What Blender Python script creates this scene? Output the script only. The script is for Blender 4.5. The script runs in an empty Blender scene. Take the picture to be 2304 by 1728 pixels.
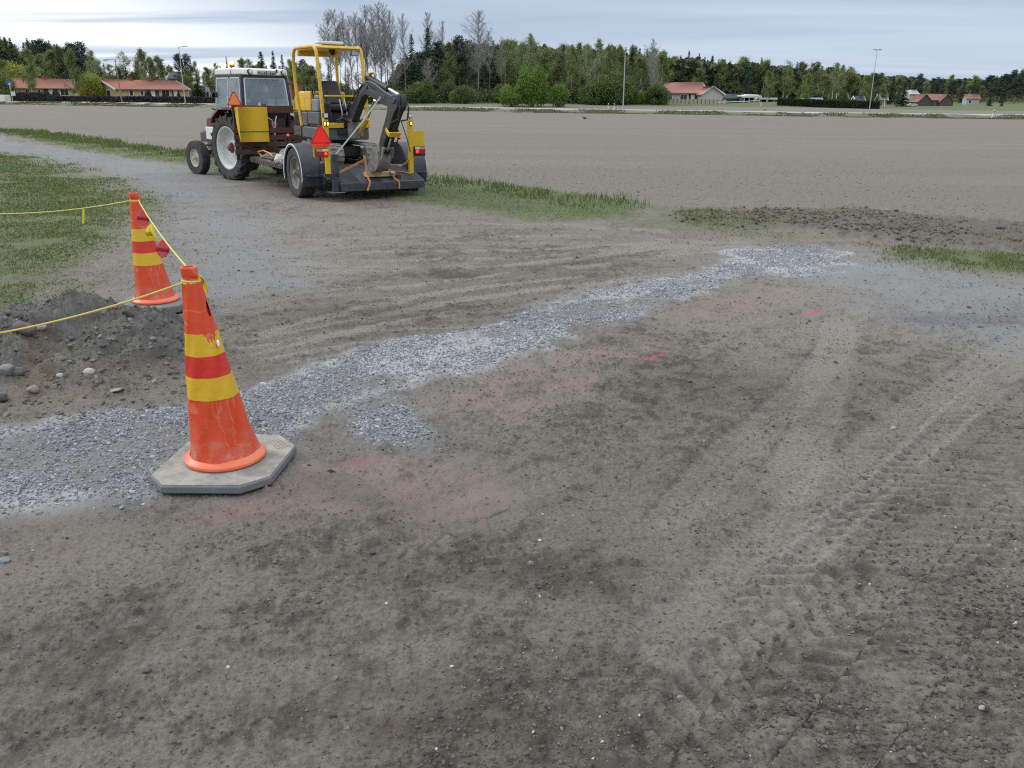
import bpy, bmesh, math, random
import numpy as np
from mathutils import Vector, Matrix
random.seed(7)
RNG = np.random.default_rng(11)
C = bpy.context.scene.collection
PI = math.pi
# ------------------------------------------------------------------ camera model (used to read places off the photograph)
FPX, TH, EYE = 1880.0, math.atan(642 / 1880), 1.65
CO, SI = math.cos(TH), math.sin(TH)
def ray(px, py):
    u = (px - 1152) / FPX; v = (864 - py) / FPX
    return np.array([u, CO + v * SI, -SI + v * CO])
def at(px, py, Y):
    d = ray(px, py); t = Y / d[1]
    return np.array([d[0] * t, Y, EYE + d[2] * t])

# ------------------------------------------------------------------ noise
def _h(ix, iy, s):
    n = (ix.astype(np.int64) * 374761393 + iy.astype(np.int64) * 668265263 + s * 1274126177) & 0xFFFFFFFF
    n = ((n ^ (n >> 13)) * 1274126177) & 0xFFFFFFFF
    n = ((n ^ (n >> 16)) * 2246822519) & 0xFFFFFFFF
    return ((n ^ (n >> 15)) & 0xFFFFFF) / float(0x1000000)
def vn(x, y, s=0):
    ix = np.floor(x); iy = np.floor(y); fx = x - ix; fy = y - iy
    fx = fx * fx * (3 - 2 * fx); fy = fy * fy * (3 - 2 * fy)
    a = _h(ix, iy, s); b = _h(ix + 1, iy, s); c = _h(ix, iy + 1, s); d = _h(ix + 1, iy + 1, s)
    return (a + (b - a) * fx) + ((c + (d - c) * fx) - (a + (b - a) * fx)) * fy
def fbm(x, y, sc, octv=4, s=0, gain=0.5):
    t = np.zeros_like(x); a = 1.0; tot = 0
    for o in range(octv):
        f = 2.03 ** o / sc; ca, sa = math.cos(o * 1.1 + .4), math.sin(o * 1.1 + .4)
        t = t + a * vn((x * ca - y * sa) * f + 17.3 * o, (x * sa + y * ca) * f - 9.1 * o, s + o); tot += a; a *= gain
    return t / tot
def sst(a, b, x):
    t = np.clip((x - a) / (b - a), 0, 1); return t * t * (3 - 2 * t)
def psd(x, y, poly):
    """signed distance to a polygon, positive inside"""
    d = np.full(x.shape, 1e9); ins = np.zeros(x.shape, bool); n = len(poly)
    for i in range(n):
        ax, ay = poly[i]; bx, by = poly[(i + 1) % n]
        ex, ey = bx - ax, by - ay; L = ex * ex + ey * ey + 1e-12
        t = np.clip(((x - ax) * ex + (y - ay) * ey) / L, 0, 1)
        d = np.minimum(d, (x - ax - t * ex) ** 2 + (y - ay - t * ey) ** 2)
        c = ((ay > y) != (by > y)) & (x < ex * (y - ay) / (ey if abs(ey) > 1e-12 else 1e-12) + ax)
        ins ^= c
    return np.where(ins, 1, -1) * np.sqrt(d)
def pld(x, y, line):
    """distance to a polyline, signed side offset and arc length"""
    d = np.full(x.shape, 1e9); off = np.zeros(x.shape); arc = np.zeros(x.shape); acc = 0
    for i in range(len(line) - 1):
        ax, ay = line[i]; bx, by = line[i + 1]; ex, ey = bx - ax, by - ay; L = math.hypot(ex, ey)
        t = np.clip(((x - ax) * ex + (y - ay) * ey) / (L * L), 0, 1)
        q = np.hypot(x - ax - t * ex, y - ay - t * ey); m = q < d
        d = np.where(m, q, d); off = np.where(m, ((x - ax) * ey - (y - ay) * ex) / L, off); arc = np.where(m, acc + t * L, arc); acc += L
    return d, off, arc

# ------------------------------------------------------------------ terrain
TILT = 0.012
def road_d(x, y): return (y - (124.0 - .184 * x)) / 1.017      # signed distance from the middle of the far road
MOUNDS = [(-2.72, 5.42, .36, .34, .31), (-3.15, 5.2, .34, .30, .22), (-3.75, 5.0, .5, .36, .22), (-2.3, 5.2, .31, .34, .21), (-3.0, 4.72, .7, .25, .10)]
def zbase(x, y):
    x = np.asarray(x, float); y = np.asarray(y, float)
    z = -TILT * 130 * np.tanh(x / 130)
    d = road_d(x, y)
    z = z + .42 * (1 - sst(2.6, 5.5, np.abs(d)))
    z = z + sst(6, 55, d) * np.interp(x, [-120, -60, -10, 25, 60, 110], [1.0, .95, 1.25, 1.15, .55, .35]) + sst(80, 400, d) * 5.0
    z = z + 1.0 * np.exp(-((x - 57) / 12) ** 2 - ((y - 188) / 9) ** 2)
    return z
def zmound(x, y):
    z = np.zeros_like(np.asarray(x, float))
    for mx, my, sx, sy, h in MOUNDS: z = z + h * np.exp(-((x - mx) / sx) ** 2 - ((y - my) / sy) ** 2)
    return z
def zg(x, y): return float(zbase(x, y) + zmound(np.float64(x), np.float64(y)))
def gp(px, py, mound=False):
    d = ray(px, py); lo = .2; 
    f = (lambda p: p[2] - (zg(p[0], p[1]) if mound else float(zbase(p[0], p[1]))))
    o = np.array([0, 0, EYE]); t = .5; 
    while f(o + d * t) > 0 and t < 900: lo = t; t *= 1.03
    hi = t
    for _ in range(30):
        m = (lo + hi) / 2
        if f(o + d * m) > 0: lo = m
        else: hi = m
    return o + d * lo
def gxy(pts): return [tuple(gp(*p)[:2]) for p in pts]

# ------------------------------------------------------------------ object helpers
def tag(o, label=None, cat=None, group=None, kind=None):
    if label: o['label'] = label
    if cat: o['category'] = cat
    if group: o['group'] = group
    if kind: o['kind'] = kind
    return o
def link(o, parent=None):
    C.objects.link(o)
    if parent is not None: o.parent = parent
    return o
def empty(name, loc=(0, 0, 0), rz=0.0, rot=None, scale=None):
    o = bpy.data.objects.new(name, None); o.empty_display_size = .2
    o.location = loc; o.rotation_euler = rot if rot else (0, 0, rz)
    if scale: o.scale = scale
    return link(o)
def mesh_np(name, V, F, attrs=None, smooth=True):
    """V (n,3); F (m,k) with one k"""
    V = np.ascontiguousarray(V, np.float32); F = np.ascontiguousarray(F, np.int32)
    me = bpy.data.meshes.new(name); k = F.shape[1]
    me.vertices.add(len(V)); me.vertices.foreach_set('co', V.ravel())
    me.loops.add(F.size); me.loops.foreach_set('vertex_index', F.ravel())
    me.polygons.add(len(F)); me.polygons.foreach_set('loop_start', np.arange(0, F.size, k, dtype=np.int32))
    me.polygons.foreach_set('loop_total', np.full(len(F), k, np.int32))
    me.polygons.foreach_set('use_smooth', np.full(len(F), smooth, bool))
    for an, (typ, arr) in (attrs or {}).items():
        a = me.attributes.new(an, typ, 'POINT')
        a.data.foreach_set('color' if typ == 'FLOAT_COLOR' else 'value', np.ascontiguousarray(arr, np.float32).ravel())
    me.update(calc_edges=True)
    return me
def obj_np(name, V, F, mat, parent=None, attrs=None, smooth=True, loc=None):
    V = np.asarray(V, float)
    if loc is not None: V = V - np.array(loc)
    me = mesh_np(name, V, F, attrs, smooth); me.materials.append(mat)
    o = bpy.data.objects.new(name, me)
    if loc is not None: o.location = loc
    return link(o, parent)
class MB:
    """collects shapes for ONE mesh object"""
    def __init__(s): s.v = []; s.f = []
    def add(s, V, F):
        o = len(s.v); s.v += [tuple(map(float, p)) for p in V]; s.f += [tuple(i + o for i in f) for f in F]; return s
    def box(s, a, b, M=None):
        x0, y0, z0 = a; x1, y1, z1 = b
        V = [(x0, y0, z0), (x1, y0, z0), (x1, y1, z0), (x0, y1, z0), (x0, y0, z1), (x1, y0, z1), (x1, y1, z1), (x0, y1, z1)]
        if M is not None: V = [tuple(M @ Vector(p)) for p in V]
        return s.add(V, [(0, 3, 2, 1), (4, 5, 6, 7), (0, 1, 5, 4), (1, 2, 6, 5), (2, 3, 7, 6), (3, 0, 4, 7)])
    def hexa(s, bot, top):
        """bot, top: 4 points each, same order"""
        return s.add(list(bot) + list(top), [(0, 3, 2, 1), (4, 5, 6, 7), (0, 1, 5, 4), (1, 2, 6, 5), (2, 3, 7, 6), (3, 0, 4, 7)])
    def prism(s, poly, axis, a, b):
        """polygon (2-D) swept along axis from a to b. axis x:(y,z) y:(x,z) z:(x,y)"""
        n = len(poly)
        mk = {'x': lambda p, t: (t, p[0], p[1]), 'y': lambda p, t: (p[0], t, p[1]), 'z': lambda p, t: (p[0], p[1], t)}[axis]
        V = [mk(p, a) for p in poly] + [mk(p, b) for p in poly]
        F = [tuple(range(n))[::-1], tuple(range(n, 2 * n))] + [(i, (i + 1) % n, n + (i + 1) % n, n + i) for i in range(n)]
        return s.add(V, F)
    def cyl(s, p0, p1, r0, r1=None, n=12, caps=True):
        r1 = r0 if r1 is None else r1; p0 = Vector(p0); p1 = Vector(p1); d = (p1 - p0)
        if d.length < 1e-7: return s
        d.normalize(); a = d.orthogonal().normalized(); b = d.cross(a)
        V = []
        for p, r in ((p0, r0), (p1, r1)):
            for i in range(n):
                t = 2 * PI * i / n; V.append(p + (a * math.cos(t) + b * math.sin(t)) * r)
        F = [(i, (i + 1) % n, n + (i + 1) % n, n + i) for i in range(n)]
        if caps: F += [tuple(range(n))[::-1], tuple(range(n, 2 * n))]
        return s.add(V, F)
    def tube(s, pts, r, n=8):
        pts = [Vector(p) for p in pts]; rs = r if isinstance(r, (list, tuple)) else [r] * len(pts)
        ring = []; prev = None; V = []
        for i, p in enumerate(pts):
            d = (pts[min(i + 1, len(pts) - 1)] - pts[max(i - 1, 0)]).normalized()
            a = d.orthogonal().normalized() if prev is None else (prev - d * prev.dot(d)).normalized()
            prev = a; b = d.cross(a)
            for k in range(n):
                t = 2 * PI * k / n; V.append(p + (a * math.cos(t) + b * math.sin(t)) * rs[i])
        F = []
        for i in range(len(pts) - 1):
            for k in range(n): F.append((i * n + k, i * n + (k + 1) % n, (i + 1) * n + (k + 1) % n, (i + 1) * n + k))
        F += [tuple(range(n))[::-1], tuple((len(pts) - 1) * n + k for k in range(n))]
        return s.add(V, F)
    def ribbon(s, pts, w, th, up=(0, 0, 1)):
        """flat band with its width across the path and normal near up"""
        pts = [Vector(p) for p in pts]; V = []
        for i, p in enumerate(pts):
            d = (pts[min(i + 1, len(pts) - 1)] - pts[max(i - 1, 0)]).normalized()
            sd = d.cross(Vector(up)); sd = sd.normalized() if sd.length > 1e-4 else d.orthogonal().normalized(); nn = sd.cross(d)
            for a, b in ((-1, -1), (1, -1), (1, 1), (-1, 1)): V.append(p + sd * (a * w / 2) + nn * (b * th / 2))
        F = []
        for i in range(len(pts) - 1):
            for k in range(4): F.append((i * 4 + k, i * 4 + (k + 1) % 4, (i + 1) * 4 + (k + 1) % 4, (i + 1) * 4 + k))
        F += [(0, 3, 2, 1), tuple((len(pts) - 1) * 4 + k for k in range(4))]
        return s.add(V, F)
    def lathe(s, prof, c, axis='z', n=32, close=False):
        """prof: list of (radius, height along axis)"""
        V = []; m = len(prof)
        for i in range(n):
            t = 2 * PI * i / n; ct, st = math.cos(t), math.sin(t)
            for r, h in prof:
                V.append({'z': (c[0] + r * ct, c[1] + r * st, c[2] + h), 'y': (c[0] + r * ct, c[1] + h, c[2] + r * st), 'x': (c[0] + h, c[1] + r * ct, c[2] + r * st)}[axis])
        F = []
        for i in range(n):
            j = (i + 1) % n
            for k in range(m if close else m - 1):
                k2 = (k + 1) % m; F.append((i * m + k, j * m + k, j * m + k2, i * m + k2))
        return s.add(V, F)
    def ball(s, c, r, sc=(1, 1, 1), nu=14, nv=9):
        V = []; F = []
        for j in range(nv + 1):
            a = PI * j / nv
            for i in range(nu):
                t = 2 * PI * i / nu; V.append((c[0] + r * sc[0] * math.sin(a) * math.cos(t), c[1] + r * sc[1] * math.sin(a) * math.sin(t), c[2] + r * sc[2] * math.cos(a)))
        for j in range(nv):
            for i in range(nu): F.append((j * nu + i, (j + 1) * nu + i, (j + 1) * nu + (i + 1) % nu, j * nu + (i + 1) % nu))
        return s.add(V, F)
    def build(s, name, mat, parent=None, bevel=0, sharp=38, loc=None, seg=2, smooth=True):
        me = bpy.data.meshes.new(name)
        V = s.v if loc is None else [(a - loc[0], b - loc[1], c - loc[2]) for a, b, c in s.v]
        me.from_pydata(V, [], s.f); 
        bm = bmesh.new(); bm.from_mesh(me)
        bmesh.ops.remove_doubles(bm, verts=bm.verts, dist=1e-5)
        bmesh.ops.recalc_face_normals(bm, faces=bm.faces)
        for f in bm.faces: f.smooth = smooth
        for e in bm.edges:
            if len(e.link_faces) == 2 and e.calc_face_angle(0) > math.radians(sharp): e.smooth = False
        bm.to_mesh(me); bm.free()
        me.materials.append(mat)
        o = bpy.data.objects.new(name, me)
        if loc is not None: o.location = loc
        link(o, parent)
        if bevel:
            md = o.modifiers.new('soft', 'BEVEL'); md.width = bevel; md.segments = seg; md.limit_method = 'ANGLE'; md.angle_limit = math.radians(40)
        return o
def children(o): return [c for c in o.children]
def copy_tree(o, parent=None):
    c = o.copy(); C.objects.link(c)
    if parent is not None: c.parent = parent
    for ch in list(o.children): copy_tree(ch, c)
    return c

# ------------------------------------------------------------------ materials
def _n(nt, t, **k):
    n = nt.nodes.new(t)
    for a, b in k.items(): setattr(n, a, b)
    return n
def mixc(nt, fac, a, b, blend='MIX'):
    m = _n(nt, 'ShaderNodeMix', data_type='RGBA', blend_type=blend)
    for sock, v in ((m.inputs[0], fac), (m.inputs[6], a), (m.inputs[7], b)):
        if hasattr(v, 'is_linked') or isinstance(v, bpy.types.NodeSocket): nt.links.new(v, sock)
        elif isinstance(v, (int, float)): sock.default_value = v
        else: sock.default_value = (*v, 1) if len(v) == 3 else v
    return m.outputs[2]
def ramp(nt, src, stops):
    r = _n(nt, 'ShaderNodeValToRGB'); el = r.color_ramp.elements
    while len(el) < len(stops): el.new(.5)
    for e, (p, c) in zip(el, stops): e.position = p; e.color = (c, c, c, 1) if isinstance(c, (int, float)) else (*c, 1)
    nt.links.new(src, r.inputs[0]); return r.outputs[0]
def math_(nt, op, a, b=None, clamp=False):
    m = _n(nt, 'ShaderNodeMath', operation=op, use_clamp=clamp)
    for i, v in enumerate((a, b)):
        if v is None: continue
        if isinstance(v, bpy.types.NodeSocket): nt.links.new(v, m.inputs[i])
        else: m.inputs[i].default_value = v
    return m.outputs[0]
def noise(nt, vec, scale, detail=4, rough=.55, dist=0.0):
    n = _n(nt, 'ShaderNodeTexNoise'); n.inputs['Scale'].default_value = scale; n.inputs['Detail'].default_value = detail
    n.inputs['Roughness'].default_value = rough; n.inputs['Distortion'].default_value = dist
    if vec is not None: nt.links.new(vec, n.inputs['Vector'])
    return n.outputs[0]
def newmat(name):
    m = bpy.data.materials.new(name); m.use_nodes = True; nt = m.node_tree
    b = nt.nodes['Principled BSDF']; return m, nt, b
MATS = {}
def pm(name, col, rough=.55, metal=0.0, var=.18, scale=6.0, bump=.06, bscale=60, dirt=None, dcol=(.16, .14, .115), spec=.5, coat=0.0):
    """painted / plain surface: colour wander, grime patches, slight relief"""
    if name in MATS: return MATS[name]
    m, nt, b = newmat(name); tc = _n(nt, 'ShaderNodeTexCoord').outputs['Object']
    n1 = noise(nt, tc, scale, 5); c = mixc(nt, n1, tuple(x * (1 - var) for x in col), tuple(min(1, x * (1 + var)) for x in col))
    rsrc = math_(nt, 'ADD', math_(nt, 'MULTIPLY', noise(nt, tc, scale * 3, 3), .25), rough - .12)
    if dirt:
        dm = ramp(nt, noise(nt, tc, scale * 1.7, 7, .68), [(.62 - dirt * .35, 0.0), (.82 - dirt * .3, 1.0)])
        dm = math_(nt, 'MULTIPLY', dm, min(1, .35 + dirt)); c = mixc(nt, dm, c, dcol); rsrc = math_(nt, 'ADD', rsrc, math_(nt, 'MULTIPLY', dm, .3), True)
    nt.links.new(c, b.inputs['Base Color']); nt.links.new(rsrc, b.inputs['Roughness'])
    b.inputs['Metallic'].default_value = metal; b.inputs['Specular IOR Level'].default_value = spec
    if coat: b.inputs['Coat Weight'].default_value = coat; b.inputs['Coat Roughness'].default_value = .25
    if bump:
        bp = _n(nt, 'ShaderNodeBump'); bp.inputs['Strength'].default_value = bump; bp.inputs['Distance'].default_value = .02
        nt.links.new(noise(nt, tc, bscale, 4), bp.inputs['Height']); nt.links.new(bp.outputs[0], b.inputs['Normal'])
    MATS[name] = m; return m
def glow(name, col, strength):
    if name in MATS: return MATS[name]
    m, nt, b = newmat(name); b.inputs['Base Color'].default_value = (*col, 1); b.inputs['Emission Color'].default_value = (*col, 1)
    b.inputs['Emission Strength'].default_value = strength; b.inputs['Roughness'].default_value = .25; MATS[name] = m; return m
def wood(name, col, dark, scale=1.0, axis=1):
    if name in MATS: return MATS[name]
    m, nt, b = newmat(name); tc = _n(nt, 'ShaderNodeTexCoord').outputs['Object']
    mp = _n(nt, 'ShaderNodeMapping'); s = [14 * scale] * 3; s[axis] = 1.2 * scale; mp.inputs['Scale'].default_value = s; nt.links.new(tc, mp.inputs[0])
    g = noise(nt, mp.outputs[0], 4, 6, .7, .6); c = mixc(nt, ramp(nt, g, [(.3, 0.0), (.7, 1.0)]), dark, col)
    c = mixc(nt, ramp(nt, noise(nt, tc, 5, 6, .7), [(.5, 0.0), (.75, .7)]), c, (.15, .14, .125))
    nt.links.new(c, b.inputs['Base Color']); b.inputs['Roughness'].default_value = .85
    bp = _n(nt, 'ShaderNodeBump'); bp.inputs['Strength'].default_value = .35; bp.inputs['Distance'].default_value = .01
    nt.links.new(g, bp.inputs['Height']); nt.links.new(bp.outputs[0], b.inputs['Normal']); MATS[name] = m; return m
def glass(name, tint=(.75, .83, .86), see=.75, rough=.04):
    if name in MATS: return MATS[name]
    m, nt, b = newmat(name)
    tr = _n(nt, 'ShaderNodeBsdfTransparent'); tr.inputs[0].default_value = (*tint, 1)
    b.inputs['Base Color'].default_value = (.50, .56, .62, 1); b.inputs['Roughness'].default_value = rough; b.inputs['Specular IOR Level'].default_value = .7  # pale blue base: dust film plus painted-in sky reflection
    tc = _n(nt, 'ShaderNodeTexCoord').outputs['Object']
    fac = math_(nt, 'ADD', math_(nt, 'MULTIPLY', noise(nt, tc, 3, 6), .3), see - .15, True)
    mx = _n(nt, 'ShaderNodeMixShader'); nt.links.new(fac, mx.inputs[0]); nt.links.new(b.outputs[0], mx.inputs[1]); nt.links.new(tr.outputs[0], mx.inputs[2])
    nt.links.new(mx.outputs[0], nt.nodes['Material Output'].inputs[0]); MATS[name] = m; return m
def tonemat(name, stops, rough=.9, rnd=.0, hue=None, transl=0.0, fine=None):
    """colour from the per-piece 'tone' attribute, nudged per object"""
    if name in MATS: return MATS[name]
    m, nt, b = newmat(name); a = _n(nt, 'ShaderNodeAttribute', attribute_name='tone'); f = a.outputs['Fac']
    if rnd:
        oi = _n(nt, 'ShaderNodeObjectInfo'); f = math_(nt, 'ADD', f, math_(nt, 'MULTIPLY', math_(nt, 'SUBTRACT', oi.outputs['Random'], .5), rnd), True)
    c = ramp(nt, f, stops)
    if hue:
        oi2 = _n(nt, 'ShaderNodeObjectInfo'); c = mixc(nt, math_(nt, 'MULTIPLY', math_(nt, 'FRACT', math_(nt, 'MULTIPLY', oi2.outputs['Random'], 7.31)), hue[1]), c, hue[0])
    if fine:
        tc = _n(nt, 'ShaderNodeNewGeometry').outputs['Position']; c = mixc(nt, math_(nt, 'MULTIPLY', noise(nt, tc, fine[1], 5), fine[2]), c, fine[0])
    nt.links.new(c, b.inputs['Base Color']); b.inputs['Roughness'].default_value = rough; b.inputs['Specular IOR Level'].default_value = .25
    if transl:
        t = _n(nt, 'ShaderNodeBsdfTranslucent'); nt.links.new(c, t.inputs[0]); mx = _n(nt, 'ShaderNodeMixShader'); mx.inputs[0].default_value = transl
        nt.links.new(b.outputs[0], mx.inputs[1]); nt.links.new(t.outputs[0], mx.inputs[2]); nt.links.new(mx.outputs[0], nt.nodes['Material Output'].inputs[0])
    MATS[name] = m; return m
CLOUD = [(5.9, 7.4, 10.0), (12.0, 13.8, 16.6), (22.0, 22.5, 22.6)]
EXPO = 0.0
# ================================================================== GROUND: one fine sheet, split into yard, field, verge, road, meadow and mound
def build_ground():
    az = np.concatenate([np.linspace(-180, -42, 47)[:-1], np.linspace(-42, -37, 26)[:-1], np.linspace(-37, 37, 1000), np.linspace(37, 42, 26)[1:], np.linspace(42, 180, 47)[1:-1]])
    az = np.radians(az)
    dep = np.radians(np.arange(49.0, 1.0, -.062))
    r = np.concatenate([[.15, .5, .9, 1.2], EYE / np.tan(dep)])
    rf = [r[-1]]
    while rf[-1] < 2600: rf.append(rf[-1] * 1.013)
    r = np.concatenate([r, rf[1:]])
    A, R = np.meshgrid(az, r); x = (R * np.sin(A)).ravel(); y = (R * np.cos(A)).ravel(); n = len(x)
    d0 = np.hypot(x, y); near = d0 < 45
    front = near & (y > 0)
    wob = (fbm(x, y, .9, 4, 3) - .5); wobf = (fbm(x, y, .16, 3, 31) - .5)
    blend = np.clip(d0 / 9, .25, 4)
    def soft(poly, edge, jit=.5, box=True):
        p = gxy(poly); s = np.full(n, -50.0)
        px = np.array(p); m = (x > px[:, 0].min() - 3) & (x < px[:, 0].max() + 3) & (y > px[:, 1].min() - 3) & (y < px[:, 1].max() + 3)
        s[m] = psd(x[m], y[m], p) + (wob[m] * jit + wobf[m] * jit * .95) * blend[m]
        return sst(-edge, edge, s), s
    # ---- regions (outlines read off the photograph, turned into places on the ground)
    V1 = [(-60, 284), (0, 289), (200, 311), (430, 346), (700, 376), (960, 398), (1200, 427), (1380, 450), (1450, 466), (1400, 492), (1200, 500), (960, 460), (700, 428), (430, 374), (200, 341), (0, 304), (-60, 298)]
    V3 = [(1960, 556), (2150, 562), (2360, 572), (2360, 634), (2150, 612), (2030, 590)]
    V2 = [(1470, 470), (1640, 474), (1790, 505), (1760, 532), (1600, 528), (1440, 495)]
    GL = [(-90, 344), (0, 346), (120, 365), (230, 400), (300, 432), (350, 472), (330, 508), (250, 542), (180, 585), (120, 645), (60, 690), (-90, 715)]
    CL = [(1540, 492), (1650, 474), (1760, 478), (1900, 470), (2060, 492), (2360, 508), (2360, 572), (2180, 560), (2080, 553), (1960, 534), (1800, 520), (1640, 512)]
    v1, s1 = soft(V1, .25, .35); v2, s2 = soft(V2, .5, .9); v3, s3 = soft(V3, .25, .5); gl, sg = soft(GL, .35, .7); cl, sc_ = soft(CL, .3, .5)
    # field begins behind the verge
    fe = gxy([(-400, 255), (-60, 284), (0, 289), (200, 311), (430, 346), (700, 376), (960, 398), (1200, 427), (1450, 470), (1700, 476), (2000, 480), (2304, 505), (2700, 540)])
    fe = [(-400, fe[0][1] + 200)] + fe + [(400, fe[-1][1] + 20), (400, 2000), (-400, 2000)]
    sf = psd(x, y, fe) + wob * .35 * blend
    rd = road_d(x, y) + (fbm(x, y, 9, 3, 77) - .5) * 1.2
    field = sst(-.25, .25, sf)
    # far meadows and lawns beyond the second field
    edge2 = np.interp(x, [-140, -75, -40, -28, -12, 5, 28, 40, 62, 80, 105, 130], [8, 8, 9, 14, 30, 36, 36, 42, 58, 62, 58, 58]) + (fbm(x, y, 22, 3, 91) - .5) * 6
    far_grass = sst(-1.5, 1.5, rd - edge2)
    verge_far = sst(2.6, 3.3, np.abs(rd)) * (1 - sst(7.5, 9.5, -rd)) * (1 - sst(5.5, 7.0, rd))
    rdist = np.abs(road_d(x, y)); road = 1 - sst(2.2, 2.9, rdist)
    # ---- crushed stone band
    BAND = [(-60, 985), (120, 958), (300, 930), (420, 905), (545, 875), (700, 828), (860, 782), (1040, 762), (1150, 715), (1270, 670), (1420, 640), (1560, 605), (1680, 572), (1800, 556), (1890, 560), (1910, 574), (1870, 590), (1760, 618), (1640, 632), (1500, 676), (1400, 720), (1270, 745), (1180, 800), (1080, 820), (960, 850), (900, 880), (780, 905), (700, 960), (640, 1010), (520, 1060), (330, 1118), (150, 1140), (-60, 1150)]
    BAND2 = [(720, 868), (790, 850), (850, 872), (905, 880), (960, 950), (1005, 985), (985, 1018), (880, 1020), (800, 1000), (770, 930)]
    b1, sb1 = soft(BAND, .10, .55); b2, sb2 = soft(BAND2, .08, .3)
    chip_zone = np.clip(np.maximum(b1, b2), 0, 1)
    clump = fbm(x, y, .42, 4, 205)
    dust = np.maximum(sst(.48, .60, fbm(x, y, .5, 4, 140)) * sst(-.12, .08, sb1), .8 * np.exp(-((sb1 - .02) / .10) ** 2) * sst(.40, .55, fbm(x, y, .35, 4, 141)))            # fine pale dust between chips
    halo = sst(-.38, .05, np.maximum(sb1, sb2))
    chips = chip_zone * (.16 + .84 * sst(.40, .53, clump)) * sst(.0, .75, chip_zone)
    # ---- reddish grit, spray marks
    lane = soft([(-90, 300), (0, 304), (200, 341), (430, 374), (500, 400), (600, 470), (680, 560), (660, 640), (520, 690), (420, 640), (385, 540), (370, 470), (310, 425), (230, 396), (120, 361), (0, 343), (-90, 341)], .6, .8)[0]
    lane = np.maximum(lane, soft([(1850, 575), (1990, 580), (2380, 622), (2380, 850), (2240, 800), (2080, 750), (1960, 700), (1840, 640), (1780, 610)], .7, 1.0)[0] * .95)
    pk = np.zeros(n)
    for poly, e, a in (([(1000, 850), (1120, 812), (1300, 790), (1480, 768), (1530, 778), (1400, 830), (1280, 890), (1150, 960), (1040, 950), (960, 925), (930, 890)], .09, 1.0),
                       ([(640, 1040), (800, 1015), (960, 1030), (1100, 1060), (1190, 1120), (1080, 1200), (900, 1190), (700, 1170), (520, 1180), (430, 1185), (520, 1120)], .12, .8),
                       ([(1470, 705), (1600, 665), (1740, 640), (1850, 655), (1830, 690), (1700, 712), (1560, 740)], .3, .8), ([(-40, 1235), (110, 1215), (250, 1225), (160, 1275), (-40, 1290)], .18, .45), ([(880, 900), (1000, 870), (1010, 905), (930, 940)], .1, .6),
                       ([(800, 1560), (980, 1480), (1050, 1540), (860, 1640)], .2, .2)):
        pk = np.maximum(pk, soft(poly, e, .5)[0] * a)
    pk *= .12 + .85 * sst(.32, .62, fbm(x, y, .16, 5, 60, .65))
    spray = np.zeros(n)
    for poly, e, a in (([(1425, 812), (1460, 803), (1502, 793), (1504, 799), (1470, 808), (1440, 815)], .02, 1.0), ([(1795, 709), (1845, 703), (1850, 707), (1812, 713)], .03, .42), ([(775, 1055), (800, 1038), (850, 1030), (860, 1040), (800, 1058), (780, 1066)], .08, .26), ([(455, 1165), (530, 1148), (590, 1140), (600, 1150), (520, 1165), (465, 1178)], .10, .14), ([(2155, 608), (2178, 602), (2180, 607)], .04, .8)):
        spray = np.maximum(spray, soft(poly, e, .06)[0] * a)
    spray *= sst(.36, .5, fbm(x, y, .05, 2, 64))
    # ---- ground heights
    h = np.zeros(n); pale = np.zeros(n); dark = np.zeros(n)
    yard = (1 - field) * near
    f = np.where(front)[0]; fx, fy = x[f], y[f]
    big = fbm(fx, fy, 1.6, 3, 1) - .5; mid = fbm(fx, fy, .42, 4, 2) - .5
    # crumbly patches against smooth wheel-packed ones, stretched along the driving direction
    ux, uy = fx * .80 + fy * .6, -fx * .6 + fy * .80
    ptch = fbm(ux / 1.7, uy, .42, 6, 8, .68) + .18 * (fbm(fx, fy, 1.9, 3, 9) - .5); cmid = fbm(ux / 1.35, uy, .15, 6, 12, .74); crumb = sst(.465, .57, .42 * ptch + .58 * cmid + .12 * (fbm(fx, fy, 1.1, 2, 13) - .5))
    fine = fbm(fx, fy, .07, 3, 4) - .5; grit = fbm(fx, fy, .028, 2, 5) - .5
    hh = big * .05 + mid * .018 + fine * .004 + (.3 + .7 * crumb) * (fine * .012 + np.abs(grit) * .012) + .002 * crumb
    cx_ = np.floor(fx / .045); cy_ = np.floor(fy / .045); lump = np.zeros(len(f))
    for ox in (-1, 0, 1):
        for oy in (-1, 0, 1):
            gx, gy = cx_ + ox, cy_ + oy; rr = _h(gx, gy, 51)
            qx = (gx + _h(gx, gy, 52)) * .045; qy = (gy + _h(gx, gy, 53)) * .045; rad = .007 + .018 * _h(gx, gy, 54) ** 3
            dd = ((fx - qx) ** 2 + (fy - qy) ** 2) / rad ** 2
            lump = np.maximum(lump, np.where(rr < .5, rad * .75 * np.sqrt(np.clip(1 - dd, 0, 1)), 0))
    nf = fy < 7.5; lump2 = np.zeros(len(f)); gx0 = np.floor(fx / .02); gy0 = np.floor(fy / .02)
    for ox in (-1, 0, 1):
        for oy in (-1, 0, 1):
            gx, gy = gx0 + ox, gy0 + oy; qx = (gx + _h(gx, gy, 62)) * .02; qy = (gy + _h(gx, gy, 63)) * .02; rad = .004 + .008 * _h(gx, gy, 64) ** 2
            lump2 = np.maximum(lump2, np.where(_h(gx, gy, 61) < .55, rad * .9 * np.sqrt(np.clip(1 - ((fx - qx) ** 2 + (fy - qy) ** 2) / rad ** 2, 0, 1)), 0))
    hh = hh + lump * (.34 + .45 * crumb) + lump2 * (.65 + .45 * crumb) * nf
    fadeF = 1 - sst(6, 22, np.hypot(fx, fy))
    hh = hh * (.25 + .75 * fadeF)
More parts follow.
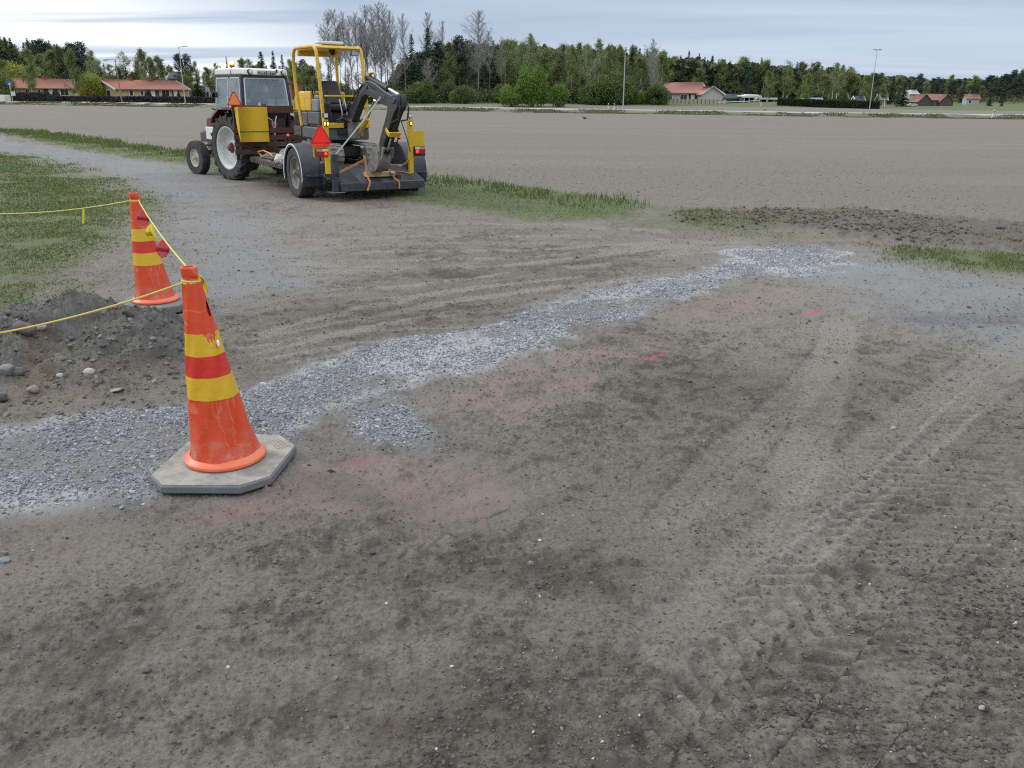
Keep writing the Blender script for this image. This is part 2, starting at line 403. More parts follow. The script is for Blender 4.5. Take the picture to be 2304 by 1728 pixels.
    pl = sst(.52, .38, .5 * ptch + .5 * cmid) * .35 + (fbm(fx, fy, 2.2, 3, 71) - .5) * .6 + .55 * sst(2.6, 7.5, fy + .5 * (fbm(fx, fy, 1.3, 3, 73) - .5) * 4) - .16; dk = (.09 + .21 * crumb) * (.2 + 1.6 * sst(.35, .65, fbm(ux, uy, .045, 3, 74))) + sst(.52, .70, fbm(ux / 1.6, uy, .8, 5, 72)) * .22  # fine dark specks put the small shadows between crumbs into the colour
    def track(line, w, depth, tread=0, amp=0, padd=.3, rim=.004, lug=0):
        nonlocal hh, pl, dk
        L = [tuple(gp(*p)[:2]) for p in line]
        d, off, arc = pld(fx, fy, L); jw = w * (1 + .25 * (fbm(fx, fy, .5, 2, 88) - .5))
        inn = 1 - sst(jw * .42, jw * .55, d); edge = np.exp(-((d - jw * .6) / (w * .13)) ** 2)
        hh *= 1 - .65 * inn; dk *= 1 - .5 * inn * (padd > .3); hh += -depth * inn + rim * edge; pl += padd * inn
        if tread: 
            lugs = np.tanh(2.2 * np.sin((arc + off * lug) / tread * 2 * PI + np.sign(off) * 1.4 + 1.5 * fbm(fx, fy, .3, 2, 89)))
            hh += amp * lugs * inn * sst(.22, .45, fbm(fx, fy, .35, 2, 90)); dk += .16 * inn * sst(-.2, -.9, lugs) * (amp / .008)
    track([(560, 765), (760, 722), (1000, 678), (1200, 650), (1420, 628)], .16, .012, 0.05, .003, .8)
    track([(590, 748), (800, 690), (960, 662), (1120, 640), (1300, 622)], .13, .010, .05, .003, .75)
    track([(560, 800), (800, 742), (1050, 735), (1240, 722)], .12, .008, 0, 0, .6)
    track([(1205, 712), (1250, 688), (1312, 648), (1400, 624), (1600, 606)], .17, .013, .06, .004, .8)
    track([(640, 590), (900, 600), (1200, 590), (1560, 545), (1900, 540)], .3, .012, 0, 0, .4)
    track([(700, 560), (1000, 545), (1300, 545), (1650, 560)], .28, .012, 0, 0, .4)
    track([(780, 520), (1100, 510), (1400, 515), (1750, 548)], .25, .010, 0, 0, .16)
    track([(1560, 1440), (1720, 1270), (1850, 1150), (2000, 1010), (2130, 900), (2240, 820), (2340, 760)], .42, .010, .10, .005, .6, .003, -.75)
    track([(1690, 1520), (1880, 1310), (2060, 1120), (2190, 1000), (2340, 885)], .46, .010, .10, .010, -.0, .004, -.75)
    track([(1800, 1640), (1990, 1400), (2160, 1210), (2330, 1060)], .40, .008, .10, .010, .1, .004, -.75)
    track([(1500, 1180), (1640, 1020), (1800, 880), (1890, 760), (1930, 700)], .24, .006, .09, .003, .35, .003, .6)
    track([(1760, 1110), (1830, 960), (1870, 800), (1885, 720)], .26, .006, 0, 0, .45, .003)
    track([(1960, 1740), (2110, 1540), (2250, 1370), (2390, 1240)], .36, .010, .10, .008, .1, .004, -.75)
    track([(1500, 1728), (1640, 1520), (1780, 1400), (1950, 1300)], .24, .010, .1, .008, .2, .01, .6)
    track([(160, 1500), (560, 1340), (900, 1200), (1250, 1060)], .3, .006, .09, .004, .1, .006, .6)
    track([(-40, 1560), (350, 1420), (760, 1300), (1100, 1160)], .26, .006, .09, .004, .05, .006, .6)
    track([(330, 1740), (620, 1590), (980, 1420)], .22, .005, .09, .004, .1, .005, .6)
    def ridge(line, w=.022, hgt_=.008, padd=1.0):
        nonlocal hh, pl
        L = [tuple(gp(*p)[:2]) for p in line]; w = w * (1.7 if line[0][1] < 900 else 1.2); d, off, arc = pld(fx, fy, L); brk = sst(.28, .45, fbm(fx, fy, .4, 3, 190)); g = np.exp(-(d / w) ** 2) * brk; hh += hgt_ * g; pl += padd * g
        g2 = np.exp(-((off - 1.9 * w) / (1.1 * w)) ** 2) * (d < 6 * w) * brk; hh -= hgt_ * .8 * g2
    for L_, w_ in (([(585, 752), (700, 722), (860, 690), (1000, 655), (1110, 640)], .028), ([(590, 765), (760, 727), (930, 690), (1100, 668), (1260, 642)], .024), ([(560, 790), (760, 750), (960, 712), (1180, 690), (1400, 650)], .03), ([(600, 812), (800, 775), (1000, 765), (1190, 745)], .028), ([(610, 828), (820, 790), (1010, 779), (1160, 765)], .022), ([(760, 680), (900, 668), (1060, 650)], .02), ([(880, 730), (1010, 700), (1110, 690)], .02), ([(700, 655), (900, 645), (1080, 622), (1240, 600), (1420, 590)], .03), ([(1185, 712), (1225, 695), (1280, 660), (1350, 636), (1470, 620)], .028), ([(1215, 714), (1262, 690), (1312, 660), (1390, 640)], .024),
                   ([(640, 610), (860, 612), (1100, 600), (1400, 565), (1700, 552)], .035), ([(660, 575), (900, 568), (1200, 560), (1500, 545), (1800, 548)], .04), ([(700, 540), (1000, 530), (1300, 530), (1620, 545)], .045), ([(760, 515), (1000, 500), (1250, 505), (1500, 520)], .045), ([(850, 590), (1150, 580), (1450, 555)], .03), ([(1300, 600), (1500, 575), (1750, 560)], .035), ([(1350, 585), (1600, 560), (1850, 552)], .035),
                   ([(1760, 1250), (1900, 1130), (2040, 1000), (2160, 890), (2260, 815)], .018), ([(1840, 1270), (1960, 1150), (2090, 1030), (2210, 925)], .018), ([(1790, 1190), (1930, 1120), (2060, 1060)], .014)): ridge(L_, w_)
    # dark damp spots and holes
    for (px, py, rx, ry, a) in ((1015, 617, .28, .16, .9), (2170, 716, .42, .2, .9), (2100, 722, .2, .1, .7), (1180, 1270, .34, .22, .3), (700, 1600, .3, .2, .3), (100, 1600, .25, .3, .2), (2010, 1130, .1, .1, .3), (1500, 850, .7, .35, .16), (1900, 800, 1.0, .5, .2), (1650, 910, .6, .4, .22), (840, 1265, .5, .3, .3), (260, 1400, .6, .4, .16), (1000, 1640, .4, .3, .3), (1350, 1290, .5, .25, .3), (1000, 700, 1.3, .5, .28), (1200, 590, 2.2, .9, .22), (760, 700, .9, .5, .2)):
        p = gp(px, py); g = np.exp(-((fx - p[0]) / rx) ** 2 - ((fy - p[1]) / ry) ** 2) * (.5 + 1.0 * fbm(fx, fy, .18, 3, 95)); dk += a * g; hh -= .02 * a * g
    for (px, py, rx, ry, a) in ((760, 720, .8, .6, .5), (950, 690, 1.1, .7, .55), (1150, 640, 1.3, .8, .55), (1330, 600, 1.5, .9, .5), (1050, 560, 2.0, 1.2, .4), (700, 800, .5, .4, .4), (1500, 560, 1.5, .8, .3)):
        p = gp(px, py); pl -= a * np.exp(-((fx - p[0]) / rx) ** 2 - ((fy - p[1]) / ry) ** 2) * (pl < .9)
    # pale packed areas of the yard
    for (px, py, rx, ry, a) in ((620, 560, 1.7, 2.0, .5), (620, 620, 1.0, 1.0, .35), (500, 480, 1.6, 3.0, .35), (2050, 630, 2.4, 1.5, .75), (2250, 770, 1.0, .8, .7), (2270, 900, .5, .5, .5), (1700, 760, 1.0, .6, .3), (1500, 560, 2.5, 1.0, .35), (2270, 1130, .35, .5, .4), (1760, 1290, .4, .3, .3), (1000, 880, .5, .3, .2), (1800, 990, .35, .6, .35)):
        p = gp(px, py); g = np.exp(-((fx - p[0]) / rx) ** 2 - ((fy - p[1]) / ry) ** 2); pl += a * g
    # clods by the field edge: lumpy turned soil
    c0 = cl[f]; lum2 = np.abs(fbm(fx, fy, .5, 3, 120) - .5) * 2; lum3 = np.abs(fbm(fx, fy, .17, 3, 121) - .5) * 2
    hh += c0 * .75 * (.055 * (1 - lum2) ** 2 * (.5 + fbm(fx, fy, 1.5, 2, 122)) + .07 * (1 - lum3) + .05 * (fbm(fx, fy, .3, 4, 123, .7) - .4)) ; dk += c0 * (.30 + .45 * lum3)
    # chips stand a little proud; mound is rough
    hh += chip_zone[f] * .012
    zm = zmound(fx, fy); rough = sst(.03, .14, zm)
    hh += rough * ((fbm(fx, fy, .30, 6, 130, .66) - .5) * .30 + np.abs(fbm(fx, fy, .06, 3, 131) - .5) * .07)
    hh += field[f] * (1 - c0) * ((fbm(fx * .35 + fy * .9, fx * .9 - fy * .35, .22, 3, 150) - .5) * .05 + np.abs(fbm(fx, fy, .09, 2, 151) - .5) * .05) * (1 - sst(18, 40, np.hypot(fx, fy)))
    hh += np.maximum(v1, np.maximum(v3, gl * .5))[f] * (.03 + .05 * (fbm(fx, fy, .35, 3, 160) - .3))
    h[f] = hh; pale[f] = pl; dark[f] = dk
    z = zbase(x, y) + np.where(near, zmound(x, y), 0) + h
    z += np.where(~near, (fbm(x, y, 14, 3, 170) - .5) * .25 * sst(45, 90, d0) * (1 - road), 0)
    # ---- masks
    soil = np.zeros(n); soil[f] = rough
    ochre = np.zeros(n)
    for poly, e, a in (([(0, 905), (60, 880), (200, 880), (330, 862), (430, 870), (420, 912), (250, 935), (60, 955), (-40, 960)], .3, .22), ([(60, 845), (110, 830), (130, 880), (70, 905)], .05, .45), ([(1690, 540), (1800, 520), (1900, 545), (1760, 560)], .2, .45)):
        ochre = np.maximum(ochre, soft(poly, e, .3)[0] * a)
    grass = np.maximum.reduce([v1, v2 * .55, v3 * .9, gl * np.clip(.75 + .6 * fbm(x, y, 1.2, 3, 180), 0, 1) * (.75 + .25 * sst(-.2, 1.0, sg)), far_grass, verge_far * (.25 + .9 * fbm(x, y, 7, 3, 181))])
    grass = np.clip(grass, 0, 1)
    fieldm = np.clip(field * (1 - far_grass) * (1 - road) * (1 - .8 * verge_far), 0, 1)
    gband = np.clip(halo * .22 + .72 * chip_zone * (.42 + .58 * sst(.36, .54, clump)), 0, 1) * (.7 + .3 * (1 - dust)) + dust * .42 + lane * (.34 + .36 * fbm(x * .8 + y * .55, x * .2 - y * .8, .7, 4, 210))
    mA = np.stack([grass, fieldm, np.clip(gband, 0, 1), np.clip(pk, 0, 1)], 1)
    mB = np.stack([np.clip(dark, 0, 1), np.clip(pale * .5 + .25, 0, 1), np.clip(spray, 0, 1), np.clip(soil + cl * .35, 0, 1)], 1)
    mC = np.stack([np.clip(ochre, 0, 1), np.clip(road, 0, 1), np.clip(dust, 0, 1), np.clip(cl, 0, 1)], 1)
    # ---- faces
    nr, nc = len(r), len(az); I = np.arange(nr * nc).reshape(nr, nc)
    J = np.roll(I, -1, 1)
    F = np.stack([I[:-1], J[:-1], J[1:], I[1:]], -1).reshape(-1, 4)
    reg = np.zeros(n, int)
    reg[field > .5] = 1; reg[(np.maximum(v1, np.maximum(v3, gl)) > .5)] = 2; reg[(verge_far > .5) & (d0 > 45)] = 2
    reg[road > .5] = 3; reg[far_grass > .5] = 4; reg[(soil > .5)] = 5
    fr = reg[F[:, 0]]
    V = np.stack([x, y, z], 1)
    names = {0: ('gravel_yard', 'structure'), 1: ('ploughed_field', 'structure'), 2: ('grass_verge', 'structure'), 3: ('road', 'structure'), 4: ('meadow', 'structure'), 5: ('dirt_mound', None)}
    mat = ground_mat()
    for k, (nm, kd) in names.items():
        Fk = F[fr == k]; used = np.unique(Fk); mp = np.full(n, -1, np.int64); mp[used] = np.arange(len(used))
        o = obj_np(nm, V[used], mp[Fk], mat, attrs={'maskA': ('FLOAT_COLOR', mA[used]), 'maskB': ('FLOAT_COLOR', mB[used]), 'maskC': ('FLOAT_COLOR', mC[used])})
        if kd: o['kind'] = kd
        else: tag(o, 'heap of dug grey soil and stones left of the front traffic cone', 'dirt heap')
    # ---- height lookup on the fine grid for things that lie on it
    Zg = z.reshape(nr, nc); mk = {'chips': chips.reshape(nr, nc), 'zone': chip_zone.reshape(nr, nc), 'crumb': np.zeros((nr, nc)), 'grass': np.maximum.reduce([v1, v2 * .6, v3, gl]).reshape(nr, nc), 'sg': sg.reshape(nr, nc), 'v1': v1.reshape(nr, nc), 'cl': cl.reshape(nr, nc), 'soil': soil.reshape(nr, nc), 'dark': dark.reshape(nr, nc), 'gl': gl.reshape(nr, nc), 'v2': v2.reshape(nr, nc), 'v3': v3.reshape(nr, nc)}
    cr = np.zeros(n); cr[f] = crumb; mk['crumb'] = cr.reshape(nr, nc)
    def look(px, py, what=None):
        px = np.asarray(px, float); py = np.asarray(py, float); rr = np.hypot(px, py); aa = np.arctan2(px, py)
        i = np.clip(np.searchsorted(r, rr) - 1, 0, nr - 2); j = np.clip(np.searchsorted(az, aa) - 1, 0, nc - 2)
        t = np.clip((rr - r[i]) / (r[i + 1] - r[i]), 0, 1); s = np.clip((aa - az[j]) / (az[j + 1] - az[j]), 0, 1)
        G = Zg if what is None else mk[what]
        return (G[i, j] * (1 - t) + G[i + 1, j] * t) * (1 - s) + (G[i, j + 1] * (1 - t) + G[i + 1, j + 1] * t) * s
    return look

def ground_mat():
    m, nt, b = newmat('ground'); L = nt.links
    pos = _n(nt, 'ShaderNodeNewGeometry').outputs['Position']
    def mask(nm):
        a = _n(nt, 'ShaderNodeAttribute', attribute_name=nm); s = _n(nt, 'ShaderNodeSeparateColor'); L.new(a.outputs['Color'], s.inputs[0]); return list(s.outputs[:3]) + [a.outputs['Alpha']]
    grass, field, band, pink = mask('maskA'); dark, pale, spray, soil = mask('maskB'); ochre, road, dust, clod = mask('maskC')
    mp = _n(nt, 'ShaderNodeMapping'); mp.inputs['Rotation'].default_value = (0, 0, -.65); mp.inputs['Scale'].default_value = (.45, 1, 1); L.new(pos, mp.inputs[0])
    n_big = noise(nt, mp.outputs[0], 1.3, 6, .62, .3); n_mid = noise(nt, mp.outputs[0], 7, 7, .68, .2); n_fin = noise(nt, pos, 55, 5, .7); n_gr = noise(nt, pos, 230, 3, .65)
    # dirt
    c = mixc(nt, ramp(nt, n_big, [(.35, 0.0), (.65, 1.0)]), DIRT[0], DIRT[1])
    c = mixc(nt, math_(nt, 'MULTIPLY', pale, 1.0, True), c, mixc(nt, n_mid, DIRT[2], DIRT[3]))
    c = mixc(nt, ramp(nt, math_(nt, 'ADD', math_(nt, 'MULTIPLY', dark, .55), math_(nt, 'MULTIPLY', n_mid, .75)), [(.5, 0.0), (.9, .85)]), c, DIRT[4])
    # packed grit: light grains, and dark ones that also paint in tiny shadows
    c = mixc(nt, ramp(nt, n_fin, [(.42, 0.0), (.70, .72)]), c, (.070, .062, .053)); c = mixc(nt, ramp(nt, n_gr, [(.6, 0.0), (.74, .55)]), c, (.36, .345, .32))
    # reddish grit
    pn = mixc(nt, n_gr, (.185, .134, .117), (.32, .245, .222)); c = mixc(nt, math_(nt, 'MULTIPLY', math_(nt, 'MULTIPLY', pink, 1.25), ramp(nt, math_(nt, 'ADD', math_(nt, 'MULTIPLY', n_fin, .6), math_(nt, 'MULTIPLY', n_gr, .4)), [(.40, .25), (.56, 1.0)]), True), c, pn)
    # grey crushed stone dust
    bc = mixc(nt, ramp(nt, n_fin, [(.35, 0.0), (.65, 1.0)]), (.165, .170, .180), (.31, .317, .332)); bc = mixc(nt, dust, bc, (.41, .415, .425)); c = mixc(nt, band, c, bc)
    # soil heap and clods
    sc = mixc(nt, ramp(nt, n_mid, [(.35, 0.0), (.65, 1.0)]), (.075, .07, .062), (.17, .165, .15)); sc = mixc(nt, ramp(nt, n_fin, [(.5, 0.0), (.7, .5)]), sc, (.25, .245, .235))
    c = mixc(nt, math_(nt, 'MULTIPLY', soil, .9, True), c, sc)
    c = mixc(nt, math_(nt, 'MULTIPLY', clod, .6), c, mixc(nt, ramp(nt, n_fin, [(.35, 0.0), (.65, 1.0)]), (.075, .062, .048), (.20, .178, .145)))
    c = mixc(nt, math_(nt, 'MULTIPLY', ochre, ramp(nt, n_mid, [(.3, .3), (.7, 1.0)])), c, (.19, .125, .065))
    # tilled field
    fmap = _n(nt, 'ShaderNodeMapping'); fmap.inputs['Rotation'].default_value = (0, 0, .18); fmap.inputs['Scale'].default_value = (.16, 1.0, 1); L.new(pos, fmap.inputs[0])
    f1 = noise(nt, fmap.outputs[0], .35, 5, .6); f2 = noise(nt, pos, 9, 6, .75)
    fc = mixc(nt, ramp(nt, f1, [(.35, 0.0), (.65, 1.0)]), FIELD[0], FIELD[1]); fc = mixc(nt, ramp(nt, f2, [(.45, 0.0), (.7, .6)]), fc, FIELD[2]); fc = mixc(nt, ramp(nt, noise(nt, pos, .045, 3), [(.4, 0.0), (.65, .5)]), fc, FIELD[3])
    c = mixc(nt, field, c, fc)
    # turf between the blades
    g1 = noise(nt, pos, 1.1, 5, .65); gc = mixc(nt, ramp(nt, g1, [(.35, 0.0), (.65, 1.0)]), (.085, .118, .042), (.12, .142, .06)); gc = mixc(nt, ramp(nt, noise(nt, pos, .37, 5, .6), [(.45, 0.0), (.7, .65)]), gc, (.17, .15, .09))
    c = mixc(nt, math_(nt, 'MULTIPLY', grass, ramp(nt, noise(nt, pos, 3.5, 6, .7), [(.2, .55), (.55, 1.0)]), True), c, gc)
    c = mixc(nt, road, c, mixc(nt, n_mid, (.40, .40, .39), (.49, .49, .48)))
    c = mixc(nt, math_(nt, 'MULTIPLY', spray, ramp(nt, n_fin, [(.38, .15), (.55, 1.0)])), c, (.60, .075, .135))
    L.new(c, b.inputs['Base Color']); b.inputs['Roughness'].default_value = .93; b.inputs['Specular IOR Level'].default_value = .2
    hgt = math_(nt, 'ADD', math_(nt, 'MULTIPLY', n_fin, .55), math_(nt, 'ADD', math_(nt, 'MULTIPLY', n_gr, .2), math_(nt, 'MULTIPLY', n_mid, .6)))
    bp = _n(nt, 'ShaderNodeBump'); bp.inputs['Strength'].default_value = 1.0; bp.inputs['Distance'].default_value = .024; L.new(hgt, bp.inputs['Height']); L.new(bp.outputs[0], b.inputs['Normal'])
    return m
DIRT = [(.148, .132, .108), (.180, .163, .135), (.245, .226, .192), (.305, .285, .246), (.070, .060, .049)]
FIELD = [(.176, .159, .131), (.206, .189, .158), (.134, .119, .095), (.175, .161, .136)]
look = build_ground()

# ------------------------------------------------------------------ loose stones, chips and clods (beyond counting): one mesh each
def rock_shapes(k, sub, flat, seed):
    out = []; rg = np.random.default_rng(seed)
    for i in range(k):
        bm = bmesh.new(); bmesh.ops.create_icosphere(bm, subdivisions=sub, radius=1)
        V = np.array([v.co[:] for v in bm.verts]); Fs = np.array([[v.index for v in f.verts] for f in bm.faces]); bm.free()
        # chop with random planes for facets
        for _ in range(7):
            nrm = rg.normal(size=3); nrm /= np.linalg.norm(nrm); dcut = rg.uniform(.55, .9); q = V @ nrm; V = V - np.outer(np.clip(q - dcut, 0, None), nrm)
        V = V * (1 + rg.normal(0, .06, (len(V), 1))) * np.array([1, rg.uniform(.6, .95), flat * rg.uniform(.7, 1.2)]); out.append((V, Fs))
    return out
def scatter(name, P, S, shapes, mat, tones, sink=.3, kind='stuff', tilt=.5, up=None):
    rg = np.random.default_rng(5); Vs = []; Fs = []; T = []; o = 0; n = len(P); which = rg.integers(0, len(shapes), n)
    for k, (V, F) in enumerate(shapes):
        idx = np.where(which == k)[0]; m = len(idx)
        if not m: continue
        a = rg.uniform(0, 2 * PI, m); ta = rg.normal(0, tilt, m); tb = rg.normal(0, tilt, m)
        ca, sa = np.cos(a), np.sin(a); W = V[None] * S[idx, None, None]
        x, y, z = W[..., 0], W[..., 1], W[..., 2]
        z2 = z * np.cos(ta)[:, None] - y * np.sin(ta)[:, None]; y2 = y * np.cos(ta)[:, None] + z * np.sin(ta)[:, None]
        z3 = z2 * np.cos(tb)[:, None] - x * np.sin(tb)[:, None]; x3 = x * np.cos(tb)[:, None] + z2 * np.sin(tb)[:, None]
        X = x3 * ca[:, None] - y2 * sa[:, None] + P[idx, 0, None]; Y = x3 * sa[:, None] + y2 * ca[:, None] + P[idx, 1, None]; Z = z3 + P[idx, 2, None] + (S[idx] * sink)[:, None]
        Vs.append(np.stack([X, Y, Z], -1).reshape(-1, 3)); nv = len(V)
        Fs.append((F[None] + (np.arange(m) * nv)[:, None, None]).reshape(-1, F.shape[1]) + o); o += m * nv
        T.append(np.repeat(tones[idx], nv))
    ob = obj_np(name, np.concatenate(Vs), np.concatenate(Fs), mat, attrs={'tone': ('FLOAT', np.concatenate(T))}, smooth=False)
    if kind: ob['kind'] = kind
    return ob
def pts_in(n, x0, x1, y0, y1, rg): return rg.uniform(x0, x1, n), rg.uniform(y0, y1, n)
def vis(x, y, m=1.16): return (np.abs(x) < .615 * (y * .947 + .53) * m) & (y > 1.3)
SH1 = rock_shapes(8, 1, .6, 1); SH2 = rock_shapes(8, 2, .65, 2)
def loose():
    rg = np.random.default_rng(21)
    chipm = tonemat('crushed_stone', [(0.0, (.10, .105, .116)), (.45, (.20, .208, .226)), (.8, (.31, .318, .335)), (1.0, (.47, .473, .48))], .85, fine=((.36, .37, .40), 90, .5))
    x, y = pts_in(400000, -3.2, 4.4, 2.9, 10.2, rg); k = vis(x, y); x, y = x[k], y[k]
    w = look(x, y, 'chips'); zz = look(x, y, 'zone'); keep = rg.random(len(x)) < np.clip(w * .9 + zz * .1, 0, 1) * np.clip(6.2 / y, .35, 1.0) ; x, y = x[keep], y[keep]
    s = rg.uniform(.0035, .0095, len(x)) * (1 + .8 * (rg.random(len(x)) < .10)) * np.clip(.8 + y * .04, 1, 1.1)
    scatter('crushed_stone', np.stack([x, y, look(x, y)], 1), s, SH1, chipm, np.clip(rg.normal(.5, .30, len(x)), 0, 1), .25)
    # strays around the band + grit over the yard
    gm = tonemat('loose_gravel', [(0.0, (.06, .054, .048)), (.45, (.118, .106, .092)), (.8, (.19, .176, .158)), (.95, (.28, .265, .24)), (1.0, (.46, .44, .40))], .9)
    r = 1.35 * (30 / 1.35) ** rg.random(150000); a = rg.uniform(-.64, .64, 150000); x, y = r * np.sin(a), r * np.cos(a); k = vis(x, y) & (y < 14); x, y = x[k], y[k]
    cr = look(x, y, 'crumb'); dkk = look(x, y, 'dark'); gr = look(x, y, 'grass'); zb = look(x, y, 'zone')
    cl = fbm(x, y, .28, 3, 300); p = np.clip(.10 + .22 * sst(3.2, 6, y) + .55 * cr * sst(.42, .62, cl) + .25 * np.clip(dkk, 0, 1), 0, 1) * (1 - .8 * gr) * (1 - zb)
    # heavier dark gravel at the right edge
    rb = np.zeros(len(x))
    for (px, py, rx, ry, aa) in ((2260, 1400, .34, .5, 1.0), (2230, 1540, .2, .18, 1.0), (1840, 1610, .17, .11, 1.0), (2120, 1690, .25, .09, .9), (2080, 1250, .35, .2, .45), (2020, 1330, .2, .2, .5), (1600, 1180, .15, .12, .4), (1060, 1700, .2, .1, .4), (2280, 1200, .3, .25, .6)):
        q = gp(px, py); rb = np.maximum(rb, aa * np.exp(-((x - q[0]) / rx) ** 2 - ((y - q[1]) / ry) ** 2))
    keep = rg.random(len(x)) < np.clip(p * .62 + rb * .95, 0, 1); x, y, rb = x[keep], y[keep], rb[keep]
    dd = np.hypot(x, y); s = (.0022 + .0048 * rg.random(len(x)) ** 2.6) * (1 + .35 * np.clip(dd / 4, 0, 2)) * (1 + 1.1 * rb * rg.random(len(x))) * (1 + 1.1 * (rg.random(len(x)) < .03))
    tn = np.clip(rg.normal(.42, .17, len(x)) - .12 * rb, 0, .93); tn[rg.random(len(x)) < .006] = 1.0
    scatter('loose_gravel', np.stack([x, y, look(x, y)], 1), s, SH1, gm, tn, .15)
    # soil heap rubble
    x, y = pts_in(15000, -4.3, -1.7, 4.1, 6.3, rg); k = rg.random(len(x)) < np.clip(look(x, y, 'soil') * .75 * sst(.35, .6, fbm(x, y, .5, 3, 305)) + .16 * (psd(x, y, gxy([(-60, 820), (420, 850), (430, 905), (250, 940), (-60, 965)])) > -.1) + .04, 0, 1); x, y = x[k], y[k]
    s = .004 + .020 * rg.random(len(x)) ** 5; hm = tonemat('heap_rubble', [(0.0, (.075, .07, .062)), (.5, (.145, .138, .125)), (.85, (.22, .212, .195)), (1.0, (.40, .38, .34))], .9)
    scatter('mound_rubble', np.stack([x, y, look(x, y)], 1), s, SH2[:4], hm, np.clip(rg.normal(.45, .2, len(x)), 0, 1), .2)
    # clods of turned soil along the field edge
    x, y = pts_in(20000, 1.6, 10, 8.8, 14.8, rg); k = rg.random(len(x)) < look(x, y, 'cl') * sst(.28, .60, fbm(x, y, .8, 3, 320)); x, y = x[k], y[k]
    s = .006 + .034 * rg.random(len(x)) ** 5; cm = tonemat('soil_clods', [(0.0, (.075, .062, .048)), (.6, (.135, .116, .092)), (1.0, (.22, .20, .165))], .95)
    scatter('soil_clods', np.stack([x, y, look(x, y)], 1), s, rock_shapes(6, 2, .7, 9), cm, np.clip(rg.normal(.45, .22, len(x)), 0, 1), .25)
    # crumbs on the tilled field
    x, y = pts_in(60000, -14, 14, 11.5, 42, rg); g = look(x, y, 'grass'); k = vis(x, y) & (psd(x, y, gxy([(-60, 284), (430, 346), (960, 398), (1450, 470), (2360, 505)]) + [(60, 200), (-60, 200)]) > 0) & (g < .3) & (rg.random(len(x)) < .6 * (1 - sst(13, 28, y))); x, y = x[k], y[k]
    s = .008 + .022 * rg.random(len(x)) ** 3; fm = tonemat('field_crumbs', [(0.0, (.15, .13, .11)), (.6, (.22, .20, .172)), (1.0, (.28, .26, .23))], .95)
    scatter('field_crumbs', np.stack([x, y, look(x, y)], 1), s, SH1[:4], fm, np.clip(rg.normal(.5, .2, len(x)), 0, 1), .1)
loose()

# ------------------------------------------------------------------ single stones one can point at
def stone(px, py, wpx, label, col, flat=.7, seed=1, mound=True, cat='stone', rnd=.35, ang=0.3):
    p = gp(px, py, mound); s = wpx / FPX * (p[1] * CO + (EYE - p[2]) * SI) / 2
    bm = bmesh.new(); bmesh.ops.create_icosphere(bm, subdivisions=4, radius=1); rg = np.random.default_rng(seed)
    V = np.array([v.co[:] for v in bm.verts]); F = np.array([[v.index for v in f.verts] for f in bm.faces]); bm.free()
    for _ in range(6 + int(10 * ang)):
        nr = rg.normal(size=3); nr /= np.linalg.norm(nr); dc = rg.uniform(.95 - ang, 1.0); q = V @ nr; V = V - np.outer(np.clip(q - dc, 0, None) * .85, nr)
    V *= 1 + .05 * (fbm(V[:, 0] * 2 + V[:, 2], V[:, 1] * 2 - V[:, 2], .8, 3, seed)[:, None] - .5)
    V = V * np.array([1, .8, flat]) * s; z = float(look(p[0], p[1]))
    o = obj_np('stone', V, F, pm('stone_%02d' % seed, col, .85, var=.28, scale=22, bump=.5, bscale=160, dirt=.25, dcol=(.14, .13, .115)), loc=None)
    o.location = (p[0], p[1], z + s * flat * .4); o.rotation_euler = (rg.normal(0, .15), rg.normal(0, .15), rg.uniform(-.4, .4))
    return tag(o, label, cat, 'stones lying loose')
stone(62, 772, 54, 'large rounded brown stone high on the soil heap', (.13, .105, .088), .62, 3)
stone(97, 756, 22, 'small white stone touching the large brown stone on the heap', (.42, .40, .36), .7, 4)
stone(19, 852, 40, 'smooth blue-grey cobble at the left edge of the soil heap', (.21, .22, .22), .75, 5)
stone(43, 848, 30, 'brownish cobble tucked behind the smooth blue-grey cobble', (.13, .115, .09), .8, 6)
stone(74, 886, 32, 'angular tan rock at the ochre foot of the soil heap', (.27, .24, .18), .75, 7, ang=.5)
stone(202, 846, 26, 'egg-shaped whitish stone in the middle of the soil heap', (.46, .43, .37), .72, 8)
stone(137, 854, 19, 'pale angular stone left of the egg-shaped whitish stone', (.36, .36, .33), .7, 9, ang=.5)
stone(6, 905, 34, 'dark blackish rock at the lower left of the soil heap', (.05, .05, .052), .7, 10, ang=.45)
stone(264, 884, 40, 'flat pale sliver of rock at the foot of the soil heap', (.29, .27, .23), .22, 11, ang=.5)
stone(345, 772, 18, 'grey pebble on the right flank of the soil heap', (.22, .23, .22), .6, 12)
stone(290, 722, 26, 'dark clod of soil near the crest of the heap', (.07, .065, .06), .8, 13, cat='soil clod', ang=.5)
stone(10, 1262, 26, 'bluish pebble in the dirt at the left edge of the yard', (.22, .25, .26), .6, 14, False)
stone(10, 1246, 16, 'smaller pebble just behind the bluish one in the yard', (.2, .2, .19), .6, 15, False)
stone(592, 868, 15, 'whitish stone on the far rim of the crushed stone strip', (.48, .46, .41), .6, 16, False)
stone(1032, 847, 14, 'white chip of stone between the grey strip and the red grit', (.52, .51, .48), .35, 17, False, ang=.5)
stone(1220, 784, 12, 'tan stone lying in the brown gap of the crushed stone strip', (.38, .34, .26), .8, 18, False)
stone(2010, 962, 16, 'pale stone lying in the packed dirt right of centre', (.3, .3, .28), .5, 19, False)
stone(838, 1238, 17, 'dark stone beside the damp patch in the foreground dirt', (.06, .06, .06), .6, 20, False, ang=.5)
stone(2209, 1594, 18, 'light grey stone beside the dark gravel cluster by the right edge', (.34, .33, .31), .7, 21, False, ang=.4)
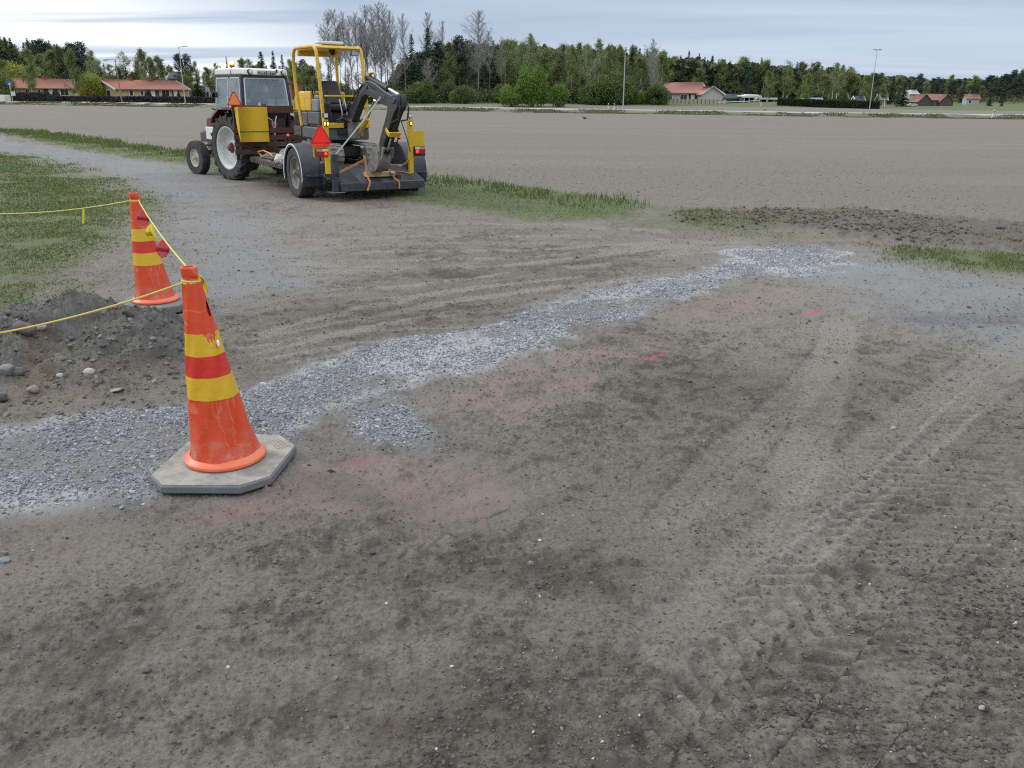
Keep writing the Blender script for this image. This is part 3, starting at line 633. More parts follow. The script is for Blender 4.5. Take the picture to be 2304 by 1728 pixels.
stone(1842, 1560, 20, 'tan stone just above the small dark gravel cluster', (.2, .185, .16), .5, 22, False, ang=.5)
stone(1530, 1569, 16, 'long tan stone with a root beside it in the foreground', (.24, .225, .19), .5, 23, False, ang=.4)
stone(330, 1508, 22, 'dark angular stone in the lower left foreground dirt', (.075, .073, .07), .55, 24, False, ang=.5)
stone(1215, 1218, 9, 'tiny white pebble in the dirt below the red grit', (.6, .57, .5), .8, 25, False)

# ------------------------------------------------------------------ grass blades
def blades(name, x, y, hgt, wid, tones, mat, lean=.45, rg=None):
    n = len(x); a = rg.uniform(0, 2 * PI, n); la = rg.uniform(0, 2 * PI, n); le = np.abs(rg.normal(0, lean, n)); z = look(x, y) - .01
    dx, dy = np.cos(a) * wid / 2, np.sin(a) * wid / 2; ox, oy = np.cos(la) * le * hgt, np.sin(la) * le * hgt
    V = np.stack([np.stack([x - dx, y - dy, z], 1), np.stack([x + dx, y + dy, z], 1), np.stack([x + dx * .7 + ox * .35, y + dy * .7 + oy * .35, z + hgt * .6], 1), np.stack([x - dx * .7 + ox * .35, y - dy * .7 + oy * .35, z + hgt * .6], 1), np.stack([x + ox, y + oy, z + hgt * (1 - .3 * le)], 1), np.stack([x + ox * .98 + dx * .15, y + oy * .98, z + hgt * (1 - .3 * le)], 1)], 1).reshape(-1, 3)
    b = (np.arange(n) * 6)[:, None]; F = np.concatenate([b + np.array([[0, 1, 2, 3]]), b + np.array([[3, 2, 5, 4]])])
    o = obj_np(name, V, F, mat, attrs={'tone': ('FLOAT', np.repeat(tones, 6))}); o['kind'] = 'stuff'; return o
def grass_all():
    rg = np.random.default_rng(33)
    gm = tonemat('grass_blades', [(0.0, (.20, .175, .10)), (.25, (.15, .165, .065)), (.6, (.10, .148, .042)), (1.0, (.135, .19, .058))], .8, transl=.25)
    # short lawn at the left
    r = 6.3 * (29 / 6.3) ** rg.random(230000); a = rg.uniform(-.66, -.2, 230000); x, y = r * np.sin(a), r * np.cos(a)
    g = look(x, y, 'gl'); sg = look(x, y, 'sg'); pt = fbm(x, y, .8, 4, 400); k = vis(x, y, 1.1) & (rg.random(len(x)) < g * (.25 + .75 * sst(-.3, 1.5, sg)) * sst(.22, .46, pt)); x, y, pt, sg = x[k], y[k], pt[k], sg[k]
    blades('lawn_grass', x, y, rg.uniform(.012, .030, len(x)) * (1 + y / 25), .006 + y * .0008, np.clip(rg.normal(.5, .2, len(x)) + (pt - .5) * 1.2 + np.clip(sg, -1, 1.5) * .12 - .12, 0, 1), gm, .8, rg)
    # long grass along the field edge
    L = gxy([(-60, 284), (430, 346), (960, 398), (1450, 468)])
    x, y = pts_in(520000, -36, 3.2, 12, 60, rg); v = look(x, y, 'v1'); k = vis(x, y, 1.08) & (v > .25); x, y, v = x[k], y[k], v[k]
    d, off, _ = pld(x, y, L); tuft = fbm(x, y, .7, 3, 410); tall = np.exp(-((d - .45) / .55) ** 2)
    k = rg.random(len(x)) < np.clip(v * (.45 + .6 * tuft), 0, 1) * np.clip(26 / np.hypot(x, y), .25, 1); x, y, tall, tuft = x[k], y[k], tall[k], tuft[k]
    h = (.03 + .15 * tall * sst(.3, .65, tuft)) * rg.uniform(.6, 1.25, len(x))
    blades('verge_grass', x, y, h, .007 + y * .0006, np.clip(rg.normal(.55, .2, len(x)) + .25 * tall - .1, 0, 1), gm, .4, rg)
    x, y = pts_in(60000, 2.5, 8, 7.5, 14, rg); v = np.maximum(np.maximum(look(x, y, 'v3'), .35 * look(x, y, 'v2')), .10 * look(x, y, 'cl')); k = vis(x, y, 1.08) & (rg.random(len(x)) < v * sst(.3, .55, fbm(x, y, .5, 3, 420))); x, y = x[k], y[k]
    blades('patchy_grass', x, y, rg.uniform(.02, .065, len(x)), np.full(len(x), .010), np.clip(rg.normal(.42, .25, len(x)), 0, 1), gm, .7, rg)
    # weeds on the bank of the far road
    x = rg.uniform(-95, 75, 60000); d = -rg.uniform(2.8, 8.5, 60000); y = 124 - .184 * x + d * 1.017; p = sst(.38, .6, fbm(x, y, 3.0, 3, 430)); k = rg.random(len(x)) < p; x, y = x[k], y[k]
    wm = tonemat('bank_weeds', [(0.0, (.22, .20, .13)), (.4, (.14, .145, .07)), (1.0, (.06, .095, .03))], .85)
    blades('bank_weeds', x, y, rg.uniform(.04, .17, len(x)), np.full(len(x), .14), np.clip(rg.normal(.5, .28, len(x)), 0, 1), wm, .6, rg)
grass_all()
# ================================================================== VEHICLES
def frame(name, o, deg):
    a = math.radians(deg); z = Vector((TILT, 0, 1)).normalized(); h = Vector((-math.sin(a), math.cos(a), 0)); h = (h - z * h.dot(z)).normalized(); l = z.cross(h)
    e = bpy.data.objects.new(name, None); C.objects.link(e)
    e.matrix_world = Matrix(((h.x, l.x, z.x, o[0]), (h.y, l.y, z.y, o[1]), (h.z, l.z, z.z, o[2] if len(o) > 2 else -TILT * o[0]), (0, 0, 0, 1)))
    return e
YEL = pm('yellow_paint', (.66, .41, .010), .42, var=.12, dirt=.36, dcol=(.27, .19, .07), coat=.15)
YEL2 = pm('yellow_sheet', (.66, .41, .012), .5, var=.07, dirt=.15, dcol=(.28, .2, .07))
BOOM = pm('black_boom_paint', (.020, .022, .026), .45, var=.3, dirt=.24, dcol=(.085, .08, .072))
DGR = pm('dark_grey_paint', (.036, .042, .052), .5, var=.25, dirt=.3, dcol=(.13, .125, .112))
BLK = pm('black_steel', (.018, .018, .020), .6, var=.3, dirt=.3, dcol=(.07, .065, .06))
RUB = pm('tyre_rubber', (.028, .029, .031), .85, var=.25, scale=10, bump=.25, bscale=120, dirt=.5, dcol=(.105, .098, .088))
TRK = pm('rubber_track', (.16, .152, .138), .9, var=.3, bump=.3, dirt=.75, dcol=(.28, .265, .235))
MUD = pm('muddy_steel', (.095, .09, .082), .85, var=.4, bump=.5, bscale=40, dirt=.75, dcol=(.235, .222, .196))
STL = pm('bare_steel', (.42, .42, .42), .3, metal=1.0, var=.1)
CHR = pm('chrome_rod', (.8, .8, .8), .12, metal=1.0, var=.03, bump=0)
GRY = pm('grey_panel', (.082, .090, .098), .6, var=.2, dirt=.35, dcol=(.15, .145, .135))
MAR = pm('maroon_paint', (.12, .026, .042), .42, var=.2, dirt=.35, dcol=(.16, .12, .10))
WHT = pm('white_paint', (.74, .74, .69), .4, var=.05, dirt=.14, dcol=(.32, .3, .26))
RIMW = pm('white_rim_paint', (.62, .63, .61), .5, var=.08, dirt=.3, dcol=(.28, .26, .22))
RIMC = pm('cream_rim_paint', (.50, .47, .36), .5, var=.1, dirt=.35, dcol=(.2, .17, .13))
RIMD = pm('dusty_rim', (.26, .235, .205), .7, var=.3, dirt=.5, dcol=(.09, .08, .07))
BRD = wood('brown_stained_boards', (.115, .050, .030), (.05, .024, .016), 1.0, 1)
PLK = wood('weathered_planks', (.20, .165, .135), (.10, .08, .066), 1.0, 0)
TMB = wood('new_timber', (.62, .47, .27), (.46, .32, .16), 1.6, 1)
REDR = glow('red_reflector', (.80, .018, .012), .25)  # no lamp: slight emission stands in for light the reflector throws back
ORF = glow('orange_reflector', (.75, .22, .06), .12)  # unlit plate given a faint glow in place of reflected light
REDB = pm('red_border', (.42, .022, .018), .4, var=.08)
REDL = glow('red_lamp_lit', (1.0, .03, .015), 2.2)
REDG = pm('red_lamp_glass', (.32, .010, .012), .18, var=.1, bump=0, coat=.5)
WHG = pm('clear_lamp_glass', (.62, .60, .58), .2, var=.06, bump=0, coat=.5)
AMBG = pm('amber_lamp_glass', (.62, .25, .10), .2, var=.06, bump=0, coat=.5)
AMB = glow('amber_lamp_lit', (1.0, .42, .05), 5.0)
AMBC = glow('beacon_amber', (1.0, .24, .01), 1.0); BEC = glow('beacon_core', (1.0, .55, .08), 22.0)
REFL = pm('white_reflective', (.86, .87, .88), .3, var=.03, bump=0)
VIN = pm('black_vinyl', (.022, .022, .024), .45, var=.25, bump=.12)
STRP = pm('orange_webbing', (.62, .27, .10), .8, var=.15, scale=20, bump=.3, bscale=300, dirt=.3, dcol=(.3, .2, .12))
GLS = glass('cab_glass', (.80, .86, .88), .72, .05)

def wheel(parent, cx, cy, cz, R, W, rim, side, mat, name='wheel', hub=None, style='road', nuts=6, depth=.10, turn=0.0):
    """cy: middle of the tread; side +1 faces the left of the vehicle. wheel = rim disc, with tyre and hub as its pieces"""
    s = side; mb = MB(); w2 = W / 2
    pr = [(rim * 1.03, w2 * .72), (rim * 1.06, w2 * .82), (rim * .96, w2 * .80), (rim * .9, w2 * .55), (rim * .86, w2 * .8 - depth * .8), (rim * .62, w2 * .8 - depth), (rim * .42, w2 * .8 - depth * .9), (rim * .34, w2 * .8 - depth * .55), (0.0005, w2 * .8 - depth * .55), (0.0005, -w2 * .5), (rim * .9, -w2 * .6), (rim * 1.04, -w2 * .8)]
    mb.lathe([(r, s * h) for r, h in pr], (0, 0, 0), 'y', 40)
    M = Matrix.Translation((cx, cy, cz)) @ Matrix.Rotation(turn, 4, 'Z')
    w = mb.build(name, mat, parent, sharp=32); w.matrix_local = M
    t = MB(); sh = [(rim * 1.0, -.78), (rim * 1.06, -.92), (rim + (R - rim) * .45, -1.0), (R * .955, -.94), (R * .985, -.82)]
    P = [(r, h * w2) for r, h in sh]
    if style == 'road':
        k = 5
        for i in range(k):
            a = -.74 + 1.48 * i / k; b = a + 1.48 / k * .78
            P += [(R, a * w2), (R, b * w2)] + ([(R * .972, (b + .01) * w2), (R * .972, (b + 1.48 / k * .22 - .01) * w2)] if i < k - 1 else [])
    elif style == 'ribs':
        P += [(R, -.7 * w2), (R, -.25 * w2), (R * .965, -.2 * w2), (R * .965, -.12 * w2), (R * 1.01, -.08 * w2), (R * 1.01, .08 * w2), (R * .965, .12 * w2), (R * .965, .2 * w2), (R, .25 * w2), (R, .7 * w2)]
    else:
        P = [(r * (.955 if r > R * .9 else 1), h) for r, h in P] + [(R * .95, 0)]
    P += [(r * (.955 if style == 'lug' and r > R * .9 else 1), -h * w2) for r, h in reversed(sh)]
    t.lathe(P, (0, 0, 0), 'y', 56)
    if style == 'lug':
        n = 19
        for i in range(n):
            for sd in (-1, 1):
                a0 = 2 * PI * (i + (.5 if sd > 0 else 0)) / n; Vb = []; Vt = []
                for k, (yy, da) in enumerate(((.05, .0), (.55, .13), (1.0, .20))):
                    for dw in (-1, 1):
                        ang = a0 + da * 1.25 + dw * .045; rr = R * (1.0 if k < 2 else .965)
                        Vb.append((R * .925 * math.cos(ang), sd * yy * w2, R * .925 * math.sin(ang))); Vt.append((rr * math.cos(ang), sd * yy * w2 * (1.02 if k == 2 else 1), rr * math.sin(ang)))
                # drop along the shoulder
                for dw in (-1, 1):
                    ang = a0 + .24 * 1.25 + dw * .04; Vb.append((R * .80 * math.cos(ang), sd * w2 * .97, R * .80 * math.sin(ang))); Vt.append((R * .86 * math.cos(ang), sd * w2 * 1.05, R * .86 * math.sin(ang)))
                nb = 8; V = Vb + Vt; F = []
                for k in range(3):
                    a, b, c, d = 2 * k, 2 * k + 1, 2 * k + 3, 2 * k + 2
                    F += [(nb + a, nb + b, nb + c, nb + d), (a, d, nb + d, nb + a), (b, nb + b, nb + c, c)]
                F += [(0, nb, nb + 1, 1), (6, 7, nb + 7, nb + 6)]
                t.add(V, F)
    t.build('tyre', RUB, w, sharp=30)
    if hub:
        h = MB(); y0 = s * (w2 * .8 - depth * .55)
        h.lathe([(rim * .25, 0), (rim * .25, s * .012), (rim * .17, s * .02), (rim * .15, s * .07), (rim * .10, s * .085), (.0005, s * .085)], (0, y0, 0), 'y', 20)
        for i in range(nuts):
            a = 2 * PI * i / nuts; h.cyl((rim * .21 * math.cos(a), y0, rim * .21 * math.sin(a)), (rim * .21 * math.cos(a), y0 + s * .03, rim * .21 * math.sin(a)), .013, n=6)
        h.build('hub', hub, w, sharp=30)
    return w
def triangle(parent, c, w, hgt, fill, name='warning_triangle', strip=False, cut=.12):
    """clipped-corner triangle plate facing the rear (-x)"""
    x, y, z = c; k = cut
    def pl(s, dx, a, b):
        pts = [(-w / 2 * (1 - k * .4), 0 + hgt * 0), (w / 2 * (1 - k * .4), 0), (w / 2, hgt * k * .55), (w * k * .55, hgt), (-w * k * .55, hgt), (-w / 2, hgt * k * .55)]
        cy, cz = 0, hgt * .36
        return MB().prism([(y + (p[0] - cy) * s + cy, z + (p[1] - cz) * s + cz) for p in pts], 'x', a, b)
    o = pl(1, 0, x, x + .008).build(name, REDB, parent, bevel=.002)
    pl(.80, 0, x - .004, x + .001).build('reflector_face', fill, o)
    if strip: MB().box((x + .001, y - w * .44, z - .028), (x + .009, y + w * .44, z - .003)).build('lower_strip', fill, o)
    return o

# ------------------------------------------------------------------ TRAILER
TO = (-2.684, 15.038)
tr = frame('low_loader_trailer', TO, 32); tag(tr, 'dark grey low loader trailer with yellow light posts carrying the small yellow excavator', 'trailer')
for s in (1, -1): wheel(tr, .20, s * .965 - (.0 if s > 0 else .06), .41, .42, .27, .265, s, RIMD, style='road', hub=RIMD, depth=.09)
for s in (1, -1):
    y1, y0 = (1.115, .78) if s > 0 else (-1.175, -.80); cx, cz, R = .20, .40, .475
    prof = [(math.radians(a)) for a in range(-22, 196, 9)]
    mb = MB(); V = []; F = []
    for i, a in enumerate(prof):
        r0 = R
        for yy, rr in ((y0, r0), (y0, r0 + .014), (y1, r0 + .014), (y1, r0 - .035), (y1 - s * .012, r0 - .035), (y1 - s * .012, r0)):
            V.append((cx - rr * math.cos(a), yy, cz + rr * math.sin(a)))
    for i in range(len(prof) - 1):
        for k in range(6): F.append((i * 6 + k, i * 6 + (k + 1) % 6, (i + 1) * 6 + (k + 1) % 6, (i + 1) * 6 + k))
    F += [tuple(range(6)), tuple((len(prof) - 1) * 6 + k for k in range(6))]
    mb.add(V, F); fd = mb.build('fender', DGR, tr, sharp=45)
    st = MB(); V = []; F = []
    for i, a in enumerate(prof[1:]):
        for rr, yy in ((R - .002, y1 + s * .002), (R + .018, y1 + s * .002), (R + .018, y1 + s * .005), (R - .002, y1 + s * .005)): V.append((cx - rr * math.cos(a), yy, cz + rr * math.sin(a)))
    for i in range(len(prof) - 2):
        for k in range(4): F.append((i * 4 + k, i * 4 + (k + 1) % 4, (i + 1) * 4 + (k + 1) % 4, (i + 1) * 4 + k))
    st.add(V, F).build('reflective_edge', REFL, fd)
    # inner wall of the wheel box
    iw = MB(); pts = [(cx - R * math.cos(math.radians(a)), cz + R * math.sin(math.radians(a))) for a in range(0, 181, 15)]
    iw.prism(pts, 'y', y0 - s * .012, y0 - s * .002); iw.build('inner_wall', DGR, fd)
    # bracket below with bolts
    br = MB().box((-.40, min(y0 - s * .02, y1 - s * .06), .385), (-.30, max(y0 - s * .02, y1 - s * .06), .415))
    for q in (.25, .6): br.cyl((-.405, y0 + (y1 - y0) * q, .425), (-.385, y0 + (y1 - y0) * q, .425), .012, n=8)
    br.box((-.38, y0 - s * .03, .25), (-.30, y0 + s * .02, .60)); br.build('fender_bracket', DGR, tr, bevel=.004)
ch = MB()
for y in (.42, -.42): ch.box((-.1, y - .05, .33), (3.0, y + .05, .47))
for x in (.0, .95, 1.9, 2.8): ch.box((x - .04, -1.0 if x > .9 else -.72, .38), (x + .04, 1.0 if x > .9 else .72, .468))
ch.cyl((.2, -1.0, .41), (.2, .95, .41), .055); ch.hexa([(2.9, .45, .34), (2.9, .33, .34), (3.6, .02, .36), (3.6, .1, .36)], [(2.9, .45, .46), (2.9, .33, .46), (3.6, .02, .46), (3.6, .1, .46)])
ch.hexa([(2.9, -.33, .34), (2.9, -.45, .34), (3.6, -.1, .36), (3.6, -.02, .36)], [(2.9, -.33, .46), (2.9, -.45, .46), (3.6, -.1, .46), (3.6, -.02, .46)]); ch.box((3.55, -.06, .36), (3.85, .06, .44))
ch.build('chassis', BLK, tr, bevel=.006)
dk = MB()
for i in range(7): y = -.765 + i * .2186; dk.box((-.12, y, .47), (.92, y + .21, .505))
for i in range(10): y = -1.04 + i * .209; dk.box((.925, y, .47), (2.93, y + .20, .508 - .003 * (i % 3)))
dk.build('plank_deck', PLK, tr, bevel=.004)
ed = MB().box((.93, 1.05, .42), (2.93, 1.075, .50)).box((.93, -1.075, .42), (2.93, -1.05, .50))
for i in range(14): ed.cyl((1.0 + i * .145, 1.065, .46), (1.0 + i * .145, 1.088, .46), .018, n=8)
ed.build('side_rail', pm('rusty_brown_steel', (.075, .05, .038), .8, var=.3, dirt=.4), tr, bevel=.003)
hb = MB()
for z0, z1 in ((.56, .66), (.70, .79), (.825, .92), (.955, 1.05), (1.33, 1.47)): hb.box((2.86, -1.05, z0), (2.895, 1.36, z1))
hbo = hb.build('headboard', BRD, tr, bevel=.004)
for y in (-1.0, -.2, .72, 1.3): MB().box((2.90, y - .03, .45), (2.95, y + .03, 1.49)).build('headboard_post', BLK, hbo, bevel=.004)
yb = MB(); yb.box((2.70, .73, .80), (2.72, 1.285, 1.44))       # bent yellow sheet
yb.hexa([(2.72, 1.285, .80), (2.70, 1.285, .80), (2.84, 1.29, 1.02), (2.86, 1.275, 1.02)], [(2.72, 1.285, 1.44), (2.70, 1.285, 1.44), (2.84, 1.32, 1.43), (2.86, 1.305, 1.43)])
yb.box((2.72, .73, 1.425), (2.86, 1.285, 1.44)).box((2.72, .73, .80), (2.86, .745, 1.44)); ybo = yb.build('yellow_sign_box', YEL2, tr, bevel=.004)
MB().box((2.692, .727, .985), (2.699, 1.288, .995)).build('rubber_cord', BLK, ybo)
triangle(tr, (2.72, 1.335, 1.462), .27, .25, ORF, cut=.14)
lb = MB().box((2.73, .835, 1.455), (2.79, .895, 1.53)).cyl((2.76, .865, 1.43), (2.76, .865, 1.46), .012); lbo = lb.build('work_light', BLK, tr, bevel=.004)
MB().box((2.724, .842, 1.462), (2.731, .888, 1.523)).build('lens', WHG, lbo)
# loading ramp: two ribbed plates and a sunk middle
rp = MB()
for ya, yb_ in ((.655, .30), (-.38, -.86)):
    rp.hexa([(-.10, ya, .455), (-.84, ya, .17), (-.84, yb_, .17), (-.10, yb_, .455)], [(-.10, ya, .535), (-.84, ya, .30), (-.84, yb_, .30), (-.10, yb_, .535)])
rp.hexa([(-.12, .30, .44), (-.836, .30, .175), (-.836, -.38, .175), (-.12, -.38, .44)], [(-.12, .30, .523), (-.836, .30, .290), (-.836, -.38, .290), (-.12, -.38, .523)])
ri = rp
for i in range(17):
    t = .04 + i * .055; x = -.10 - t * .74; z = .537 - t * .235
    for ya, yb_ in ((.645, .31), (-.39, -.85)): ri.hexa([(x, ya, z - .002), (x - .012, ya, z - .006), (x - .012, yb_, z - .006), (x, yb_, z - .002)], [(x, ya, z + .005), (x - .012, ya, z + .001), (x - .012, yb_, z + .001), (x, yb_, z + .005)])
rmp = rp.build('loading_ramp', DGR, tr, bevel=.004)
# rear corner posts
for y, x, s in ((.85, -.80, 1), (-.635, -.78, -1)):
    p = MB().box((x - .03, y - .038, .46 if s > 0 else .42), (x + .03, y + .038, 1.30)).build('light_post', YEL, tr, bevel=.004)
    if s > 0: MB().box((x + .03, .66, .17), (x + .10, .76, .76)).box((x + .03, .66, .40), (x + .09, .90, .46)).build('support_leg', DGR, tr, bevel=.005); MB().box((x - .06, .60, .155), (x + .16, .83, .168)).build('foot_plate', STL, tr)
    wl = MB().box((x - .035, y - .04, 1.325), (x + .02, y + .04, 1.40)).cyl((x, y, 1.30), (x, y, 1.33), .012).build('work_light', BLK, tr, bevel=.005); MB().box((x - .041, y - .033, 1.332), (x - .034, y + .033, 1.393)).build('lens', WHG, wl)
    for yy in ((y + .03, y - .02) if s > 0 else (y,)):
        mk = MB().box((x - .05, yy - .018, 1.20), (x - .031, yy + .018, 1.275)).build('marker_housing', BLK, p, bevel=.003); MB().box((x - .056, yy - .010, 1.215), (x - .049, yy + .010, 1.262)).build('amber_light', AMB, p, bevel=.002)
    yc, ye = (y + .04, y + .20) if s > 0 else (y - .27, y - .04)
    if s < 0: MB().box((x - .012, ye - .21, .855), (x + .002, y - .036, 1.115)).build('yellow_panel', YEL2, tr, bevel=.003); MB().box((x - .012, y - .27, .70), (x, y - .03, .85)).build('lamp_bracket', DGR, tr)
    else: MB().box((x - .012, y + .02, .73), (x + .002, y + .23, .93)).build('lamp_bracket', YEL2, tr, bevel=.003)
    a, b = (y + .205, y + .0) if s > 0 else (y - .05, y - .25)
    lo, hi = min(a, b), max(a, b)
    tl = MB().box((x - .06, lo, .735), (x - .014, hi, .862)).build('tail_light', BLK, tr, bevel=.006)
    MB().box((x - .066, lo + .006, .74), (x - .058, hi - .006, .815)).build('red_lens', REDG, tl, bevel=.003); MB().box((x - .066, lo + .006, .818), (x - .058, (lo + hi) / 2 - .002, .856)).build('clear_lens', WHG if s > 0 else AMBG, tl); MB().box((x - .066, (lo + hi) / 2 + .002, .818), (x - .058, hi - .006, .856)).build('amber_lens', AMBG if s > 0 else WHG, tl)
    q = lo + .045 if s > 0 else hi - .045; MB().ball((x - .064, q, .782), .026, (.35, 1, 1)).build('lit_bulb', REDL, tl)
triangle(tr, (-.87, .965, .935), .345, .285, REDR, strip=True, cut=.13)
for x, y, s in ((1.15, .86, 1), (.05, -.80, -1)):      # red marker lamps on bent arms
    ml = MB().tube([(x + .10, y, .87), (x + .06, y, .90), (x, y, .965)], [.02, .012, .010], 8).cyl((x - .005, y, .96), (x - .03, y, .985), .030, n=14).build('marker_lamp', BLK, tr); MB().ball((x - .036, y, .987), .024, (.6, 1, 1)).build('lit_bulb', REDL, ml)

# ------------------------------------------------------------------ EXCAVATOR (faces the rear of the trailer)
exo = Vector((TO[0], TO[1], 0)); ex = frame('mini_excavator', TO, 32); tag(ex, 'small yellow and dark grey tracked excavator with open canopy strapped on the trailer', 'excavator')
ZD = .512
for y in (.355, -.315):
    mb = MB(); n = 40; zc, r = ZD + .175, .172; xa, xb = .22, 1.46; W = .125; path = []
    for i in range(n):
        t = i / n * (2 * (xb - xa) + 2 * PI * r); L = xb - xa
        if t < L: path.append((xa + t, zc + r, 0))
        elif t < L + PI * r: a = (t - L) / r; path.append((xb + r * math.sin(a), zc + r * math.cos(a), a))
        elif t < 2 * L + PI * r: path.append((xb - (t - L - PI * r), zc - r, PI))
        else: a = (t - 2 * L - PI * r) / r; path.append((xa - r * math.sin(a), zc - r * math.cos(a), PI + a))
    V = []; F = []
    for i, (px, pz, a) in enumerate(path):
        nx, nz = math.sin(a), math.cos(a)
        for yy, q in ((-W, -.03), (-W, .0), (W, .0), (W, -.03)): V.append((px + nx * q, y + yy, pz + nz * q))
    for i in range(n):
        for k in range(4): F.append((i * 4 + k, i * 4 + (k + 1) % 4, ((i + 1) % n) * 4 + (k + 1) % 4, ((i + 1) % n) * 4 + k))
    mb.add(V, F)
    for i in range(n):
        px, pz, a = path[i]; nx, nz = math.sin(a), math.cos(a); tx, tz = nz, -nx
        for (ya, yb_, sh) in ((-W, -.01, .0), (.01, W, .5)):
            q = [(px + tx * (e + sh * .045) + nx * g, pz + tz * (e + sh * .045) + nz * g) for e, g in ((-.017, -.002), (.017, -.002), (.012, .016), (-.012, .016))]
            mb.prism([(p[0], p[1]) for p in q], 'y', y + ya, y + yb_)
    to = mb.build('track', TRK, ex, sharp=30)
    iw = MB()
    for xx, rr in ((xa, .13), (xb, .13), (.55, .07), (.84, .07), (1.13, .07)): iw.cyl((xx, y - .10, zc - (0 if rr > .1 else .06)), (xx, y + .10, zc - (0 if rr > .1 else .06)), rr, n=18)
    iw.box((xa + .05, y - .09, zc - .05), (xb - .05, y + .09, zc + .07)); iw.build('track_frame', MUD, to, bevel=.006)
uc = MB().box((.45, -.24, ZD + .13), (1.25, .27, ZD + .30)).cyl((.95, 0, ZD + .28), (.95, 0, .94), .24, n=24); uc.build('undercarriage', BLK, ex, bevel=.01)
bl = MB().prism([(1.72, ZD + .03), (1.75, ZD + .05), (1.735, ZD + .17), (1.77, ZD + .30), (1.74, ZD + .30), (1.70, ZD + .17)], 'y', -.46, .48)
for y in (.2, -.2): bl.box((1.2, y - .03, ZD + .12), (1.73, y + .03, ZD + .18))
bl.build('dozer_blade', MUD, ex, bevel=.005)
sl = MB().prism([(.37, -.36), (.37, .38), (.44, .43), (1.60, .43), (2.02, .30), (2.1, 0), (2.0, -.30), (1.60, -.40), (.44, -.40)], 'z', .925, 1.125)
sb = sl.build('slewing_body', GRY, ex, bevel=.018)
tx = MB()
for j, wds in enumerate(((.03, .02, .035), (.05, .04), (.022, .03, .02))):
    yy = -.17
    for w_ in wds: tx.box((.366, yy - w_, 1.085 - j * .03), (.369, yy, 1.093 - j * .03)); yy -= w_ + .008
tx.box((.366, -.255, 1.0), (.369, -.235, 1.02)); tx.build('white_lettering', REFL, sb)
fs = MB().box((.33, -.385, 1.128), (.40, -.05, 1.215)).box((.33, .10, 1.128), (.40, .40, 1.215)).build('front_sill', YEL, ex, bevel=.008)
fl = MB().box((.40, -.40, 1.13), (1.25, .40, 1.165)).build('floor', BLK, ex, bevel=.006)
# grey engine covers with louvres
cv = MB().prism([(1.32, 1.13), (2.02, 1.13), (2.08, 1.38), (1.32, 1.38)], 'y', .05, .425).box((.72, .16, 1.168), (1.31, .415, 1.39)).build('engine_cover', GRY, ex, bevel=.02)
lv = MB()
for i in range(11): z = 1.145 + i * .021; lv.box((1.72, .424, z), (1.98, .437, z + .011))
lv.build('louvre', BLK, cv)
lw = MB().prism([(1.68, .95), (2.06, .95), (2.06, 1.122), (1.68, 1.122)], 'y', .424, .434)
for i in range(6): z = .965 + i * .024; lw.box((1.74, .433, z), (1.98, .442, z + .012))
lw.build('lower_louvre', GRY, cv, bevel=.003)
eh = MB().prism([(1.38, 1.385), (2.09, 1.385), (2.06, 1.56), (1.86, 1.71), (1.66, 1.735), (1.38, 1.73)], 'y', -.36, .425).build('rear_hood', YEL, ex, bevel=.03, seg=3)
MB().box((1.09, .395, 1.40), (1.38, .424, 1.73)).build('side_panel', YEL, ex, bevel=.015)
# word on the hood (dark upright lettering)
def letters(word, h, thick=.004):
    cu = bpy.data.curves.new('t', 'FONT'); cu.body = word; cu.size = h; cu.extrude = thick; o = bpy.data.objects.new('t', cu); C.objects.link(o)
    dg = bpy.context.evaluated_depsgraph_get(); me = bpy.data.meshes.new_from_object(o.evaluated_get(dg)); bpy.data.objects.remove(o); return me
me = letters('Volvo', .11); me.materials.append(BLK); lo_ = bpy.data.objects.new('hood_lettering', me); link(lo_, eh)
lo_.matrix_local = Matrix(((0, -1, 0, 1.80), (0, 0, 1, .427), (-1, 0, 0, 1.0), (0, 0, 0, 1))) @ Matrix.Identity(4)
lo_.matrix_local = Matrix(((0, -1, 0, 2.0), (0, 0, 1, .427), (1, 0, 0, 1.405), (0, 0, 0, 1)))
gb = MB().box((.72, .27, 1.395), (1.05, .42, 1.60)).prism([(.76, 1.60), (1.0, 1.60), (.96, 1.67), (.80, 1.67)], 'y', .30, .39).build('grey_tank', pm('grey_plastic', (.20, .21, .21), .6), ex, bevel=.02)
MB().tube([(1.05, .36, 1.62), (1.10, .37, 1.72), (1.06, .36, 1.80), (1.0, .36, 1.72)], .016).build('air_hose', BLK, ex)
# seat and controls
st = MB().box((.72, -.22, 1.40), (1.14, .20, 1.52)).box((.80, -.2, 1.165), (1.1, .18, 1.40)).build('seat', VIN, ex, bevel=.04, seg=3)
MB().hexa([(1.06, -.20, 1.52), (1.16, -.20, 1.50), (1.16, .20, 1.50), (1.06, .20, 1.52)], [(1.22, -.17, 1.92), (1.29, -.17, 1.91), (1.29, .17, 1.91), (1.22, .17, 1.92)]).build('backrest', VIN, st, bevel=.04, seg=3)
for s in (1, -1): MB().box((.64, s * .27 - .07, 1.165), (1.05, s * .27 + .07, 1.56)).build('control_console', VIN, ex, bevel=.03); MB().tube([(.70, s * .27, 1.55), (.68, s * .27, 1.66), (.66, s * .26, 1.74)], [.012, .012, .022]).build('joystick', BLK, ex)
for y in (.05, -.04): MB().tube([(.50, y, 1.16), (.53, y, 1.38), (.62, y, 1.60)], [.012, .010, .012]).build('travel_lever', STL, ex)
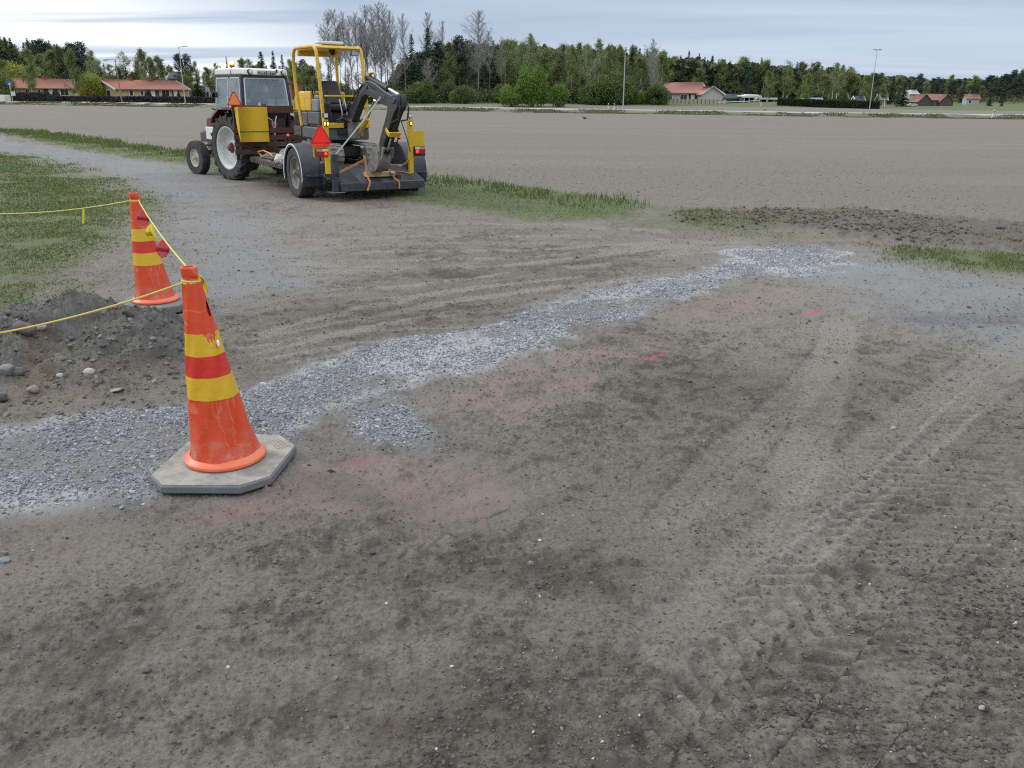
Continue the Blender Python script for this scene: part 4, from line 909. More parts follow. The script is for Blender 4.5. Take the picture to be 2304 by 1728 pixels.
# canopy
cp = MB()
for s in (1, -1):
    y = .436 if s > 0 else -.385
    pts = [(.40, y, 1.13), (.44, y, 1.38), (.47, y, 1.66), (.53, y, 2.05), (.575, y, 2.30), (.60, y, 2.39), (.66, y, 2.445), (.74, y, 2.462), (1.60, y, 2.465), (1.72, y, 2.45), (1.80, y, 2.38), (1.825, y, 2.25), (1.81, y, 1.95), (1.76, y, 1.69), (1.66, y, 1.38), (1.58, y, 1.13)]
    cp.tube(pts, .030, 10)
    if s > 0: cpo = cp.build('canopy_frame', YEL, ex, sharp=60); cp = MB()
    else: cp.build('canopy_frame', YEL, ex, sharp=60)
MB().prism([(.585, 2.44), (.62, 2.475), (1.78, 2.478), (1.82, 2.44), (1.80, 2.425), (.60, 2.425)], 'y', -.37, .37).box((1.70, -.37, 2.34), (1.80, .37, 2.43)).build('canopy_roof', YEL, ex, bevel=.008)
MB().box((.30, -.42, 1.645), (.335, .40, 1.67)).cyl((.45, .385, 1.655), (.31, .385, 1.657), .014).cyl((.47, -.385, 1.655), (.31, -.385, 1.657), .014).build('hand_rail', YEL, ex, bevel=.004)
MB().cyl((.86, .05, 2.425), (.86, .05, 2.385), .06, n=16).cyl((.86, .05, 2.385), (.83, .05, 2.36), .04, n=12).build('roof_speaker', BLK, ex)
lbx = MB().box((.92, -.20, 2.515), (1.12, .27, 2.565)).box((.98, -.1, 2.478), (1.06, .17, 2.515)).build('roof_light_bar', pm('white_plastic', (.62, .63, .63), .4, var=.05), ex, bevel=.02, seg=3)
wl = MB().box((.60, -.33, 2.325), (.635, -.20, 2.40)).build('work_light', BLK, ex, bevel=.004)
gr = MB()
for i in range(4): gr.box((.594, -.322, 2.335 + i * .016), (.601, -.208, 2.345 + i * .016))
gr.build('lens', WHG, wl)
MB().cyl((1.62, .33, 2.47), (1.62, .33, 2.51), .012).build('roof_bolt', GRY, ex)
# swing post, boom, stick, bucket  (plane y = YB)
YB = -.05
MB().box((.22, YB - .10, .98), (.45, YB + .10, 1.12)).box((.20, YB - .08, .95), (.40, YB + .08, 1.30)).cyl((.30, YB, .92), (.30, YB, 1.32), .06, n=16).build('swing_post', MUD, ex, bevel=.012)
bo = [(.46, 1.24), (.44, 1.33), (.33, 1.40), (-.01, 1.645), (-.20, 1.79), (-.38, 1.875), (-.52, 1.905), (-.66, 1.90), (-.86, 1.86), (-1.25, 1.735), (-1.62, 1.655), (-1.70, 1.645), (-1.73, 1.60), (-1.69, 1.555), (-1.50, 1.525), (-1.24, 1.52), (-.98, 1.575), (-.63, 1.655), (-.46, 1.685), (-.32, 1.655), (-.12, 1.50), (.12, 1.28), (.34, 1.15), (.42, 1.16)]
bm_ = MB().prism(bo, 'y', YB - .062, YB + .062).cyl((.38, YB - .09, 1.26), (.38, YB + .09, 1.26), .05, n=14).cyl((-1.66, YB - .10, 1.60), (-1.66, YB + .10, 1.60), .045, n=14).cyl((-.56, YB - .085, 1.80), (-.56, YB + .085, 1.80), .035, n=12)
boom = bm_.build('boom', BOOM, ex, bevel=.014)
MB().prism([(-.20, 1.74), (-.46, 1.845), (-1.25, 1.66), (-1.22, 1.60), (-.50, 1.76), (-.24, 1.67)], 'y', YB + .058, YB + .068).build('side_plate', DGR, boom, bevel=.004)
cy = MB().cyl((-.52, YB, 1.945), (-1.26, YB, 1.775), .045, n=16).cyl((-.46, YB - .05, 1.94), (-.46, YB + .05, 1.94), .045, n=12).build('arm_cylinder', BLK, boom, bevel=.004)
MB().cyl((-1.25, YB, 1.777), (-1.66, YB, 1.682), .024, n=12).build('piston_rod', CHR, cy)
bc = MB().cyl((.24, YB - .11, 1.06), (-.12, YB - .105, 1.30), .042, n=14).cyl((.24, YB - .15, 1.06), (.24, YB - .07, 1.06), .04, n=12).build('boom_cylinder', YEL, boom); MB().cyl((-.10, YB - .105, 1.29), (-.46, YB - .10, 1.60), .023, n=12).build('piston_rod', CHR, bc)
hs = MB().tube([(-.30, YB + .075, 1.86), (-.62, YB + .08, 1.83), (-1.0, YB + .085, 1.70), (-1.4, YB + .085, 1.60), (-1.62, YB + .09, 1.56)], .010, 6).tube([(.40, YB + .09, 1.35), (.16, YB + .12, 1.52), (-.14, YB + .08, 1.72), (-.36, YB + .075, 1.83)], .011, 6).tube([(-1.66, YB - .08, 1.66), (-1.80, YB - .09, 1.50), (-1.74, YB - .09, 1.32), (-1.56, YB - .08, 1.30)], .012, 6).tube([(-1.62, YB + .09, 1.62), (-1.79, YB + .05, 1.50), (-1.72, YB + .05, 1.33), (-1.50, YB + .08, 1.27)], .011, 6); hs.build('hydraulic_hose', BLK, boom)
so = [(-1.36, 1.58), (-1.44, 1.66), (-1.60, 1.685), (-1.72, 1.69), (-1.76, 1.62), (-1.745, 1.50), (-1.60, 1.40), (-1.34, 1.10), (-1.12, .84), (-1.02, .78), (-.94, .80), (-.96, .90), (-1.14, 1.15), (-1.32, 1.38), (-1.37, 1.46)]
stk = MB().prism(so, 'y', YB - .082, YB + .082 - .164 + .095).prism(so, 'y', YB + .02, YB + .082).box((-1.5, YB - .05, 1.36), (-1.40, YB + .05, 1.44)).build('stick', BOOM, ex, bevel=.01)
kc = MB().cyl((-1.66, YB, 1.47), (-1.30, YB, 1.04), .036, n=14).build('bucket_cylinder', BLK, stk); MB().cyl((-1.31, YB, 1.05), (-1.13, YB, .83), .02, n=10).build('piston_rod', CHR, kc)
MB().prism([(-1.45, 1.12), (-1.34, 1.195), (-1.295, 1.14), (-1.405, 1.06)], 'y', YB - .10, YB - .088).prism([(-1.45, 1.12), (-1.34, 1.195), (-1.295, 1.14), (-1.405, 1.06)], 'y', YB + .088, YB + .10).prism([(-1.48, 1.115), (-1.46, 1.13), (-1.41, 1.06), (-1.43, 1.045)], 'y', YB - .10, YB + .10).build('yellow_clamp', YEL, stk, bevel=.006)
lk = MB()
for s in (-1, 1): lk.hexa([(-1.16, YB + s * .07 - .01, .80), (-1.08, YB + s * .07 - .01, .76), (-1.08, YB + s * .07 + .01, .76), (-1.16, YB + s * .07 + .01, .80)], [(-1.20, YB + s * .07 - .01, .88), (-1.12, YB + s * .07 - .01, .90), (-1.12, YB + s * .07 + .01, .90), (-1.20, YB + s * .07 + .01, .88)]).hexa([(-1.14, YB + s * .09 - .008, .70), (-1.06, YB + s * .09 - .008, .66), (-1.06, YB + s * .09 + .008, .66), (-1.14, YB + s * .09 + .008, .70)], [(-1.20, YB + s * .09 - .008, .86), (-1.13, YB + s * .09 - .008, .88), (-1.13, YB + s * .09 + .008, .88), (-1.20, YB + s * .09 + .008, .86)])
lk.cyl((-1.15, YB - .1, .86), (-1.15, YB + .1, .86), .024, n=10).cyl((-1.0, YB - .11, .81), (-1.0, YB + .11, .81), .026, n=10).build('bucket_link', MUD, stk, bevel=.005)
# bucket: curved shell with side plates, open towards the machine
MB().tube([(.42, YB + .16, 1.14), (.36, YB + .20, 1.30), (.28, YB + .15, 1.36), (.22, YB + .08, 1.28)], .014, 7).tube([(.44, YB + .22, 1.14), (.34, YB + .27, 1.26), (.24, YB + .20, 1.30), (.18, YB + .09, 1.22)], .014, 7).tube([(.42, YB - .16, 1.14), (.34, YB - .20, 1.28), (.22, YB - .10, 1.24)], .014, 7).tube([(.46, YB + .12, 1.16), (.40, YB + .13, 1.42), (.30, YB + .10, 1.46)], .012, 7).box((.36, YB + .02, 1.14), (.50, YB + .20, 1.30)).box((.30, YB + .06, 1.02), (.40, YB + .26, 1.10)).build('hose_bundle', BLK, ex, bevel=.005)
bk = MB(); arc_ = [(-.98, .84), (-1.08, .76), (-1.10, .66), (-1.02, .55), (-.88, .475), (-.70, .462), (-.50, .475), (-.42, .50)]
inn = [(-.98, .815), (-1.055, .745), (-1.075, .665), (-1.0, .572), (-.875, .50), (-.70, .485), (-.50, .49), (-.42, .505)]
bsx = lambda P: [(-.80 + (a + .80) * .74, b) for a, b in P]; arc_ = bsx(arc_); inn = bsx(inn)
V = []; F = []
for yy in (YB - .10, YB + .10):
    V += [(a, yy, b) for a, b in arc_] + [(a, yy, b) for a, b in inn]
n = len(arc_)
for i in range(n - 1):
    F += [(i, i + 1, 2 * n + i + 1, 2 * n + i), (n + i, 3 * n + i, 3 * n + i + 1, n + i + 1), (i, n + i, n + i + 1, i + 1), (2 * n + i, 2 * n + i + 1, 3 * n + i + 1, 3 * n + i)]
F += [(0, 2 * n, 3 * n, n), (n - 1, 2 * n - 1, 4 * n - 1, 3 * n - 1)]
bk.add(V, F)
sidep = arc_ + bsx([(-.55, .68), (-.72, .80), (-.86, .86)])
for s in (-1, 1): bk.prism(sidep, 'y', YB + s * .10, YB + s * .114); bk.prism([(-1.06, .90), (-.93, .90), (-.86, .78), (-1.05, .76)], 'y', YB + s * .075, YB + s * .09)
for i in range(3): y = YB - .078 + i * .078; bk.hexa([(-.53, y - .022, .49), (-.53, y + .022, .49), (-.43, y + .012, .512), (-.43, y - .012, .512)], [(-.53, y - .022, .515), (-.53, y + .022, .515), (-.43, y + .012, .518), (-.43, y - .012, .518)])
bko = bk.build('bucket', MUD, ex, bevel=.005)

# ------------------------------------------------------------------ loose cargo on the trailer (each lies on it: things of their own)
TM = tr.matrix_world
def cargo(name, label, cat, mb, mat, loc, bevel=0, group=None, sharp=38):
    o = mb.build(name, mat, None, bevel=bevel, loc=loc, sharp=sharp); o.matrix_world = TM @ Matrix.Translation(loc); return tag(o, label, cat, group)
cargo('timber_block', 'pale new timber block under the excavator bucket on the ramp', 'timber', MB().box((-.66, -.40, .372), (-.53, .13, .452)), TMB, (-.6, -.14, .37), .004)
cargo('timber_block', 'dark short wood offcut at the end of the pale timber block', 'timber', MB().box((-.72, -.47, .335), (-.60, -.405, .40)), pm('dark_wood', (.06, .045, .035), .9), (-.66, -.44, .34), .004)
def strap(label, pts, w=.035, mat=STRP, th=.006, up=(0, 0, 1), name='ratchet_strap', buckle=None):
    mb = MB().ribbon(pts, w, th, up); o = cargo(name, label, 'strap', mb, mat, pts[0])
    if buckle: b = buckle; MB().box((b[0] - .05 - pts[0][0], b[1] - .03 - pts[0][1], b[2] - .012 - pts[0][2]), (b[0] + .05 - pts[0][0], b[1] + .03 - pts[0][1], b[2] + .02 - pts[0][2])).cyl((b[0] - pts[0][0], b[1] - .035 - pts[0][1], b[2] - pts[0][2]), (b[0] - pts[0][0], b[1] + .035 - pts[0][1], b[2] - pts[0][2]), .014).build('buckle', STL, o, bevel=.004)
    return o
strap('orange strap stretched from the bucket to the left post', [(-.66, .15, .66), (-.70, .30, .60), (-.74, .50, .53), (-.77, .64, .475)], up=(1, 0, .3))
strap('orange strap hanging over the bucket lip and the ramp edge, nearest the left post', [(-.60, .135, .72), (-.655, .135, .58), (-.672, .137, .455), (-.75, .14, .36), (-.848, .15, .305), (-.856, .18, .24), (-.858, .21, .17)], .034, up=(1, 0, .25))
strap('orange strap sagging from the bucket to the right post', [(-.72, -.235, .57), (-.72, -.36, .548), (-.73, -.46, .545), (-.75, -.55, .585), (-.765, -.61, .64), (-.77, -.655, .70)], up=(.8, 0, .6), buckle=(-.72, -.44, .545))
strap('worn orange strap crossing the right half of the ramp edge', [(-.60, -.235, .58), (-.66, -.29, .48), (-.75, -.34, .345), (-.848, -.37, .305), (-.855, -.375, .24), (-.855, -.37, .18)], .026, up=(1, 0, .3), buckle=(-.70, -.315, .42))
strap('loose orange strap tail lying on the right ramp plate', [(-.45, -.50, .435), (-.48, -.56, .43), (-.52, -.64, .418), (-.60, -.70, .395)], .032)
o = strap('pale grey tie-down strap running from the boom to the deck', [(-1.14, .028, 1.66), (-.9, .28, 1.25), (-.62, .55, .84), (-.55, .62, .74)], .022, REFL, .004, (1, 0, 0), 'tie_down_strap')
strap('dark wire rope running from the stick to the right post', [(-1.50, -.14, 1.30), (-1.1, -.42, 1.02), (-.80, -.62, .78)], .010, BLK, .010, (1, 0, 0), 'wire_rope')
gl = MB().ball((0, 0, 0), .05, (1.0, .55, .35)); 
for i, a in enumerate((-.5, -.17, .17, .5)): gl.tube([(-.03, .012 * i - .018, .0), (-.075, .02 * (i - 1.5), .004), (-.10 - .006 * (i % 2), .024 * (i - 1.5), -.012)], [.014, .012, .008], 7)
gl.tube([(.0, .03, .0), (-.02, .055, .002), (-.045, .065, -.005)], [.014, .012, .008], 7).lathe([(.026, .03), (.032, .06), (.030, .075), (.001, .07)], (0, 0, 0), 'x', 12)
g = gl.build('work_glove', pm('yellow_leather', (.62, .50, .12), .8, var=.25), None); g.matrix_world = TM @ Matrix.Translation((-.60, YB, 2.008)) @ Matrix.Rotation(.22, 4, 'Y'); tag(g, 'yellow work glove resting on top of the excavator boom', 'glove')
def lump(name, label, cat, loc, sc, col, seed, fold=.25):
    bm = bmesh.new(); bmesh.ops.create_icosphere(bm, subdivisions=5, radius=1); V = np.array([v.co[:] for v in bm.verts]); F = np.array([[v.index for v in f.verts] for f in bm.faces]); bm.free()
    k = fbm(V[:, 0] * 1.5 + V[:, 2], V[:, 1] * 1.5, .5, 4, seed) - .5; V = V * (1 + fold * k[:, None] * 2) * np.array(sc); V[:, 2] = np.maximum(V[:, 2], -sc[2] * .45)
    o = obj_np(name, V, F, pm(name + str(seed), col, .85, var=.25, scale=12, bump=.3)); o.matrix_world = TM @ Matrix.Translation((loc[0], loc[1], loc[2] + sc[2] * .45)); return tag(o, label, cat)
lump('jacket', 'crumpled beige jacket lying on the trailer deck by the fender', 'jacket', (1.35, .78, .51), (.20, .18, .16), (.30, .27, .22), 3)
lump('tarpaulin', 'grey tarpaulin folded flat on the front deck of the trailer', 'tarpaulin', (2.25, .82, .51), (.30, .20, .07), (.17, .165, .16), 5)
lump('rag_sack', 'white sack flopped over the deck edge near the fender', 'sack', (1.22, 1.0, .51), (.13, .10, .10), (.55, .55, .56), 7)
lump('rag_bundle', 'dark red bundle of rags between tarpaulin and white sack', 'rags', (1.65, .93, .51), (.17, .10, .05), (.10, .03, .04), 9)
cargo('bucket_pail', 'blue plastic pail standing on the deck below the yellow sign box', 'pail', MB().lathe([(.001, 0), (.085, 0), (.115, .20), (.122, .205), (.110, .20), (.082, .012), (.001, .012)], (1.85, .62, .51), 'z', 24), pm('blue_plastic', (.055, .07, .25), .4), (1.85, .62, .51))
cargo('lopper', 'long tool with yellow handles lying over the trailer cargo', 'tool', MB().tube([(2.62, 1.0, .62), (2.3, .98, .66), (1.95, .97, .63), (1.6, 1.02, .60)], .013, 8).tube([(2.62, 1.0, .60), (2.58, .95, .56), (2.55, .93, .52)], .011, 8), pm('yellow_orange_plastic', (.75, .34, .02), .4), (2.6, 1.0, .6))
chn = MB()
for i in range(18):
    y = 1.12 - i * .033; z = .70 - .055 * math.sin(PI * i / 17); a = (i % 2) * PI / 2; q = [(0, .022 * math.cos(t), .022 * math.sin(t)) for t in np.linspace(0, 2 * PI, 9)]
    chn.tube([(2.82 + .011 * math.sin(t) * (i % 2), y + .020 * math.cos(t), z + .011 * math.sin(t) * (1 - i % 2)) for t in np.linspace(0, 2 * PI, 9)], .006, 5)
cargo('chain', 'rusty chain draped along the headboard under the yellow sign box', 'chain', chn, pm('rusty_chain', (.11, .07, .045), .7, metal=.5, var=.4), (2.82, 1.0, .7))
cargo('chain', 'red hoist chain dangling beside the left ramp post', 'chain', MB().tube([(-.30, .74, .70), (-.33, .73, .62), (-.30, .75, .52), (-.33, .74, .44)], [.022, .014, .018, .012], 7).cyl((-.30, .74, .74), (-.30, .74, .66), .028, n=10), pm('red_hook_paint', (.38, .03, .025), .5), (-.3, .74, .6))
cargo('chain', 'red chain coiled on the deck in front of the right fender', 'chain', MB().tube([(.25 + .07 * math.cos(t * 1.7), -.62 + .03 * t / 6 + .07 * math.sin(t * 1.7), .53 + .01 * t) for t in np.linspace(0, 9, 36)], .013, 6), pm('red_chain_paint', (.42, .04, .05), .5), (.25, -.6, .53))

# ------------------------------------------------------------------ TRACTOR
tc_ = frame('farm_tractor', (-5.02, 18.14), 46); tag(tc_, 'old maroon tractor with white-roofed glass cab and lit amber beacon', 'tractor')
Y0 = .13
wheel(tc_, .27, Y0 + .63, .63, .66, .29, .42, 1, RIMW, style='lug', hub=MAR, depth=.20, nuts=8)
wheel(tc_, .27, Y0 - .63, .63, .645, .29, .415, -1, RIMW, style='lug', hub=MAR, depth=.15, nuts=8)
wheel(tc_, 1.88, Y0 + .60, .345, .36, .20, .19, 1, RIMC, style='ribs', depth=.05, nuts=6, hub=RIMC, turn=.06)
wheel(tc_, 1.88, Y0 - .60, .345, .36, .20, .19, -1, RIMC, style='ribs', depth=.05, nuts=6, hub=RIMC, turn=.06)
bd = MB().box((-.10, Y0 - .20, .48), (1.2, Y0 + .20, .95)).cyl((.27, Y0 - .62, .63), (.27, Y0 + .62, .63), .13, n=16).box((1.1, Y0 - .16, .50), (2.05, Y0 + .16, .80)).box((-.25, Y0 - .12, .36), (.0, Y0 + .12, .50)); bd.build('transmission', pm('dark_red_casting', (.075, .02, .022), .6, dirt=.5), tc_, bevel=.02)
MB().prism([(1.0, .80), (2.04, .80), (2.07, 1.0), (2.06, 1.14), (1.96, 1.21), (1.0, 1.27)], 'y', Y0 - .24, Y0 + .25).build('hood', MAR, tc_, bevel=.05, seg=3)
MB().prism([(1.50, .70), (2.075, .72), (2.075, .985), (1.45, .985)], 'y', Y0 - .255, Y0 + .265).build('white_grille', WHT, tc_, bevel=.012)
MB().box((2.02, Y0 - .30, .66), (2.40, Y0 + .24, .86)).box((2.05, Y0 - .26, .86), (2.36, Y0 + .20, .885)).build('front_weight_box', pm('grey_brown_steel', (.075, .07, .062), .8, dirt=.4), tc_, bevel=.012)
MB().box((1.80, Y0 - .52, .40), (1.96, Y0 + .52, .50)).tube([(1.88, Y0 + .2, .50), (1.88, Y0 + .45, .42), (1.88, Y0 + .52, .36)], .05).tube([(1.9, Y0 - .1, .62), (1.95, Y0 + .35, .60), (1.95, Y0 + .48, .42)], .022).box((1.7, Y0 + .16, .52), (2.1, Y0 + .24, .72)).build('front_axle', MAR, tc_, bevel=.01)
for s in (1, -1):
    fd = MB(); pts = [(.80, 1.12), (.72, 1.25), (.43, 1.415), (-.16, 1.425)]; ya, yb_ = sorted((Y0 + s * .50, Y0 + s * .785))
    for (a, b) in zip(pts[:-1], pts[1:]): fd.hexa([(a[0], ya, a[1] - .02), (b[0], ya, b[1] - .02), (b[0], yb_, b[1] - .02), (a[0], yb_, a[1] - .02)], [(a[0], ya, a[1]), (b[0], ya, b[1]), (b[0], yb_, b[1]), (a[0], yb_, a[1])])
    fd.prism(pts + [(-.19, 1.40), (-.18, 1.05), (.1, .9), (.6, .95)], 'y', Y0 + s * .49, Y0 + s * .50); fd.box((-.20, ya, 1.36), (-.155, yb_, 1.424)); fd.prism([(pts[0][0], pts[0][1] - .05), (pts[1][0], pts[1][1] - .05), (pts[2][0], pts[2][1] - .05), (pts[3][0], pts[3][1] - .05)] + pts[::-1], 'y', Y0 + s * .772, Y0 + s * .785)
    f = fd.build('rear_fender', MAR, tc_, bevel=.006); MB().ball((-.205, Y0 + s * .70, 1.395), .026, (.6, 1, 1)).build('amber_light', AMB if s > 0 else AMBG, f)
# cab
XR, XF, YL, YR_ = -.14, .94, Y0 + .49, Y0 - .49
def cabpt(x, s, z):   # narrows towards the roof, back slopes in a little
    t = (z - 1.38) / .64; return (x + (.05 * t if x < 0 else -.05 * t), Y0 + s * (.545 - .05 * t), z)
fr_ = MB()
def bar(a, b, r=.032): fr_.cyl(a, b, r, n=4)
for s in (1, -1):
    for x in (XR, .40, XF): bar(cabpt(x, s, 1.36), cabpt(x, s, 2.02), .040 if x == XR else .024)
    for z in (1.37, 2.015): bar(cabpt(XR, s, z), cabpt(XF, s, z), .034)
for x in (XR, XF):
    for z in (1.40 if x == XR else 1.37, 2.015): bar(cabpt(x, 1, z), cabpt(x, -1, z), .036)
cf = fr_.build('cab_frame', pm('blue_black_paint', (.018, .026, .042), .45, dirt=.2), tc_)
MB().prism([(XR + .02, 1.36), (XF - .02, 1.36), (XF + .05, 1.0), (.55, .98), (XR + .02, 1.20)], 'y', Y0 - .46, Y0 + .46).build('cab_base', BLK, tc_, bevel=.01)
def pane(name, P, th, inset=.0, frame_mat=None):
    P = [Vector(p) for p in P]; c = sum(P, Vector()) / 4; nrm = (P[1] - P[0]).cross(P[3] - P[0]).normalized()
    g = MB(); q = [c + (p - c) * .965 for p in P]; g.hexa([p - nrm * th / 2 for p in q], [p + nrm * th / 2 for p in q]); go = g.build(name, GLS, tc_)
    if frame_mat:
        fm = MB()
        for i in range(4): fm.cyl(c + (P[i] - c) * .965, c + (P[(i + 1) % 4] - c) * .965, .014, n=6)
        fm.build('window_frame', frame_mat, go)
    return go
ALU = pm('aluminium_trim', (.66, .68, .70), .35, metal=.4, var=.06)
def sh(p, dx=0, dy=0, dz=0): return (p[0] + dx, p[1] + dy, p[2] + dz)
pane('rear_window', [sh(cabpt(XR, 1, 1.44), -.025, -.035), sh(cabpt(XR, -1, 1.44), -.025, .035), sh(cabpt(XR, -1, 1.98), -.025, .03), sh(cabpt(XR, 1, 1.98), -.025, -.03)], .008, 0, ALU)
pane('side_window', [sh(cabpt(XR, 1, 1.42), .05, .012), sh(cabpt(.38, 1, 1.42), -.01, .012), sh(cabpt(.38, 1, 1.985), -.01, .012), sh(cabpt(XR, 1, 1.985), .05, .012)], .008, 0, ALU)
dr = pane('cab_door', [sh(cabpt(.42, 1, 1.30), .0, .015), sh(cabpt(XF, 1, 1.30), -.01, .015), sh(cabpt(XF, 1, 1.985), -.01, .015), sh(cabpt(.42, 1, 1.985), .0, .015)], .008, 0, ALU)
MB().box((.84, Y0 + .555, 1.60), (.875, Y0 + .58, 1.71)).build('door_handle', BLK, dr, bevel=.004)
pane('windscreen', [sh(cabpt(XF, -1, 1.40), .02, .03), sh(cabpt(XF, 1, 1.40), .02, -.03), sh(cabpt(XF, 1, 1.985), .02, -.03), sh(cabpt(XF, -1, 1.985), .02, .03)], .008)
pane('side_window', [sh(cabpt(.38, -1, 1.42), -.01, -.012), sh(cabpt(XR, -1, 1.42), .05, -.012), sh(cabpt(XR, -1, 1.985), .05, -.012), sh(cabpt(.38, -1, 1.985), -.01, -.012)], .008)
pane('side_window', [sh(cabpt(XF, -1, 1.40), -.01, -.012), sh(cabpt(.42, -1, 1.40), 0, -.012), sh(cabpt(.42, -1, 1.985), 0, -.012), sh(cabpt(XF, -1, 1.985), -.01, -.012)], .008)
rf = MB().prism([(XR - .02, 2.035), (XR + .02, 2.15), (XR + .12, 2.165), (XF - .16, 2.165), (XF - .03, 2.14), (XF, 2.035)], 'y', Y0 - .53, Y0 + .53).build('cab_roof', WHT, tc_, bevel=.028, seg=3)
bp_ = MB().box((XR - .032, Y0 - .24, 2.055), (XR - .008, Y0 + .17, 2.125)).build('roof_vent', pm('grey_white_plastic', (.42, .43, .43), .5), rf, bevel=.003)
vb = MB()
for i in range(9):
    y = Y0 - .22 + i * .044; vb.box((XR - .036, y, 2.066), (XR - .031, y + .026, 2.074 + .01 * (i % 3)))
vb.box((XR - .037, Y0 - .03, 2.057), (XR - .031, Y0 - .024, 2.123)); vb.build('vent_slots', BLK, bp_)
for y, s in ((Y0 + .33, 1), (Y0 - .42, -1)):
    l = MB().cyl((XR + .02, y, 2.09), (XR - .05, y, 2.09), .055, .052, n=18).build('roof_lamp', BLK, rf, bevel=.004); MB().lathe([(.046, 0), (.030, -.010), (.001, -.014)], (XR - .051, y, 2.09), 'x', 16).build('lens', WHG, l)
MB().box((XR - .055, Y0 - .27, 2.09), (XR - .03, Y0 - .24, 2.15)).tube([(XR - .05, Y0 - .26, 2.10), (XR - .07, Y0 - .15, 2.06), (XR - .075, Y0 - .06, 2.02), (XR - .06, Y0 + .02, 1.985)], .008, 6).build('rear_wiper', BLK, tc_)
bc_ = MB().tube([(.32, Y0 + .50, 2.08), (.33, Y0 + .47, 2.12), (.33, Y0 + .44, 2.20)], .014, 8).cyl((.33, Y0 + .44, 2.185), (.33, Y0 + .44, 2.215), .05, n=16).build('beacon', BLK, tc_); MB().lathe([(.045, 0), (.052, .02), (.052, .065), (.044, .092), (.024, .105), (.001, .108)], (.33, Y0 + .44, 2.215), 'z', 20).build('amber_dome', AMBC, bc_); MB().ball((.30, Y0 + .46, 2.268), .034, (1.2, 1.2, 1)).build('lit_bulb', BEC, bc_)
MB().tube([(.25, Y0 + .52, 2.16), (.24, Y0 + .54, 2.08), (.20, Y0 + .545, 2.04)], .005, 6).build('beacon_cable', BLK, bc_)
for s, yy in ((1, Y0 + .66), (-1, Y0 - .70)):
    mr = MB().tube([cabpt(XF, s, 1.80), (XF + .08, Y0 + s * .60, 1.83), (XF + .12, yy, 1.80)], .009, 6).prism([(yy + .055 * math.cos(t), 1.75 + (.10 if math.sin(t) > 0 else .12) * math.sin(t)) for t in np.linspace(0, 2 * PI, 19)[:-1]], 'x', XF + .11, XF + .135).build('mirror', BLK, tc_, bevel=.004)
    MB().prism([(yy + .045 * math.cos(t), 1.75 + (.088 if math.sin(t) > 0 else .108) * math.sin(t)) for t in np.linspace(0, 2 * PI, 19)[:-1]], 'x', XF + .104, XF + .109).build('mirror_glass', pm('mirror_surface', (.75, .77, .78), .05, metal=1, var=.03, bump=0), mr)
MB().tube([(1.1, Y0 + .50, 1.36), (1.0, Y0 + .62, 1.38), (.94, Y0 + .60, 1.36)], [.016, .012, .01]).build('door_step_rail', BLK, tc_)
sc_ = MB().box((.20, Y0 - .2, 1.20), (.55, Y0 + .2, 1.36)).hexa([(.12, Y0 - .2, 1.34), (.2, Y0 - .2, 1.34), (.2, Y0 + .2, 1.34), (.12, Y0 + .2, 1.34)], [(.06, Y0 - .16, 1.72), (.12, Y0 - .16, 1.72), (.12, Y0 + .16, 1.72), (.06, Y0 + .16, 1.72)]).build('driver_seat', VIN, tc_, bevel=.03)
MB().lathe([(.155, 0), (.17, .012), (.185, 0), (.17, -.012)], (0, 0, 0), 'z', 24, True).cyl((0, 0, 0), (0, 0, -.3), .02).cyl((-.16, 0, 0), (.16, 0, 0), .012).build('steering_wheel', BLK, tc_).matrix_local = Matrix.Translation((.74, Y0, 1.56)) @ Matrix.Rotation(-.5, 4, 'Y')
MB().box((.80, Y0 - .30, 1.30), (.90, Y0 + .30, 1.50)).build('dashboard', BLK, tc_, bevel=.02)
MB().box((.25, Y0 + .25, 1.80), (.30, Y0 + .42, 1.93)).build('cab_radio', BLK, tc_, bevel=.01)
# rear linkage: arms, hoses, red cylinder
MB().tube([(-.05, Y0 + .22, .62), (-.40, Y0 + .30, .50), (-.62, Y0 + .30, .46)], .028).tube([(-.05, Y0 - .22, .62), (-.40, Y0 - .30, .50), (-.62, Y0 - .30, .46)], .028).tube([(.0, Y0, .98), (-.30, Y0, .88)], .022).box((-.5, Y0 - .05, .38), (.0, Y0 + .05, .44)).build('hitch_arms', BLK, tc_)
MB().tube([(-.15, Y0 + .28, 1.30), (-.32, Y0 + .20, 1.28), (-.42, Y0 + .08, 1.18), (-.44, Y0 + .05, .90)], .010, 6).tube([(-.15, Y0 - .16, 1.22), (-.30, Y0 - .10, 1.25), (-.40, Y0 + .0, 1.14), (-.46, Y0 + .06, .88)], .012, 6).build('air_brake_hose', pm('grey_hose', (.42, .42, .42), .5), tc_)
MB().lathe([(.001, 0), (.075, 0), (.082, .02), (.082, .15), (.05, .19), (.001, .195)], (-.25, Y0 - .05, .95), 'z', 18).lathe([(.001, 0), (.06, 0), (.065, .02), (.065, .14), (.03, .17), (.001, .172)], (-.22, Y0 + .24, .93), 'z', 18).build('red_air_tank', pm('red_tank_paint', (.22, .02, .03), .4), tc_)
MB().box((-.12, Y0 - .42, .92), (.0, Y0 + .42, 1.36)).build('cab_rear_wall', BLK, tc_, bevel=.01)

